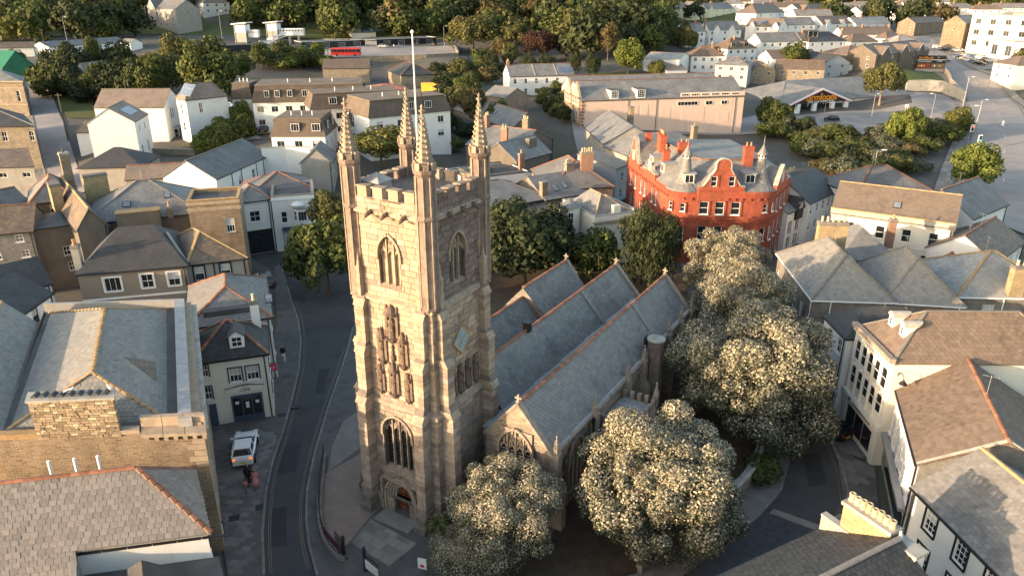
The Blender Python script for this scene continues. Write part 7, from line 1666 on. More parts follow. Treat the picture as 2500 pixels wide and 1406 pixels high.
for (x, y, r_, w_), p, lb in zip(SKY, SKP, SKL):
 z = ground(*p) + 5.0
 hill(lb + ', near the skyline', ((p[0], p[1]), (p[0] + rng.uniform(14, 20), p[1] + rng.uniform(-3, 3)), z), 9, 3.0, rng.choice(('gable', 'hip')), w_, r_, 4, (.6,), extra=[ch(5)])

drape('hillside', [(-700, 362), (30, 362), (90, 440), (400, 640), (900, 1400), (-900, 1400)], 'grass', .35, 40.0)
# railway station
PZ = 10.8
drape('station_forecourt', [(-105.5, 286.4), (-95.7, 315.5), (-77.2, 338.6), (-62.1, 334.4), (-26.4, 331.8), (-21.9, 311.1), (-33.5, 299.3), (-53.9, 288.3), (-75.4, 287.9), (-89.9, 275.6)], 'asphalt_old', .10)
wall_run('station_retaining_wall', 'long stone retaining wall holding up the station forecourt', [(-55.8, 282.6), (-44.3, 286.2), (-32.5, 289.8), (-20.9, 297.4)], 0, .8, 'rubble', z0=2.5, top=11.7, down=0)
wall_run('station_retaining_wall', 'stone wall turning uphill beside the sunken lane', [(-20.9, 297.4), (-24.0, 327.3), (-29.0, 352.4)], 0, .6, 'rubble', z0=5, top=12.2, down=0)
def lift_tower(px, label):
 o = empty('lift_tower', (px[0], px[1], PZ - 1.5), -.1); tag(o, label, 'lift tower', 'station lift towers')
 for k, (z0, z1, m_) in enumerate(((0, 4.2, 'render_brown'), (4.2, 8.0, 'concrete'), (8.0, 11.2, 'trim_white'))): MB().box(-2.4, 2.4, -2.4, 2.4, z0, z1 - .02).build('cladding', m_, o)
 for s in (-1, 1): MB().box(s * 2.42 - .12, s * 2.42 + .12, -2.6, -2.42, 0, 11.2).build('corner_trim', 'grey_metal', o)
 MB().slab([(-3.4, -3.4, 11.7), (3.4, -3.4, 12.3), (3.4, 3.4, 12.3), (-3.4, 3.4, 11.7)], .45).build('roof', 'trim_white', o)
 return o
LT = [(-116.2, 335.2), (-106.7, 348.6)]
lift_tower(LT[0], 'pale panelled lift tower left of the station footbridge'); lift_tower(LT[1], 'pale panelled lift tower with stairs at its foot')
br = empty('footbridge', (0, 0, 0)); tag(br, 'white railway footbridge with small square openings and a stair', 'footbridge')
def brd(x0, x1, y): 
 MB().box(x0, x1, y - 1.4, y + 1.4, PZ + 4.6, PZ + 7.6).build('deck', 'white_metal', br)
 for k in range(8): MB().box(x0 + (x1 - x0) * (k + .3) / 8, x0 + (x1 - x0) * (k + .7) / 8, y - 1.46, y - 1.41, PZ + 6.4, PZ + 7.0).build('opening', 'trim_black', br)
brd(LT[0][0] + 2.6, LT[1][0] - 2.6, LT[0][1]); brd(LT[1][0] + 2.6, LT[1][0] + 13.5, LT[1][1])
sx, sy = LT[1][0] + 3, LT[1][1] - 4.0
MB().beam((sx + 4, sy, PZ + 4.8), (sx - 5, sy, PZ + 1.8), 2.0, .35).build('stair_flight', 'white_metal', br); MB().beam((sx - 4, sy - 2.2, PZ + 1.6), (sx + 8, sy - 2.2, PZ - 1.0), 2.0, .35).build('stair_flight', 'white_metal', br); MB().box(sx - 8, sy * 0 + sx - 4, sy - 3.4, sy + 1.2, PZ + 1.3, PZ + 1.6).build('landing', 'white_metal', br)
for y, z0, z1, x0, x1 in ((sy - 1.05, PZ + 6.0, PZ + 3.0, sx + 4, sx - 5), (sy - 3.25, PZ + 2.8, PZ + .2, sx - 4, sx + 8)):
 MB().beam((x0, y, z0), (x1, y, z1), .12, .9).build('balustrade', 'white_metal', br)
MB().box(sx - 8, sx - 4, sy - 3.5, sy - 3.4, PZ + 1.6, PZ + 2.8).build('balustrade', 'white_metal', br)
for x in (sx + 5, sx + 9, sx - 6.5): MB().box(x - .35, x + .35, sy - 1, sy + .6, PZ - 2, PZ + 4.6 if x > sx else PZ + 1.3).build('pier', 'concrete', br)
cp = house('station_building', 'long low station building under a dark flat canopy', 'station', (-86.5, 317.2), (-34.4, 351.5), 14.40, 9, 1, 'flat', 'trim_black', 'felt', parapet=.2, coping='trim_white', win={'f': [('n', 9, (.6,), 3.2, 1.9, 'plain')]}, wm=far)
house('station_canopy', 'low dark platform canopy left of the footbridge', 'station', (-114.1, 304.9), (-100.1, 314.6), 13.92, 6, 1, 'flat', 'trim_black', 'felt', parapet=.1, coping='grey_metal')
house('white_station_house', 'low white building with a sloping roof beside the railway', 'building', (-173.6, 289.2), (-160.7, 321.9), 14.37, 9, 1.8, 'gable', W, 'slate_grey', win={'f': [('n', 4, (.7,), 1.6, .9, 'case')]}, wm=far, ridge=None)
house('white_signal_hut', 'small white gabled hut at the end of the railway building', 'building', (-152.8, 309.2), (-150.0, 313.5), 14.61, 7, 1.4, 'cross', W, 'slate_grey', ridge=None)
house('cream_station_shed', 'cream gabled shed with solar panels behind the platform', 'building', (-74.9, 363.6), (-64.4, 367.3), 15.86, 8, 1.8, 'gable', 'render_cream', 'slate_grey', ridge=None, extra=[('solar', 'f', 10, .2, 6, 2)])
house('far_left_shed', 'low brown roofed shed by the railway at the left edge', 'building', *ext((-190.6, 287.1), (-180.6, 290.8), 14.26, 8), 8, 1.8, 'gable', W, 'slate_moss', ridge=None)
def shelter(p, label):
 z = ground(*p) + .1; o = empty('bus_shelter', (p[0], p[1], z), -.08); tag(o, label, 'bus shelter', 'bus shelters at the station')
 MB().slab([(-2.6, -1, 2.7), (2.6, -1, 2.7), (2.6, 1.2, 2.5), (-2.6, 1.2, 2.5)], .15).build('roof', 'concrete', o)
 for x in (-2.4, 0, 2.4): MB().box(x - .08, x + .08, .8, .95, 0, 2.5).build('post', 'grey_metal', o)
 MB().box(-2.3, 2.3, .85, .9, .5, 2.2).build('glass_back', 'glass_roof', o)
for p, lb in zip([(-80.0, 339.6), (-73.7, 337.1), (-66.6, 332.1), (-60.3, 329.2)], ('first bus shelter next to the green bin, behind the bus', 'second bus shelter, behind the middle of the bus', 'third bus shelter, behind the front of the bus', 'fourth bus shelter, standing clear of the bus')): shelter(p, lb)
MATS.get('green_clad') or M('green_clad', (.02, .15, .08), (.016, .12, .07), 1, .5, coord='Object')
house('green_clad_depot', 'bright green clad shed cut by the left edge', 'building', *ext((-159.4, 228.5), (-149.8, 224.3), 12.91, 10), 10, 4.5, 'gable', 'green_clad', 'green_clad', ridge=None)
gbn = empty('skip_container', (*(-85.1, 313.5), 0)); gbn.location.z = ground(*gbn.location[:2]) + .1; tag(gbn, 'green metal container at the foot of the station stairs', 'container')
MB().box(-1.3, 1.3, -1, 1, .1, 2.4).build('body', 'green_clad', gbn); MB().box(-1.4, 1.4, -1.1, 1.1, 2.4, 2.55).build('lid', 'green_clad', gbn)
# streets round the church (flat ground)
LK = [(-14.80, 33.82), (-15.54, 35.96), (-16.89, 39.94), (-18.01, 44.33), (-18.69, 48.40), (-18.98, 51.85), (-19.69, 57.09), (-20.65, 63.23), (-22.17, 69.56), (-23.87, 74.75), (-26.07, 80.01), (-27.84, 84.56)]
RK = [(-11.06, 33.82), (-12.20, 35.96), (-13.43, 38.75), (-14.25, 41.19), (-15.01, 44.33), (-15.62, 48.95), (-16.15, 55.70), (-16.43, 61.60), (-16.82, 67.65), (-17.31, 72.60), (-17.60, 75.87)]
tag(MB().poly([(x, y, .012) for x, y in LK + [(-31.30, 90.33), (-36.00, 95.45), (-37.26, 99.28), (-32.71, 99.28), (-27.92, 100.00), (-23.00, 100.37), (-18.58, 100.37), (-14.68, 93.47), (-13.96, 79.40), (-15.51, 75.87)] + RK[::-1]]).build('road', 'asphalt'), kind='structure')
def raised(name, pts, mat, z=.12):
 if area2(pts) < 0: pts = pts[::-1]
 m = MB(); n = len(pts); m.faces([(p[0], p[1], -.05) for p in pts] + [(p[0], p[1], z) for p in pts], [tuple(range(n, 2 * n))] + [(i, (i + 1) % n, n + (i + 1) % n, n + i) for i in range(n)])
 return tag(m.build(name, mat), kind='structure')
def flags(parent, quad, w, h, mat, z, limit=250, gap=.012, name='paving_slab'):
 la = Laid(parent, mat, name, 'paving', limit); la.plane([(p[0], p[1], z) for p in quad], w, h, gap, .004, .003); la.done()
lp = raised('pavement', LK + [(-30.8, 93.0), (-31.5, 91.0), (-26.0, 74.0), (-24.4, 66.0), (-23.6, 53.6), (-25.8, 52.8), (-15.0, 30.0)], 'paving', .11)
quads = [[(-25.6, 52.4), (-19.5, 52.4), (-18.6, 47.0), (-22.9, 47.0)], [(-22.9, 46.95), (-18.6, 46.95), (-17.9, 42.0), (-20.5, 42.0)], [(-20.5, 41.95), (-17.9, 41.95), (-16.2, 36.0), (-17.8, 36.0)]]
for q in quads: flags(lp, q[::-1] if area2(q) < 0 else q, .62, .42, 'paving', .115, 100)
def kerbs(line, name='kerb_stone', root=None, z=.13):
 p = dense(line, .95)
 for a, b in zip(p, p[1:]):
  l = hypot(b[0] - a[0], b[1] - a[1]); lr = round(l, 1) or .1
  put(name, cached(('kerb', lr), lambda: MB().box(.006, lr - .006, -.08, .08, -.05, .135).mesh('kerb_stone', 'kerb')), root, (a[0], a[1], z - .13), atan2(b[1] - a[1], b[0] - a[0]), (l / lr, 1, 1))
kerbs(LK[1:], root=lp)
for d in (.34, .48): strip('yellow_line', LK[:-1], .05, 'line_yellow', .017, -d, n=1); strip('yellow_line', RK[:-2], .05, 'line_yellow', .017, d, n=1)
fp_ = RK + [(-12.0, 80.0), (-9.0, 74.0), (-9, 50), (-4.5, 38.6), (-4.5, 33.0), (-9.0, 30.5)]
cy = raised('churchyard_forecourt', fp_, 'paving', .11)
kerbs(RK[1:-1], root=cy)
MB().poly([(x, y, .122) for x, y in [(-14.21, 46.30), (-8.63, 53.08), (-7.63, 45.30), (-9.85, 41.53), (-10.85, 38.75), (-11.67, 37.80), (-12.86, 40.35), (-13.70, 43.40)]][::-1]).build('pink_paving', 'paving_pink', cy)
MB().poly([(x, y, .120) for x, y in [(-14.02, 46.55), (-11.53, 50.95), (-12.26, 55.03), (-13.50, 55.03), (-14.36, 53.72), (-14.45, 50.08)]][::-1]).build('pale_paving', 'paving_pale', cy)
ds = [(-10.65, 38.83), (-9.79, 41.19), (-6.71, 40.35), (-6.29, 38.75), (-7.82, 36.70)]
flags(cy, [ds[0], ds[4], ds[3], ds[1]] if area2([ds[0], ds[4], ds[3], ds[1]]) > 0 else [ds[1], ds[3], ds[4], ds[0]], 1.1, .7, 'paving_pale', .124, 60)
drape('setts_crossing', [(-14.99, 33.82), (-15.71, 36.10), (-12.38, 36.70), (-10.82, 33.82)], 'setts', .02)
# curved churchyard wall and railing with gate piers
wl = [(-14.73, 48.51), (-14.34, 46.30), (-13.93, 43.86), (-13.42, 41.62), (-12.87, 39.94), (-12.16, 38.56), (-11.34, 37.54), (-10.73, 37.17)]
cw = wall_run('forecourt_kerb_wall', 'low curved stone kerb wall round the church forecourt', smooth_line(wl, 1), .35, .35, 'rubble_grey', z0=.1, down=.2, coping=False)
rl = empty('forecourt_railing', (0, 0, 0)); tag(rl, 'curved black iron railing with a maroon banner round the church forecourt', 'railing')
rp_ = dense(smooth_line(wl, 1), .28)
bm_ = MB().tube([(0, 0, .4), (0, 0, 1.35)], .014, 5).mesh('railing_bar', 'iron')
for p in rp_: put('railing_bar', bm_, rl, (p[0], p[1], .05))
for z in (.55, 1.25): MB().tube([(p[0], p[1], z) for p in rp_], .022, 5).build('rail', 'iron', rl)
M('banner_maroon', (.16, .03, .08), (.12, .02, .06), 2, .7, coord='Object'); M('sign_pink', (.52, .03, .13), None, rough=.5)
ba, bb = rp_[-9], rp_[-2]
bn = MB(); bn.faces([(ba[0] - .05, ba[1] - .05, .6), (bb[0] - .05, bb[1] - .05, .6), (bb[0] - .05, bb[1] - .05, 1.2), (ba[0] - .05, ba[1] - .05, 1.2)], [(0, 1, 2, 3)]).build('banner', 'banner_maroon', rl)
def gate(p, ang, label, panels=()):
 g = empty('iron_gate', (p[0], p[1], .11), ang); tag(g, label, 'gate', 'church gates')
 MB().lathe([(.17, 0), (.17, .15), (.11, .2), (.10, 1.45), (.15, 1.5), (.15, 1.58), (.07, 1.62), (.12, 1.74), (.03, 1.86)], 8).build('gate_post', 'iron', g)
 for i in range(10): MB().tube([(.2 + i * .13, 0, .12), (.2 + i * .13, 0, 1.3 + .12 * sin(i / 9 * pi))], .013, 5).build('gate_bar', 'iron', g)
 for z in (.2, .75, 1.25): MB().beam((.12, 0, z), (1.45, 0, z), .03, .04).build('gate_rail', 'iron', g)
 for x0, x1, m_ in panels: MB().box(x0, x1, -.06, -.03, .3, .95).build('notice_panel', m_, g)
gp = [(-10.78, 37.39), (-9.25, 36.38)]
gate(gp[0], 2.2, 'open black iron gate and post at the end of the curved railing'); gate(gp[1], -.75, 'black iron gate with white and pink notice boards by the palm', ((.1, .7, 'trim_white'), (.75, 1.4, 'trim_cream')))
ns = MB().box(-.3, .3, -.03, .03, .15, .95).build('notice_board', 'trim_white', None, loc=(*(-5.64, 36.34), .1), rotz=-.3); tag(ns, 'white notice board in front of the palm', 'sign')
MB().box(-.14, .14, -.045, -.032, .3, .5).build('printed_panel', 'sign_pink', ns)
# street on the right: road, slabs, kerbs, curved church wall
RL = [(5.65, 33.82), (9.88, 35.30), (13.83, 38.75), (17.14, 41.53), (19.66, 44.33), (21.49, 47.86), (22.23, 50.66), (22.53, 54.37), (21.88, 63.23), (23.23, 81.91), (25.14, 96.81)]
RR = [(9.04, 31.12), (14.01, 33.82), (20.62, 38.75), (23.40, 41.62), (24.61, 44.33), (25.41, 47.33), (26.03, 51.25), (26.48, 55.03), (27.65, 64.94), (29.08, 77.02), (34.91, 93.47)]
tag(MB().poly([(x, y, .010) for x, y in RL + RR[::-1]][::-1] if area2(RL + RR[::-1]) < 0 else [(x, y, .010) for x, y in RL + RR[::-1]]).build('road', 'asphalt'), kind='structure')
drape('setts_crossing', [(11.61, 36.17), (17.99, 41.53), (20.81, 39.94), (18.57, 35.47), (13.08, 32.28)], 'setts', .02)
drape('crossing_band', [(18.08, 41.96), (18.57, 42.40), (21.33, 40.56), (20.95, 39.94)], 'paving_pale', .026)
rpv = raised('pavement', RR + [(32, 84), (27.4, 62), (27.6, 54), (26.3, 45), (22.8, 36), (17.5, 33.5), (12, 29.0)], 'paving', .11)
q = [(23.60, 42.49), (25.16, 40.35), (27.93, 47.33), (25.77, 49.23)]; flags(rpv, q if area2(q) > 0 else q[::-1], .95, .6, 'paving', .115, 150)
q = [(25.87, 49.62), (27.95, 47.86), (27.97, 53.08), (26.63, 54.70)]; flags(rpv, q if area2(q) > 0 else q[::-1], .95, .6, 'paving', .115, 100)
kerbs(RR[2:-2], root=rpv); kerbs(RL[1:8], root=rpv)
for d in (.32, .48): strip('yellow_line', RR[2:8], .05, 'line_yellow', .018, d, n=1)
lv = raised('churchyard', [(p[0] - 2.0, p[1] + 1.0) for p in RL] + [(17, 96), (-18, 92), (-12.0, 74.0), (-8.5, 50), (-4.3, 38.4), (-4.0, 33.2), (3, 31.5)], 'soil', .35)
pvl = raised('pavement', RL + [(p[0] - 1.9, p[1] + .9) for p in RL[::-1]], 'paving', .105)
wl2 = [(p[0] - 1.9, p[1] + .9) for p in RL[1:8]]
wall_run('churchyard_wall', 'curved rubble stone retaining wall of the churchyard above the street', smooth_line(wl2, 2), 1.35, .45, 'rubble_grey', z0=0, down=.1)
rl2 = empty('churchyard_railing', (0, 0, 0)); tag(rl2, 'black iron railing on top of the curved churchyard wall', 'railing')
rp2 = dense(smooth_line(wl2, 2), .3)
for p in rp2: put('railing_bar', bm_, rl2, (p[0], p[1], 1.0))
MB().tube([(p[0], p[1], 2.25) for p in rp2], .02, 5).build('rail', 'iron', rl2)
drape('grass', [(1.22, 45.30), (2.24, 40.35), (6.78, 38.75), (10.58, 38.75), (14.45, 48.40), (15.31, 58.53), (13.07, 58.53), (10.31, 55.03)], 'soil', .36)
# other ground: alley, left uphill road, gardens
strip('side_street', [(17.2, 194.0), (16.1, 172.7), (16.3, 152.4), (16.0, 131.0), (17.0, 115.8)], 4.2, 'asphalt_old', .13)
strip('uphill_road', [(-149.6, 238.9), (-122.9, 196.3), (-100.5, 161.5), (-89.8, 144.7), (-73.9, 119.5)], 5.5, 'asphalt_old', .15)
strip('pavement', [(-149.6, 238.9), (-122.9, 196.3), (-100.5, 161.5), (-89.8, 144.7), (-73.9, 119.5)], 1.6, 'paving_pale', .24, -3.6)
strip('sunken_lane', [(-20.6, 323.3), (-18.4, 282.7), (-18.5, 268.3), (-12.9, 238.7), (-7.3, 223.7)], 4.5, 'asphalt', .15)
drape('garden', [(-25.5, 248.3), (-9.4, 249.5), (-6.7, 204.1), (-15.0, 196.0)], 'grass', .15); drape('garden', [(-121.0, 198.6), (-112.6, 201.1), (-96.1, 173.0), (-102.8, 173.0)], 'grass', .15)
drape('park_lawn', [(26.6, 260.7), (43.5, 261.1), (42.6, 255.1), (25.7, 250.5)], 'grass', .15)
drape('flats_car_park', [(-75.3, 176.0), (-66.4, 175.5), (-58.5, 163.3), (-50.6, 149.3), (-54.2, 149.8), (-66.3, 155.2)], 'asphalt_old', .15)
drape('terrace_car_park', [(8.3, 217.1), (15.0, 221.1), (13.0, 190.0), (8.2, 186.3)], 'asphalt_old', .15)
drape('dirt_yard', [(42.1, 172.2), (58.0, 176.8), (57.7, 158.1), (51.0, 143.2), (43.4, 151.1)], 'town_ground', .13)
wall_run('pale_yard_wall', 'long pale rendered yard wall beside the long white house', [(-42.2, 123.4), (-38.4, 124.3), (-34.1, 123.8)], 0, .3, W, z0=2, top=9.5, down=0)
wall_run('bank_wall', 'rubble garden wall below the white villa with a small notice', [(-72.5, 142.8), (-67.3, 142.1), (-61.3, 141.5)], 0, .4, 'rubble', z0=1, top=5.6, down=0)
wall_run('roadside_bank_wall', 'rough stone wall along the uphill road at the left', [(-147.6, 237.9), (-127.7, 207.1), (-120.3, 197.2)], 1.8, .5, 'rubble')
for q in ([(-18.47, 50.08), (-17.06, 50.37), (-16.52, 46.81), (-18.06, 46.30)], [(-17.00, 42.49), (-16.05, 42.72), (-14.92, 38.75), (-15.89, 38.56)], [(-18.70, 63.23), (-17.70, 63.23), (-17.18, 58.53), (-18.00, 58.53)], [(-28.74, 87.36), (-24.89, 84.56), (-24.31, 79.40), (-26.58, 80.64)], [(23.00, 48.95), (24.41, 49.23), (23.49, 45.30), (21.94, 44.81)]): tag(MB().poly([(x, y, .0155) for x, y in (q if area2(q) > 0 else q[::-1])]).build('road_patch', 'asphalt_patch'), kind='structure')
# street furniture
def lamp(p, h, label, ang=0.0, base=None):
 z = ground(*p) if base is None else base; o = empty('street_lamp', (p[0], p[1], z), ang); tag(o, label, 'street lamp', 'street lamps')
 MB().tube([(0, 0, 0), (0, 0, h * .5), (0, 0, h)], [.11, .08, .06], 7).build('post', 'grey_metal', o); MB().tube([(0, 0, h), (1.0, 0, h + .12)], .045, 5).build('arm', 'grey_metal', o); MB().box(.8, 1.6, -.14, .14, h + .06, h + .2).build('lamp_head', 'white_metal', o)
LP_ = [(83.1, 198.7), (96.1, 199.2), (118.5, 210.7), (140.1, 232.9), (126.4, 202.0), (65.0, 130.3), (157.2, 249.8), (114.5, 182.7)]
for p, h, lb, an in zip(LP_, (6, 8, 7, 9, 6, 7, 12, 7), ('white lamp post at the near edge of the supermarket car park', 'lamp post standing before the car park tree', 'lamp post in the right part of the supermarket car park', 'lamp post at the car park entrance by the road wall', 'lamp post on the pavement beside the traffic lights', 'lamp post rising from the scrub behind the slate hall', 'tallest lamp post on the bend of the main road', 'lamp post beside the nearest traffic light'), (0, .4, 3.1, 0, 0, 0, .5, 3.1)): lamp(p, h, lb, an)
for p, h, lb in zip([(-175.0, 304.4), (-126.1, 337.1), (-171.9, 367.8), (-87.4, 378.1), (-64.9, 378.5), (-40.0, 376.8), (-28.4, 324.0)], (13, 12, 12, 12, 12, 11, 9), ('tall mast lamp by the white railway building', 'tall mast lamp left of the lift towers', 'mast lamp among the trees left of the footbridge', 'mast lamp behind the station building', 'mast lamp behind the bus shelters', 'mast lamp near the big olive tree', 'mast lamp at the forecourt corner')): lamp(p, h, lb)
def telegraph(p, h, label):
 z = ground(*p); o = empty('telegraph_pole', (p[0], p[1], z)); tag(o, label, 'pole', 'telegraph poles'); MB().tube([(0, 0, 0), (0, 0, h)], [.16, .11], 7).build('post', 'bark', o); MB().box(-.7, .7, -.06, .06, h - .5, h - .38).build('crossarm', 'bark', o)
for p, h, lb in zip([(-94.5, 156.8), (-120.0, 196.9), (-165.4, 273.3), (-64.3, 268.4)], (10, 10, 11, 9), ('telegraph pole beside the white villa', 'telegraph pole half way up the uphill road', 'telegraph pole at the top of the uphill road', 'telegraph pole in front of the bus')): telegraph(p, h, lb)
def traffic_light(p, label, col):
 z = ground(*p) + .2; o = empty('traffic_light', (p[0], p[1], z)); tag(o, label, 'traffic light', 'traffic lights'); MB().tube([(0, 0, 0), (0, 0, 3.2)], .07, 6).build('post', 'trim_black', o); MB().box(-.45, .45, -.02, .06, 2.0, 3.7).build('backboard', 'trim_white', o); MB().box(-.22, .22, -.2, -.021, 2.2, 3.5).build('head', 'trim_black', o)
 MB().lathe([(.14, 0), (.14, .03), (.05, .05)], 10).build('lens', col, o, loc=(0, -.2, 3.2 if col == 'lens_red' else 2.45)).rotation_euler = (pi/2, 0, 0)
M('lens_red', (1, .08, .03), None, emit=2.0); M('lens_green', (.1, .9, .4), None, emit=1.5)
tl = [(109.7, 176.5), (105.5, 166.1)]
traffic_light(tl[0], 'traffic light showing red beside the scrub', 'lens_red'); traffic_light(tl[1], 'nearer traffic light with a white backboard', 'lens_green')
bz = empty('bollard', (*(129.5, 195.9), 0)); bz.location.z = ground(*bz.location[:2]) + .1; tag(bz, 'white keep-left bollard on the traffic island of the main road', 'bollard'); MB().lathe([(.45, 0), (.4, .1), (.28, .15), (.26, 1.1), (.1, 1.2)], 10).build('post', 'trim_white', bz); MB().lathe([(1.3, -.1), (1.3, .06), (.2, .08)], 14).build('island', 'kerb', bz)
# hanging pink sign of the café, sandwich board, hanging basket
cs = empty('hanging_sign', (*(-21.19, 57.51), 3.2), R(18)); tag(cs, 'small crimson hanging sign on the café corner', 'sign')
MB().box(-.42, .42, -.03, .03, -.35, .35).build('board', 'sign_pink', cs); MB().beam((-.7, 0, .45), (.45, 0, .45), .04, .05).build('bracket', 'iron', cs)
bar_sign(cs, 'lettering', 'CENTRE', 'trim_white', .16, (0, -.045, .05), 0); bar_sign(cs, 'lettering', '& CAFE', 'trim_white', .12, (0, -.045, -.14), 0)
sw = empty('sandwich_board', (*(-19.64, 39.60), .11), R(25)); tag(sw, 'black framed sandwich board outside the corner shop', 'sign')
for s in (-1, 1): 
 o = MB().slab([(-.32, s * .25, 0.02), (.32, s * .25, .02), (.32, s * .03, 1.05), (-.32, s * .03, 1.05)], .03).build('leaf', 'trim_black', sw)
 MB().faces([(-.26, s * .25, .12), (.26, s * .25, .12), (.26, s * .055, .98), (-.26, s * .055, .98)], [(0, 1, 2, 3)]).build('panel', 'trim_white', sw, loc=(0, s * .012, .0))
for i, (p, lb) in enumerate(zip([(-19.29, 41.30), (-17.82, 42.49), (-19.87, 54.67), (-19.12, 56.09)], ('dark square iron cover in the pavement by the pushchair', 'small dark drain cover at the kerb below the pushchair', 'dark drain cover in front of the café', 'dark drain cover at the kerb by the café corner'))):
 o = MB().box(-.35, .35, -.3, .3, 0, .012).build('drain_cover', 'trim_black', None, loc=(p[0], p[1], .118), rotz=R(20)); tag(o, lb, 'drain cover', 'drain covers')
# trees and shrubs
def crown_mesh(seed, nl, lr, n, ls, mats, kind='round', two=None):
 """leaf quads spread over many lobes of a crown of unit radius; two = share of the second leaf material on the shaded side"""
 g = np.random.default_rng(seed)
 d = g.normal(size=(nl, 3)); d /= np.linalg.norm(d, axis=1)[:, None]
 d[:, 2] = np.where(d[:, 2] < -.55, -d[:, 2] * .6, d[:, 2])
 rad = g.uniform(.55, .86, nl); rad[: nl // 5] *= .5
 c = d * rad[:, None]
 if kind == 'tall': c[:, :2] *= (1 - .45 * np.clip(c[:, 2:3], -.2, 1))
 if kind == 'cone': c[:, :2] *= np.clip(.95 - .75 * (c[:, 2:3] + .3), .12, 1.2)
 if kind == 'flat': c[:, 2] *= .75
 lrr = lr * g.uniform(.45, 1.5, nl)
 k = g.choice(nl, n, p=lrr ** 2 / (lrr ** 2).sum())
 dd = g.normal(size=(n, 3)); dd /= np.linalg.norm(dd, axis=1)[:, None]
 dd = dd + .55 * c[k] / (np.linalg.norm(c[k], axis=1)[:, None] + .05) + np.array((0, 0, .15)); dd /= np.linalg.norm(dd, axis=1)[:, None]
 rr = lrr[k] * g.uniform(.72, 1.08, n)
 st = np.array((1, 1, 1.5)) if kind in ('yew', 'cone') else np.array((1, 1, .92))
 p = c[k] + dd * rr[:, None] * st
 nn = dd + g.normal(size=(n, 3)) * .45; nn /= np.linalg.norm(nn, axis=1)[:, None]
 t = np.cross(nn, g.normal(size=(n, 3))); t /= np.linalg.norm(t, axis=1)[:, None] + 1e-9; b = np.cross(nn, t)
 s = ls * g.uniform(.6, 1.35, n)[:, None]
 if kind in ('yew', 'cone'): b = b * .6 + np.array((0, 0, .8)); t *= .6
 bend = nn * s * .35
 V = np.stack([p - t * s - b * s * .55, p + t * s * .2 - b * s * .75 + bend, p + t * s + b * s * .5, p - t * s * .3 + b * s * .8 + bend], 1).reshape(-1, 3)
 F = np.arange(n * 4).reshape(n, 4); mi = None
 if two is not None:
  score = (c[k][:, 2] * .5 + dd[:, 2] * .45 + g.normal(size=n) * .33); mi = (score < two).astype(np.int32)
 return np_mesh('crown', V, F, mats, mi)
CR = {}
def crown_for(var, mat):
 if (var, mat) not in CR:
  spec = {'round': (3, 46, .30, 5200, .052, 'round'), 'broad': (5, 60, .27, 6500, .046, 'flat'), 'tall': (7, 50, .27, 5200, .05, 'tall'), 'bush': (9, 34, .36, 3000, .075, 'flat'), 'yew': (11, 70, .24, 7500, .045, 'yew'), 'cone': (13, 60, .24, 5200, .055, 'cone'), 'sparse': (15, 44, .23, 3200, .045, 'round')}[var]
  base = [v for (a, b), v in CR.items() if a == var]
  if base: me = base[0].copy(); me.materials.clear(); me.materials.append(MATS[mat])
  else: me = crown_mesh(spec[0], spec[1], spec[2], spec[3], spec[4], [mat], spec[5])
  CR[(var, mat)] = me
 return CR[(var, mat)]
def trunk_mesh(h, r, mat, seed=0, spread=1.0):
 def mk():
  g = random.Random(seed); m = MB(); x = y = 0.0; pts = []
  for i in range(5): pts.append((x, y, h * i / 4)); x += g.uniform(-.12, .12) * r * 3; y += g.uniform(-.12, .12) * r * 3
  m.tube(pts, [r * (1.35 if i == 0 else 1 - .14 * i) for i in range(5)], 7)
  for i in range(5):
   a = 2 * pi * i / 5 + g.random(); b = pts[2 + i % 3]; l = spread * g.uniform(.55, .95)
   m.tube([b, (b[0] + cos(a) * l * .45, b[1] + sin(a) * l * .45, b[2] + l * .5), (b[0] + cos(a) * l, b[1] + sin(a) * l, b[2] + l * 1.05)], [r * .5, r * .32, r * .12], 5)
  return m.mesh('trunk', mat)
 return cached(('trunk', round(h, 1), round(r, 2), mat, seed, round(spread, 1)), mk)
def tree(p, hc, rx, rz, var, mat, label, group=None, bark='bark', name='tree', cat='tree'):
 """crown centre hc above the ground, half-widths rx and rz"""
 z = ground(*p); o = empty(name, (p[0], p[1], z), rng.random() * 6.28); tag(o, label, cat, group)
 put('trunk', trunk_mesh(max(.4, hc), max(.06, rx * .055), bark, rng.randrange(4), rx * .9), o)
 put('crown', crown_for(var, mat), o, (0, 0, hc), None, (rx, rx * rng.uniform(.92, 1.08), rz))
 return o
# the four silver blossomed trees of the churchyard
def big_tree(p, hc, rx, ry, rz, seed, label, two=-.02, n=52000, rot=0.0, lr=.17, mats=('leaf_silver', 'leaf_under')):
 o = empty('silver_tree', (p[0], p[1], 0), rot); tag(o, label, 'tree', 'silver blossomed churchyard trees')
 put('trunk', trunk_mesh(hc, .32, 'bark', seed % 4, rx * .8), o)
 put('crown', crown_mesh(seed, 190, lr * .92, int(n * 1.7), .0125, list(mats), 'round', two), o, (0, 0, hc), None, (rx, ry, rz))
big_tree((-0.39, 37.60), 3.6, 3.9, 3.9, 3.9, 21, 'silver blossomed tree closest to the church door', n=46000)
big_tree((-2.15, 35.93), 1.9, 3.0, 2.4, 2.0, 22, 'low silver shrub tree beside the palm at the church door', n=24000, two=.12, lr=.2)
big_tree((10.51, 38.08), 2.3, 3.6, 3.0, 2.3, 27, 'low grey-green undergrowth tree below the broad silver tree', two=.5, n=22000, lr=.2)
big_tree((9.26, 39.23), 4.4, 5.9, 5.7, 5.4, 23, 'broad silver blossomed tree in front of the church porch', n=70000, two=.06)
big_tree((19.52, 51.84), 5.2, 6.9, 6.6, 6.6, 24, 'largest silver blossomed tree between the church and the cream building', two=.14, n=70000)
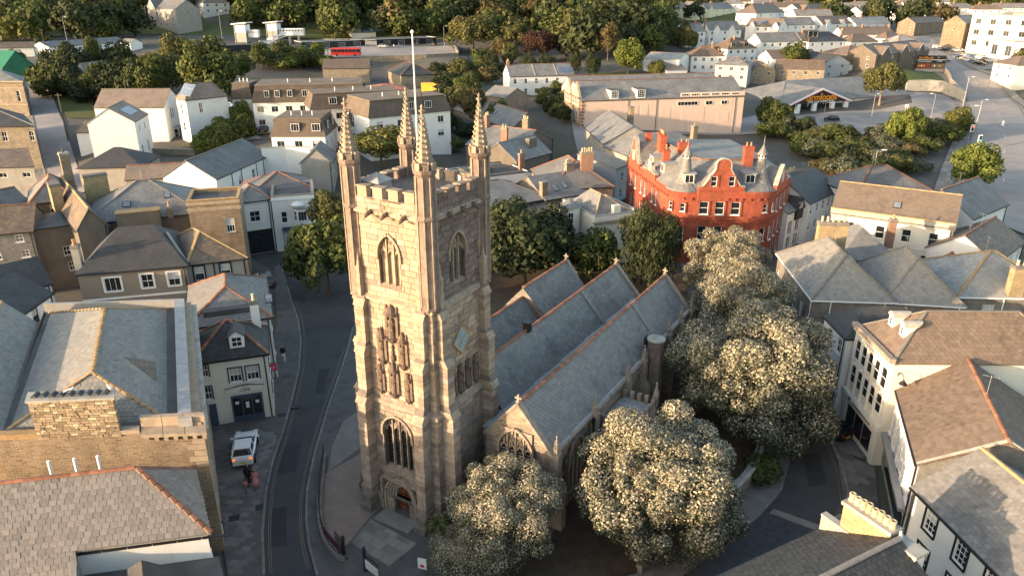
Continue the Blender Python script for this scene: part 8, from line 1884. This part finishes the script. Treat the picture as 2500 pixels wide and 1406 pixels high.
big_tree((21.62, 63.82), 5.6, 5.2, 5.6, 5.8, 25, 'silver blossomed tree behind the largest one, glowing in the sun', n=50000)
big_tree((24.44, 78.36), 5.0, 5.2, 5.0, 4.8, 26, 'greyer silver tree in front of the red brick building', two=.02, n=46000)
tree((-22.02, 82.01), 5.2, 4.2, 5.6, 'tall', 'leaf_green', 'tall green street tree left of the church tower')
tree((-23.56, 91.70), 7.4, 2.6, 2.6, 'round', 'leaf_olive', 'smaller olive tree behind the green street tree')
tree((1.48, 83.89), 4.8, 5.4, 5.2, 'round', 'leaf_deep', 'wide dark green churchyard tree next to the tower')
tree((-0.54, 92.30), 5, 3.4, 3.8, 'round', 'leaf_deep', 'dark green tree close behind the tower edge')
tree((4.48, 90.07), 4.6, 3.7, 3.7, 'round', 'leaf_deep', 'dark churchyard tree in front of the bow window')
tree((9.99, 85.34), 3.6, 3.0, 3.4, 'round', 'leaf_green', 'smaller rounded tree between the dark tree and the yew')
tree((16.67, 82.97), 4.6, 4.1, 5.6, 'yew', 'leaf_deep', 'great dark churchyard yew', name='yew_tree')
tree((15.82, 87.42), 6.0, 2.6, 2.6, 'yew', 'leaf_olive', 'golden tipped upper yew left of the red brick building', name='yew_tree')
tree((-23.9, 133.4), 4.2, 5.2, 3.0, 'round', 'leaf_gold', 'golden green tree seen over the tower battlements')
tree((81.8, 127.6), 4.6, 4.3, 4.4, 'round', 'leaf_bright', 'bright rounded tree by the main road')
tree((112.2, 229.1), 7.0, 5.6, 5.4, 'round', 'leaf_olive', 'weeping olive tree in the middle of the supermarket car park', bark='bark_pale')
def bushes(pts, rx, rz, var, mats, labels, group, name='bush', cat='bush', hc=None):
 order = sorted(range(len(pts)), key=lambda i: pts[i][0] / pts[i][1])
 tens = ('', 'tenth', 'twentieth', 'thirtieth'); ones = ('', 'first', 'second', 'third', 'fourth', 'fifth', 'sixth', 'seventh', 'eighth', 'ninth', 'tenth', 'eleventh', 'twelfth', 'thirteenth', 'fourteenth', 'fifteenth', 'sixteenth', 'seventeenth', 'eighteenth', 'nineteenth')
 def nth(k): return ones[k] if k < 20 else (tens[k // 10] if k % 10 == 0 else ('', '', 'twenty-', 'thirty-')[k // 10] + ones[k % 10])
 hue = {'leaf_green': 'green', 'leaf_deep': 'dark green', 'leaf_olive': 'olive', 'leaf_under': 'grey-green', 'leaf_autumn': 'brownish', 'leaf_bright': 'bright green'}
 labels = [f"{hue[mats[i % len(mats)]]} {labels}, {nth(order.index(i) + 1)} from the left" for i in range(len(pts))]
 for i, p in enumerate(pts):
  r = rx * rng.uniform(.7, 1.25); h_ = rz * rng.uniform(.7, 1.55); tree(p, (hc or h_ * .75), r, h_, var if i % 3 else 'round', mats[i % len(mats)], labels[i] if isinstance(labels, list) else labels, group, name=name, cat=cat)
bushes([(64.0, 180.2), (68.8, 186.9), (67.8, 176.5), (72.1, 181.8), (71.7, 174.1), (74.7, 175.6), (75.9, 171.4), (79.5, 173.1), (81.0, 169.8), (85.6, 172.7), (90.1, 175.0), (94.3, 176.6), (98.9, 178.9), (104.2, 182.3), (109.0, 185.6), (113.8, 189.5), (65.5, 164.8), (66.9, 160.1), (68.6, 156.5), (69.9, 152.4), (73.1, 152.9), (75.7, 151.0), (80.6, 154.1), (86.8, 159.4), (92.6, 164.6), (64.2, 140.0), (66.0, 136.7), (68.4, 135.3), (74.7, 140.3), (79.8, 144.0), (101.4, 175.0), (62.6, 143.8), (75.7, 162.9), (83.0, 162.9)], 3.7, 1.9, 'bush', ['leaf_green', 'leaf_under', 'leaf_green', 'leaf_deep', 'leaf_olive', 'leaf_under', 'leaf_green', 'leaf_autumn'], 'bush in the thicket below the supermarket car park', 'thicket below the car park')
tree((66.0, 188.1), 3.4, 4.2, 4.0, 'round', 'leaf_green', 'green tree at the left end of the thicket by the purple signboard')
tree((90.4, 169.5), 5, 4.0, 5.4, 'tall', 'leaf_bright', 'yellow-green tree standing up from the middle of the thicket')
tree((109.6, 183.0), 3.4, 3.0, 3.2, 'round', 'leaf_gold', 'golden tree at the right end of the thicket by the traffic light')
# wooded middle distance, each with its own look
for q in (((-15.9, 314.7), 7.9, 10.4, 8.4, 'broad', 'leaf_olive', 'huge spreading olive tree beside the sunken lane'), ((2.0, 314.0), 6.5, 5.9, 6.3, 'tall', 'leaf_olive', 'olive tree next to the copper beech'),
    ((11.4, 297.0), 6.5, 7.4, 6.3, 'broad', 'leaf_copper', 'dark copper beech above the white cottages'), ((33.2, 329.5), 7.2, 9.6, 9.1, 'broad', 'leaf_olive', 'tall brownish oak right of the copper beech'), ((35.2, 282.4), 7.2, 4.4, 7.0, 'sparse', 'leaf_autumn', 'thin birch with pale stems'),
    ((39.0, 257.1), 5.4, 5.5, 5.9, 'round', 'leaf_bright', 'big bright rounded tree above the pink hall'), ((5.6, 260.4), 2.9, 3.1, 3.5, 'yew', 'leaf_deep', 'left clipped yew of the pair above the white cottages'), ((11.9, 259.8), 2.9, 3.3, 3.6, 'yew', 'leaf_deep', 'right clipped yew of the pair above the white cottages'),
    ((21.2, 259.1), 2.9, 2.7, 3.2, 'yew', 'leaf_deep', 'small dark yew behind the pink hall'), ((27.0, 254.6), 3.2, 3.0, 3.9, 'yew', 'leaf_deep', 'tall dark yew left of the birch'), ((48.3, 255.7), 2.9, 3.1, 2.8, 'round', 'leaf_gold', 'golden bushy tree in front of the derelict shed'),
    ((52.7, 320.6), 5.0, 5.9, 4.9, 'round', 'leaf_green', 'green tree below the orange roofed house'), ((60.1, 313.8), 4.3, 5.2, 4.2, 'round', 'leaf_deep', 'dark tree left of the broken-roofed shed'), ((70.4, 327.9), 4.3, 5.9, 4.2, 'broad', 'leaf_olive', 'olive tree under the cream house'),
    ((-90.2, 195.8), 6.5, 6.7, 7.0, 'broad', 'leaf_olive', 'large olive tree behind the white villa'), ((-74.3, 186.1), 7.2, 7.4, 8.4, 'round', 'leaf_green', 'large green tree at the left of the flats'), ((-90.6, 210.5), 6.5, 5.9, 7.0, 'round', 'leaf_olive', 'olive tree between the two large trees behind the villa'),
    ((-116.0, 213.1), 6.5, 4.4, 7.0, 'cone', 'leaf_green', 'pointed blue-green conifer above the white gabled cottage'), ((-110.4, 214.6), 5.8, 5.2, 6.3, 'round', 'leaf_deep', 'very dark round tree beside the conifer'), ((-163.4, 253.2), 3.2, 3.1, 3.2, 'round', 'leaf_olive', 'small olive tree at the top of the uphill road'),
    ((-97.7, 198.4), 5.0, 5.2, 4.9, 'round', 'leaf_deep', 'dark tree right behind the villa roof'), ((-82.9, 232.6), 4.3, 4.4, 4.2, 'round', 'leaf_green', 'green tree at the end of the station slope'), ((-77.5, 343.7), 2.2, 2.7, 2.8, 'round', 'leaf_olive', 'small tree behind the station building'),
    ((-38.4, 383.6), 4.3, 5.2, 4.9, 'round', 'leaf_autumn', 'brownish tree by the mast lamp'), ((-23.3, 143.6), 1.8, 3.7, 1.8, 'bush', 'leaf_green', 'garden shrub behind the tower, right of the golden tree'), ((-13.6, 151.8), 1.6, 3.7, 1.8, 'bush', 'leaf_green', 'hedge-like shrub between the tower pinnacles')): tree(*q)
bushes([(-123.4, 203.0), (-119.8, 200.3), (-116.5, 198.6), (-113.5, 198.5), (-110.0, 196.9), (-106.2, 195.8), (-102.6, 194.8), (-98.3, 192.4), (-94.3, 190.8), (-91.0, 190.4), (-132.6, 220.9), (-125.3, 213.3), (-118.7, 206.4)], 5.0, 4.4, 'bush', ['leaf_deep', 'leaf_green'], 'shrub in the garden hedge above the white villa', 'garden hedge above the villa')
bushes([(-87.1, 266.1), (-84.6, 269.7), (-79.7, 269.9), (-75.5, 273.3), (-71.0, 275.8), (-66.4, 275.2), (-83.2, 277.6), (-77.1, 282.7), (-71.1, 283.0)], 4.2, 3.0, 'bush', ['leaf_green', 'leaf_olive', 'leaf_bright'], 'shrub on the slope below the station', 'shrubs below the station')
bushes([(-59.6, 142.0), (-59.1, 144.6), (-58.6, 148.0), (-57.6, 149.9), (-56.2, 150.8), (-55.4, 153.6), (-57.9, 158.5), (-57.1, 143.7)], 2.8, 2.2, 'bush', ['leaf_bright', 'leaf_green'], 'clipped shrub right of the white villa', 'shrubs beside the villa')
bushes([(-24.7, 261.6), (-21.6, 266.9), (-16.9, 260.1), (-14.2, 238.8), (-18.7, 229.3), (-13.1, 269.5), (-10.2, 271.5), (-8.1, 248.6), (-5.1, 270.4), (-12.5, 208.3), (-13.5, 189.0), (-8.8, 177.9), (-7.5, 278.2), (-12.1, 281.8), (-1.5, 286.3), (-4.1, 304.6)], 4.0, 3.2, 'bush', ['leaf_deep', 'leaf_green', 'leaf_olive', 'leaf_autumn'], 'shrub in the gardens along the sunken lane', 'shrubs along the sunken lane')
bushes([(8.5, 194.7), (9.7, 186.6), (11.0, 182.1), (12.2, 176.8), (14.9, 194.1), (10.3, 211.3), (12.9, 216.2)], 2.6, 2.0, 'bush', ['leaf_green', 'leaf_deep'], 'shrub round the small car park below the white cottages', 'shrubs round the cottage car park')
bushes([(-15.0, 163.8), (-13.3, 165.8), (-1.9, 173.6), (-3.3, 171.5), (-9.5, 163.7)], 3.0, 2.2, 'bush', ['leaf_deep', 'leaf_green'], 'shrub in the back gardens behind the tower pinnacles', 'back garden shrubs')
bushes([(81.2, 375.0), (72.4, 327.1), (73.1, 319.3), (119.2, 497.3), (151.4, 514.1), (158.9, 527.5), (228.7, 719.8), (97.4, 358.6), (117.3, 368.9), (74.4, 284.0), (99.7, 271.9), (176.7, 267.3), (176.3, 262.7), (122.4, 524.4), (114.9, 506.6)], 4.4, 3.6, 'round', ['leaf_deep', 'leaf_green', 'leaf_olive'], 'garden tree among the hillside houses', 'garden trees on the hillside', name='tree', cat='tree')
hd = empty('hedge', (*(-65.8, 163.3), 0), 0); hd.location.z = ground(*hd.location[:2]); tag(hd, 'clipped dark hedge below the parked cars of the flats', 'hedge')
put('foliage', crown_for('bush', 'leaf_deep'), hd, (0, 0, .9), 0, (10, 1.4, 1.2))
# palms and shrub at the church door
def palm(p, h, r, n, label):
 o = empty('palm', (p[0], p[1], .3)); tag(o, label, 'palm', 'palms by the church door'); MB().tube([(0, 0, 0), (0, 0, h)], [.14, .1], 7).build('trunk', 'bark', o)
 for i in range(n):
  a = i * 2.4; e = rng.uniform(-.2, .9); m = MB(); pr = None
  for j in range(5):
   t = j / 4; q = (cos(a) * r * t, sin(a) * r * t, h + r * (e * t - .75 * t * t)); w = .10 * (1 - t) + .015
   l, rr = (q[0] - sin(a) * w, q[1] + cos(a) * w, q[2]), (q[0] + sin(a) * w, q[1] - cos(a) * w, q[2])
   if pr: m.poly([pr[0], pr[1], rr, l])
   pr = (l, rr)
  m.build('frond', 'leaf_olive' if i % 3 == 0 else 'leaf_green', o)
palm((-4.75, 38.75), 1.6, 1.1, 46, 'spiky palm at the foot of the tower'); palm((-4.27, 36.34), 1.2, 1.2, 46, 'spiky palm behind the white notice board'); palm((-3.42, 37.17), 1.3, 1.0, 40, 'spiky palm under the silver shrub tree')
tree((18.54, 46.05), .9, 1.5, 1.0, 'bush', 'leaf_green', 'low green shrub on the churchyard bank above the street', name='bush', cat='bush')
# far woodland that reads as one mass
WD = []
gw = np.random.default_rng(5)
def wood(n, x0, x1, y0, y1):
 for _ in range(n): WD.append((gw.uniform(x0, x1), gw.uniform(y0, y1)))
wood(230, -260, -5, 366, 540); wood(26, -260, -165, 318, 400); wood(60, -10, 75, 335, 470); wood(70, 60, 260, 430, 640); wood(160, -400, 420, 520, 1000); wood(10, 20, 60, 285, 330)
HP = [tuple(o.location[:2]) for o in bpy.data.objects if o.parent is None and o.get('group') == HG]
names = ('leaf_green', 'leaf_deep', 'leaf_olive', 'leaf_autumn', 'leaf_gold')
V0, F0 = [], []; base = crown_mesh(31, 40, .32, 1000, .10, ['leaf_green'], 'round')
co = np.empty(len(base.vertices) * 3, np.float32); base.vertices.foreach_get('co', co); co = co.reshape(-1, 3); mi = []
for (x, y) in WD:
 if any(abs(hx + 8 - x) < 17 and -26 < y - hy < 14 for hx, hy in HP): continue
 r = gw.uniform(5.5, 9.5); a = gw.uniform(0, 6.28); R_ = np.array(((cos(a), -sin(a), 0), (sin(a), cos(a), 0), (0, 0, 1)))
 nv = co @ R_.T * np.array((r, r, r * gw.uniform(.9, 1.25))) + np.array((x, y, ground(x, y) + r * .9))
 F0.append(np.arange(len(co)).reshape(-1, 4) + len(V0) * len(co)); V0.append(nv); mi += [int(gw.choice(5, p=[.46, .34, .14, .04, .02]))] * (len(co) // 4)
tag(put('woodland', np_mesh('woodland', np.concatenate(V0), np.concatenate(F0), list(names), mi)), 'dense wood of mixed trees covering the far slopes', 'woodland', kind='stuff')
# vehicles and people
M('tyre', (.02, .02, .021), None, rough=.85); M('lamp_clear', (.6, .6, .58), None, rough=.15); M('lamp_red', (.5, .02, .02), None, rough=.2); M('lamp_lit', (1, .18, .05), None, emit=.35); M('plate_yellow', (.75, .58, .08), None, rough=.5)
for n_, c_ in (('white', (.78, .78, .77)), ('black', (.015, .016, .018)), ('silver', (.42, .44, .46)), ('grey', (.14, .15, .16)), ('blue', (.05, .11, .24)), ('red', (.38, .03, .025)), ('maroon', (.16, .025, .03)), ('teal', (.12, .22, .25)), ('beige', (.46, .42, .34))): M('paint_' + n_, c_, None, rough=.22, spec=.6)
import bmesh
def soften(o, w):
 bm = bmesh.new(); bm.from_mesh(o.data); bmesh.ops.remove_doubles(bm, verts=bm.verts, dist=.001); bmesh.ops.bevel(bm, geom=list(bm.edges), offset=w, segments=2, profile=.6, affect='EDGES', clamp_overlap=True); bm.to_mesh(o.data); bm.free()
 o.data.polygons.foreach_set('use_smooth', np.ones(len(o.data.polygons), dtype=bool))
def car_proto(col, tall=0.0, ln=4.3, lit=False):
 o = empty('parked_car'); h = ln / 2; w = .89; t = tall
 prof = [(-h, .32), (-h + .02, .78), (-h + .12, .98 + t * .5), (-1.0, 1.02 + t * .3), (.75, .98 + t * .3), (1.55, .86 + t * .3), (h - .12, .72 + t * .3), (h, .55), (h - .03, .30)]
 m = MB(); n = len(prof); rows = []
 for y, sc in ((-w, .93), (-w + .07, 1.0), (w - .07, 1.0), (w, .93)): rows.append([(x * (.985 if sc < 1 else 1), y * (1 - .16 * max(0, abs(x) / h - .72) / .28), .3 + (z - .3) * sc) for x, z in prof])
 V = [p for r in rows for p in r]; F = [tuple(range(n)), tuple(range(4 * n - 1, 3 * n - 1, -1))]
 for k in range(3): F += [(k * n + i, (k + 1) * n + i, (k + 1) * n + (i + 1) % n, k * n + (i + 1) % n) for i in range(n)]
 m.faces(V, F); soften(m.build('body', 'paint_' + col, o), .06)
 zb, zt = .95 + t * .3, 1.42 + t
 b = [(-h + .22, -.78), (1.0, -.78), (1.0, .78), (-h + .22, .78)]; tp2 = [(-h + .62, -.60), (.12, -.60), (.12, .60), (-h + .62, .60)]
 MB().prism(b, zb - .03, zt - .05, 0, top=tp2).build('windows', 'glass', o); soften(o.children[-1], .05)
 MB().prism([(x - (.28 if x > 0 else 0), y * 1.02) for x, y in tp2], zt - .07, zt + .012).build('roof', 'paint_' + col, o); soften(o.children[-1], .04)
 m = MB()
 for q0, q1 in zip(b, tp2): m.beam((q0[0], q0[1], zb), (q1[0], q1[1], zt - .03), .07, .07)
 for s in (-1, 1): m.beam((-.45, s * .79, zb), (-.5, s * .61, zt - .03), .08, .06)
 tag(m.build('pillars', 'paint_' + col, o), kind='stuff')
 wm = cached('wheel', lambda: MB().lathe([(.31, -.1), (.33, -.07), (.33, .07), (.31, .1)], 14).mesh('wheel', 'tyre')); rm_ = cached('rim', lambda: MB().lathe([(.2, -.107), (.2, .107)], 10).mesh('rim', 'grey_metal'))
 for x in (-h + .78, h - .82):
  for s in (-1, 1): ww = put('wheel', wm, o, (x, s * .80, .33), (pi/2, 0, 0)); put('rim', rm_, ww)
 for s in (-1, 1):
  MB().box(h - .16, h - .0, s * .68 - .18, s * .68 + .18, .62 + t * .2, .74 + t * .2).build('headlight', 'lamp_clear', o); MB().box(-h - .012, -h + .14, s * .62 - .11, s * .62 + .11, .78, .90).build('tail_light', 'lamp_lit' if lit else 'lamp_red', o)
  MB().box(.55, .72, s * .98 - .09, s * .98 + .09, .98 + t * .3, 1.1 + t * .3).build('wing_mirror', 'paint_' + col, o)
 MB().box(-h - .015, -h + .0, -.26, .26, .5, .62).build('number_plate', 'plate_yellow', o)
 return o
PROTO = {}
def car(p, ang, col, label, group=None, tall=0.0, lit=False, ln=4.3, zoff=.02, name='parked_car'):
 k = (col, tall, lit, ln); z = ground(*p) + zoff
 if k in PROTO: o = copy_tree(PROTO[k])
 else: o = PROTO[k] = car_proto(col, tall, ln, lit)
 o.name = name; o.location = (p[0], p[1], z); o.rotation_euler = (0, 0, ang); tag(o, label, 'car', group or 'cars')
 return o
car((-21.06, 49.06), R(104), 'white', 'white hatchback with glowing tail lights parked outside the café', lit=True, zoff=.115)
car((-30.82, 85.66), R(118), 'grey', 'dark saloon car on the road bend by the mossy roofed house')
car((26.02, 52.34), R(122), 'black', 'dark car half hidden by the largest silver tree in the right-hand street')
car((89.1, 207.8), R(165), 'black', 'black people carrier in the supermarket car park', tall=.25, zoff=.14)
car((173.2, 306.6), R(-60), 'black', 'dark car coming down the main road past the billboard', zoff=.2)
for p, a, c, lb in zip([(-69.5, 180.9), (-66.4, 174.3), (-63.2, 168.0), (-54.4, 156.5), (-52.1, 156.3)], (190, 190, 190, 90, 90), ('white', 'silver', 'red', 'maroon', 'black'), ('white car in the flats car park, back of the row', 'silver car in the middle of the flats car park row', 'red car at the front of the flats car park row', 'maroon car nose-on beside the nearest flats', 'black car nose-on beside the maroon one')): car(p, R(a), c, lb, 'cars by the flats', zoff=.18)
for p, a, c, lb in zip([(8.6, 202.3), (10.0, 198.2), (10.8, 194.0), (12.8, 206.3)], (200, 200, 200, 180), ('red', 'black', 'silver', 'black'), ('red car below the white cottages', 'dark car between the red and silver cars below the cottages', 'silver car nearest the hedge below the cottages', 'black car parked closest to the pink hall front')): car(p, R(a), c, lb, 'cars below the cottages', zoff=.18)
DC = ['white', 'silver', 'black', 'blue', 'silver', 'white', 'teal', 'grey', 'blue', 'black', 'beige', 'silver', 'white', 'blue', 'grey', 'black', 'silver', 'blue', 'teal', 'white', 'grey', 'silver', 'black', 'blue']
DP = [(196.7, 356.6), (195.5, 350.5), (194.2, 344.7), (197.5, 347.2), (198.9, 345.1), (202.3, 347.9), (216.6, 354.8), (211.8, 342.5), (183.6, 315.7), (183.8, 313.4), (184.4, 311.9), (185.0, 310.4), (184.6, 308.1), (184.6, 305.9), (184.6, 304.0), (184.9, 302.1), (188.7, 320.5), (190.0, 318.7), (191.8, 317.7), (192.5, 314.9), (192.9, 311.6), (192.8, 308.5), (188.9, 306.7), (215.3, 332.1)]
DL = {'white': 'white', 'silver': 'silver', 'black': 'black', 'blue': 'dark blue', 'teal': 'teal', 'grey': 'grey', 'beige': 'beige'}; seen = {}
POS = ('at the far left of', 'second from the road in', 'in the back row of', 'at the right of the back row of', 'in the middle of the back row of', 'at the right end of the back row of', 'alone on the right of', 'beside the showroom wall of', 'at the road end of the front row of', 'second along the front row of', 'third along the front row of', 'fourth along the front row of', 'in the middle of the front row of', 'right of the middle in the front row of', 'near the right of the front row of', 'at the right end of the front row of', 'at the left of the second row of', 'second in the second row of', 'in the middle of the second row of', 'fourth in the second row of', 'fifth in the second row of', 'at the right of the second row of', 'between the rows at the right of', 'by the glass front of')
for i, p in enumerate(DP): car(p, R(-55 if i > 7 else -20), DC[i], DL[DC[i]] + ' car ' + POS[i] + ' the dealer forecourt', 'cars for sale on the dealer forecourt', tall=.2 if i % 3 == 0 else 0.0, zoff=.16)
for p, a, c, lb in zip([(-53.7, 322.0), (-51.9, 325.8), (-33.9, 336.5)], (5, 5, 80), ('silver', 'black', 'black'), ('silver estate car in the station forecourt', 'dark car behind the silver one at the station', 'black car parked by the station fence')): car(p, R(a), c, lb, 'cars at the station', zoff=.14)
bp = (-63.4, 294.3); bus = empty('bus', (bp[0], bp[1], ground(*bp) + .12), R(3)); tag(bus, 'red single-decker bus in the station forecourt', 'bus')
MB().box(-5.6, 5.6, -1.25, 1.25, .35, 1.35).build('lower_body', 'paint_red', bus); MB().box(-5.5, 5.55, -1.22, 1.22, 1.36, 2.5).build('windows', 'glass', bus); MB().prism([(-5.6, -1.25), (5.6, -1.25), (5.6, 1.25), (-5.6, 1.25)], 2.51, 3.05, 0, top=[(-5.4, -1.05), (5.3, -1.05), (5.3, 1.05), (-5.4, 1.05)]).build('roof', 'paint_red', bus)
for x in (-4.6, -3.2, -1.8, -.4, 1.0, 2.4, 3.8): MB().box(x - .07, x + .07, -1.26, -1.222, 1.36, 2.5).build('window_pillar', 'paint_red', bus)
for x in (-3.4, 3.4):
 for s in (-1, 1): MB().lathe([(.48, -.13), (.48, .13)], 14).build('wheel', 'tyre', bus, loc=(x, s * 1.13, .48)).rotation_euler = (pi/2, 0, 0)
for s in (-1, 1): MB().box(5.6, 5.63, s * .9 - .2, s * .9 + .2, .6, .85).build('headlight', 'lamp_clear', bus)
# people: one continuous mesh for the body, hair as a child
for n_, c_ in (('skin', (.46, .28, .20)), ('cloth_black', (.02, .02, .022)), ('cloth_white', (.66, .65, .63)), ('cloth_pink', (.55, .22, .22)), ('cloth_grey', (.14, .14, .15)), ('hair_dark', (.03, .02, .015)), ('hair_fair', (.30, .16, .06)), ('cloth_rose', (.52, .16, .22))): M(n_, c_, None, rough=.85)
def person(p, ang, label, top='cloth_black', legs='cloth_white', hair='hair_dark', s=1.0, stride=.22, skirt=False, z=None):
 z = ground(*p) + .12 if z is None else z
 o = empty('person', (p[0], p[1], z), ang); o.scale = (s,) * 3; tag(o, label, 'person', 'people')
 prof = [(.075, .10), (.085, .14), (.082, .22), (.115, .16), (.17, .13), (.16, .12)]
 m = MB()
 for sd in (-1, 1):      # legs run up into the pelvis
  f = stride * sd; m.tube([(f + .14, sd * .09, .03), (f - .02, sd * .09, .05), (f, sd * .09, .10), (f * .55 + .03, sd * .09, .48), (0, sd * .08, .86), (0, sd * .04, .98)], [.03, .045, .05, .065, .095, .10], 8, 1)
  m.tube([(0, sd * .15, 1.40), (0, sd * .21, 1.36), (-f * .3, sd * .26, 1.10), (-f * .3 + .12, sd * .25, .90)], [.06, .06, .048, .036], 7, 0); q = (-f * .3 + .14, sd * .25, .86)
  for k in range(4): m.tube([(q[0] - .01, q[1] - .03 + k * .02, q[2] + .02), (q[0] + .02, q[1] - .03 + k * .02, q[2] - .07 - .012 * (k in (1, 2)))], [.014, .009], 5, 2)
  m.tube([(q[0] - .02, q[1], q[2] + .04), (q[0] + .04, q[1] - sd * .02, q[2] - .03)], [.026, .012], 5, 2)
 body = [((0, 0, .84), .12), ((0, 0, .98), .15), ((0, 0, 1.1), .14), ((0, 0, 1.28), .17), ((0, 0, 1.42), .15), ((0, 0, 1.48), .07), ((.01, 0, 1.54), .055)]
 n0 = len(m.v); m.tube([b[0] for b in body], [b[1] for b in body], 10, 0)
 for i in range(n0, len(m.v)): x, y, zz = m.v[i]; m.v[i] = (x * .72, y * 1.18, zz)
 if skirt: m.lathe([(.30, .42), (.25, .75), (.16, 1.02)], 10, mi=0)
 n0 = len(m.v); m.tube([(.01, 0, 1.50), (.03, 0, 1.56), (.03, 0, 1.64), (.02, 0, 1.72), (.0, 0, 1.77)], [.05, .075, .092, .08, .03], 9, 2); m.tube([(.105, 0, 1.645), (.13, 0, 1.63)], [.016, .01], 5, 2)
 m.build('body', [top, legs, 'skin'], o, smooth=True)
 h = MB(); h.tube([(-.05, 0, 1.5 if hair == 'hair_fair' else 1.58), (-.045, 0, 1.66), (-.02, 0, 1.74), (.0, 0, 1.795)], [.07, .088, .092, .03], 9); h.build('hair', hair, o, smooth=True)
 return o
person((-22.51, 64.59), R(-70), 'person in a dark jacket and white trousers on the pavement past the café', 'cloth_black', 'cloth_white', z=.11)
person((-18.76, 44.53), R(80), 'person in a long pale pink dress beside the pushchair', 'cloth_pink', 'cloth_pink', 'hair_fair', skirt=True, z=.11)
person((-19.40, 44.19), R(80), 'small child in pale clothes walking next to the pushchair', 'cloth_pink', 'cloth_grey', s=.62, z=.11)
person((-19.46, 45.01), R(80), 'person in black pushing the pushchair', 'cloth_black', 'cloth_black', z=.11)
pc = empty('pushchair', (*(-19.60, 45.70), .11), R(80)); tag(pc, 'black pushchair in front of the family', 'pushchair')
MB().prism([(-.3, -.25), (.3, -.25), (.35, .25), (-.3, .25)], .4, .55).build('seat', 'cloth_black', pc); MB().faces([(-.3, -.26, .5), (-.3, .26, .5), (-.38, .26, 1.05), (-.38, -.26, 1.05), (.1, -.26, 1.1), (.1, .26, 1.1)], [(0, 1, 2, 3), (3, 2, 5, 4)]).build('hood', 'cloth_black', pc)
for s in (-1, 1): MB().tube([(.25, s * .24, .3), (-.4, s * .24, 1.0), (-.6, s * .24, 1.02)], .015, 5).build('frame_tube', 'iron', pc)
for x, y in ((.35, -.2), (.35, .2), (-.3, -.25), (-.3, .25)): MB().lathe([(.13, -.03), (.13, .03)], 10).build('wheel', 'tyre', pc, loc=(x, y, .13)).rotation_euler = (pi/2, 0, 0)
person((-127.5, 198.7), R(-90), 'lone person walking down the uphill road at the left', 'cloth_grey', 'cloth_black')
for p, lb in zip([(117.6, 223.8), (118.2, 223.8)], ('person in white beside the supermarket end wall, on the left of the pair', 'person in white beside the supermarket end wall, on the right of the pair')): person(p, R(30), lb, 'cloth_white', 'cloth_white')
for p, lb, t_ in zip([(-49.1, 320.9), (-47.5, 324.2), (-115.2, 321.3), (-42.2, 342.8)], ('person in white by the silver car at the station', 'person in dark clothes by the station cars', 'person in pale clothes at the station fence', 'person in black by the station entrance'), ('cloth_white', 'cloth_grey', 'cloth_white', 'cloth_black')): person(p, R(-90), lb, t_, 'cloth_grey')
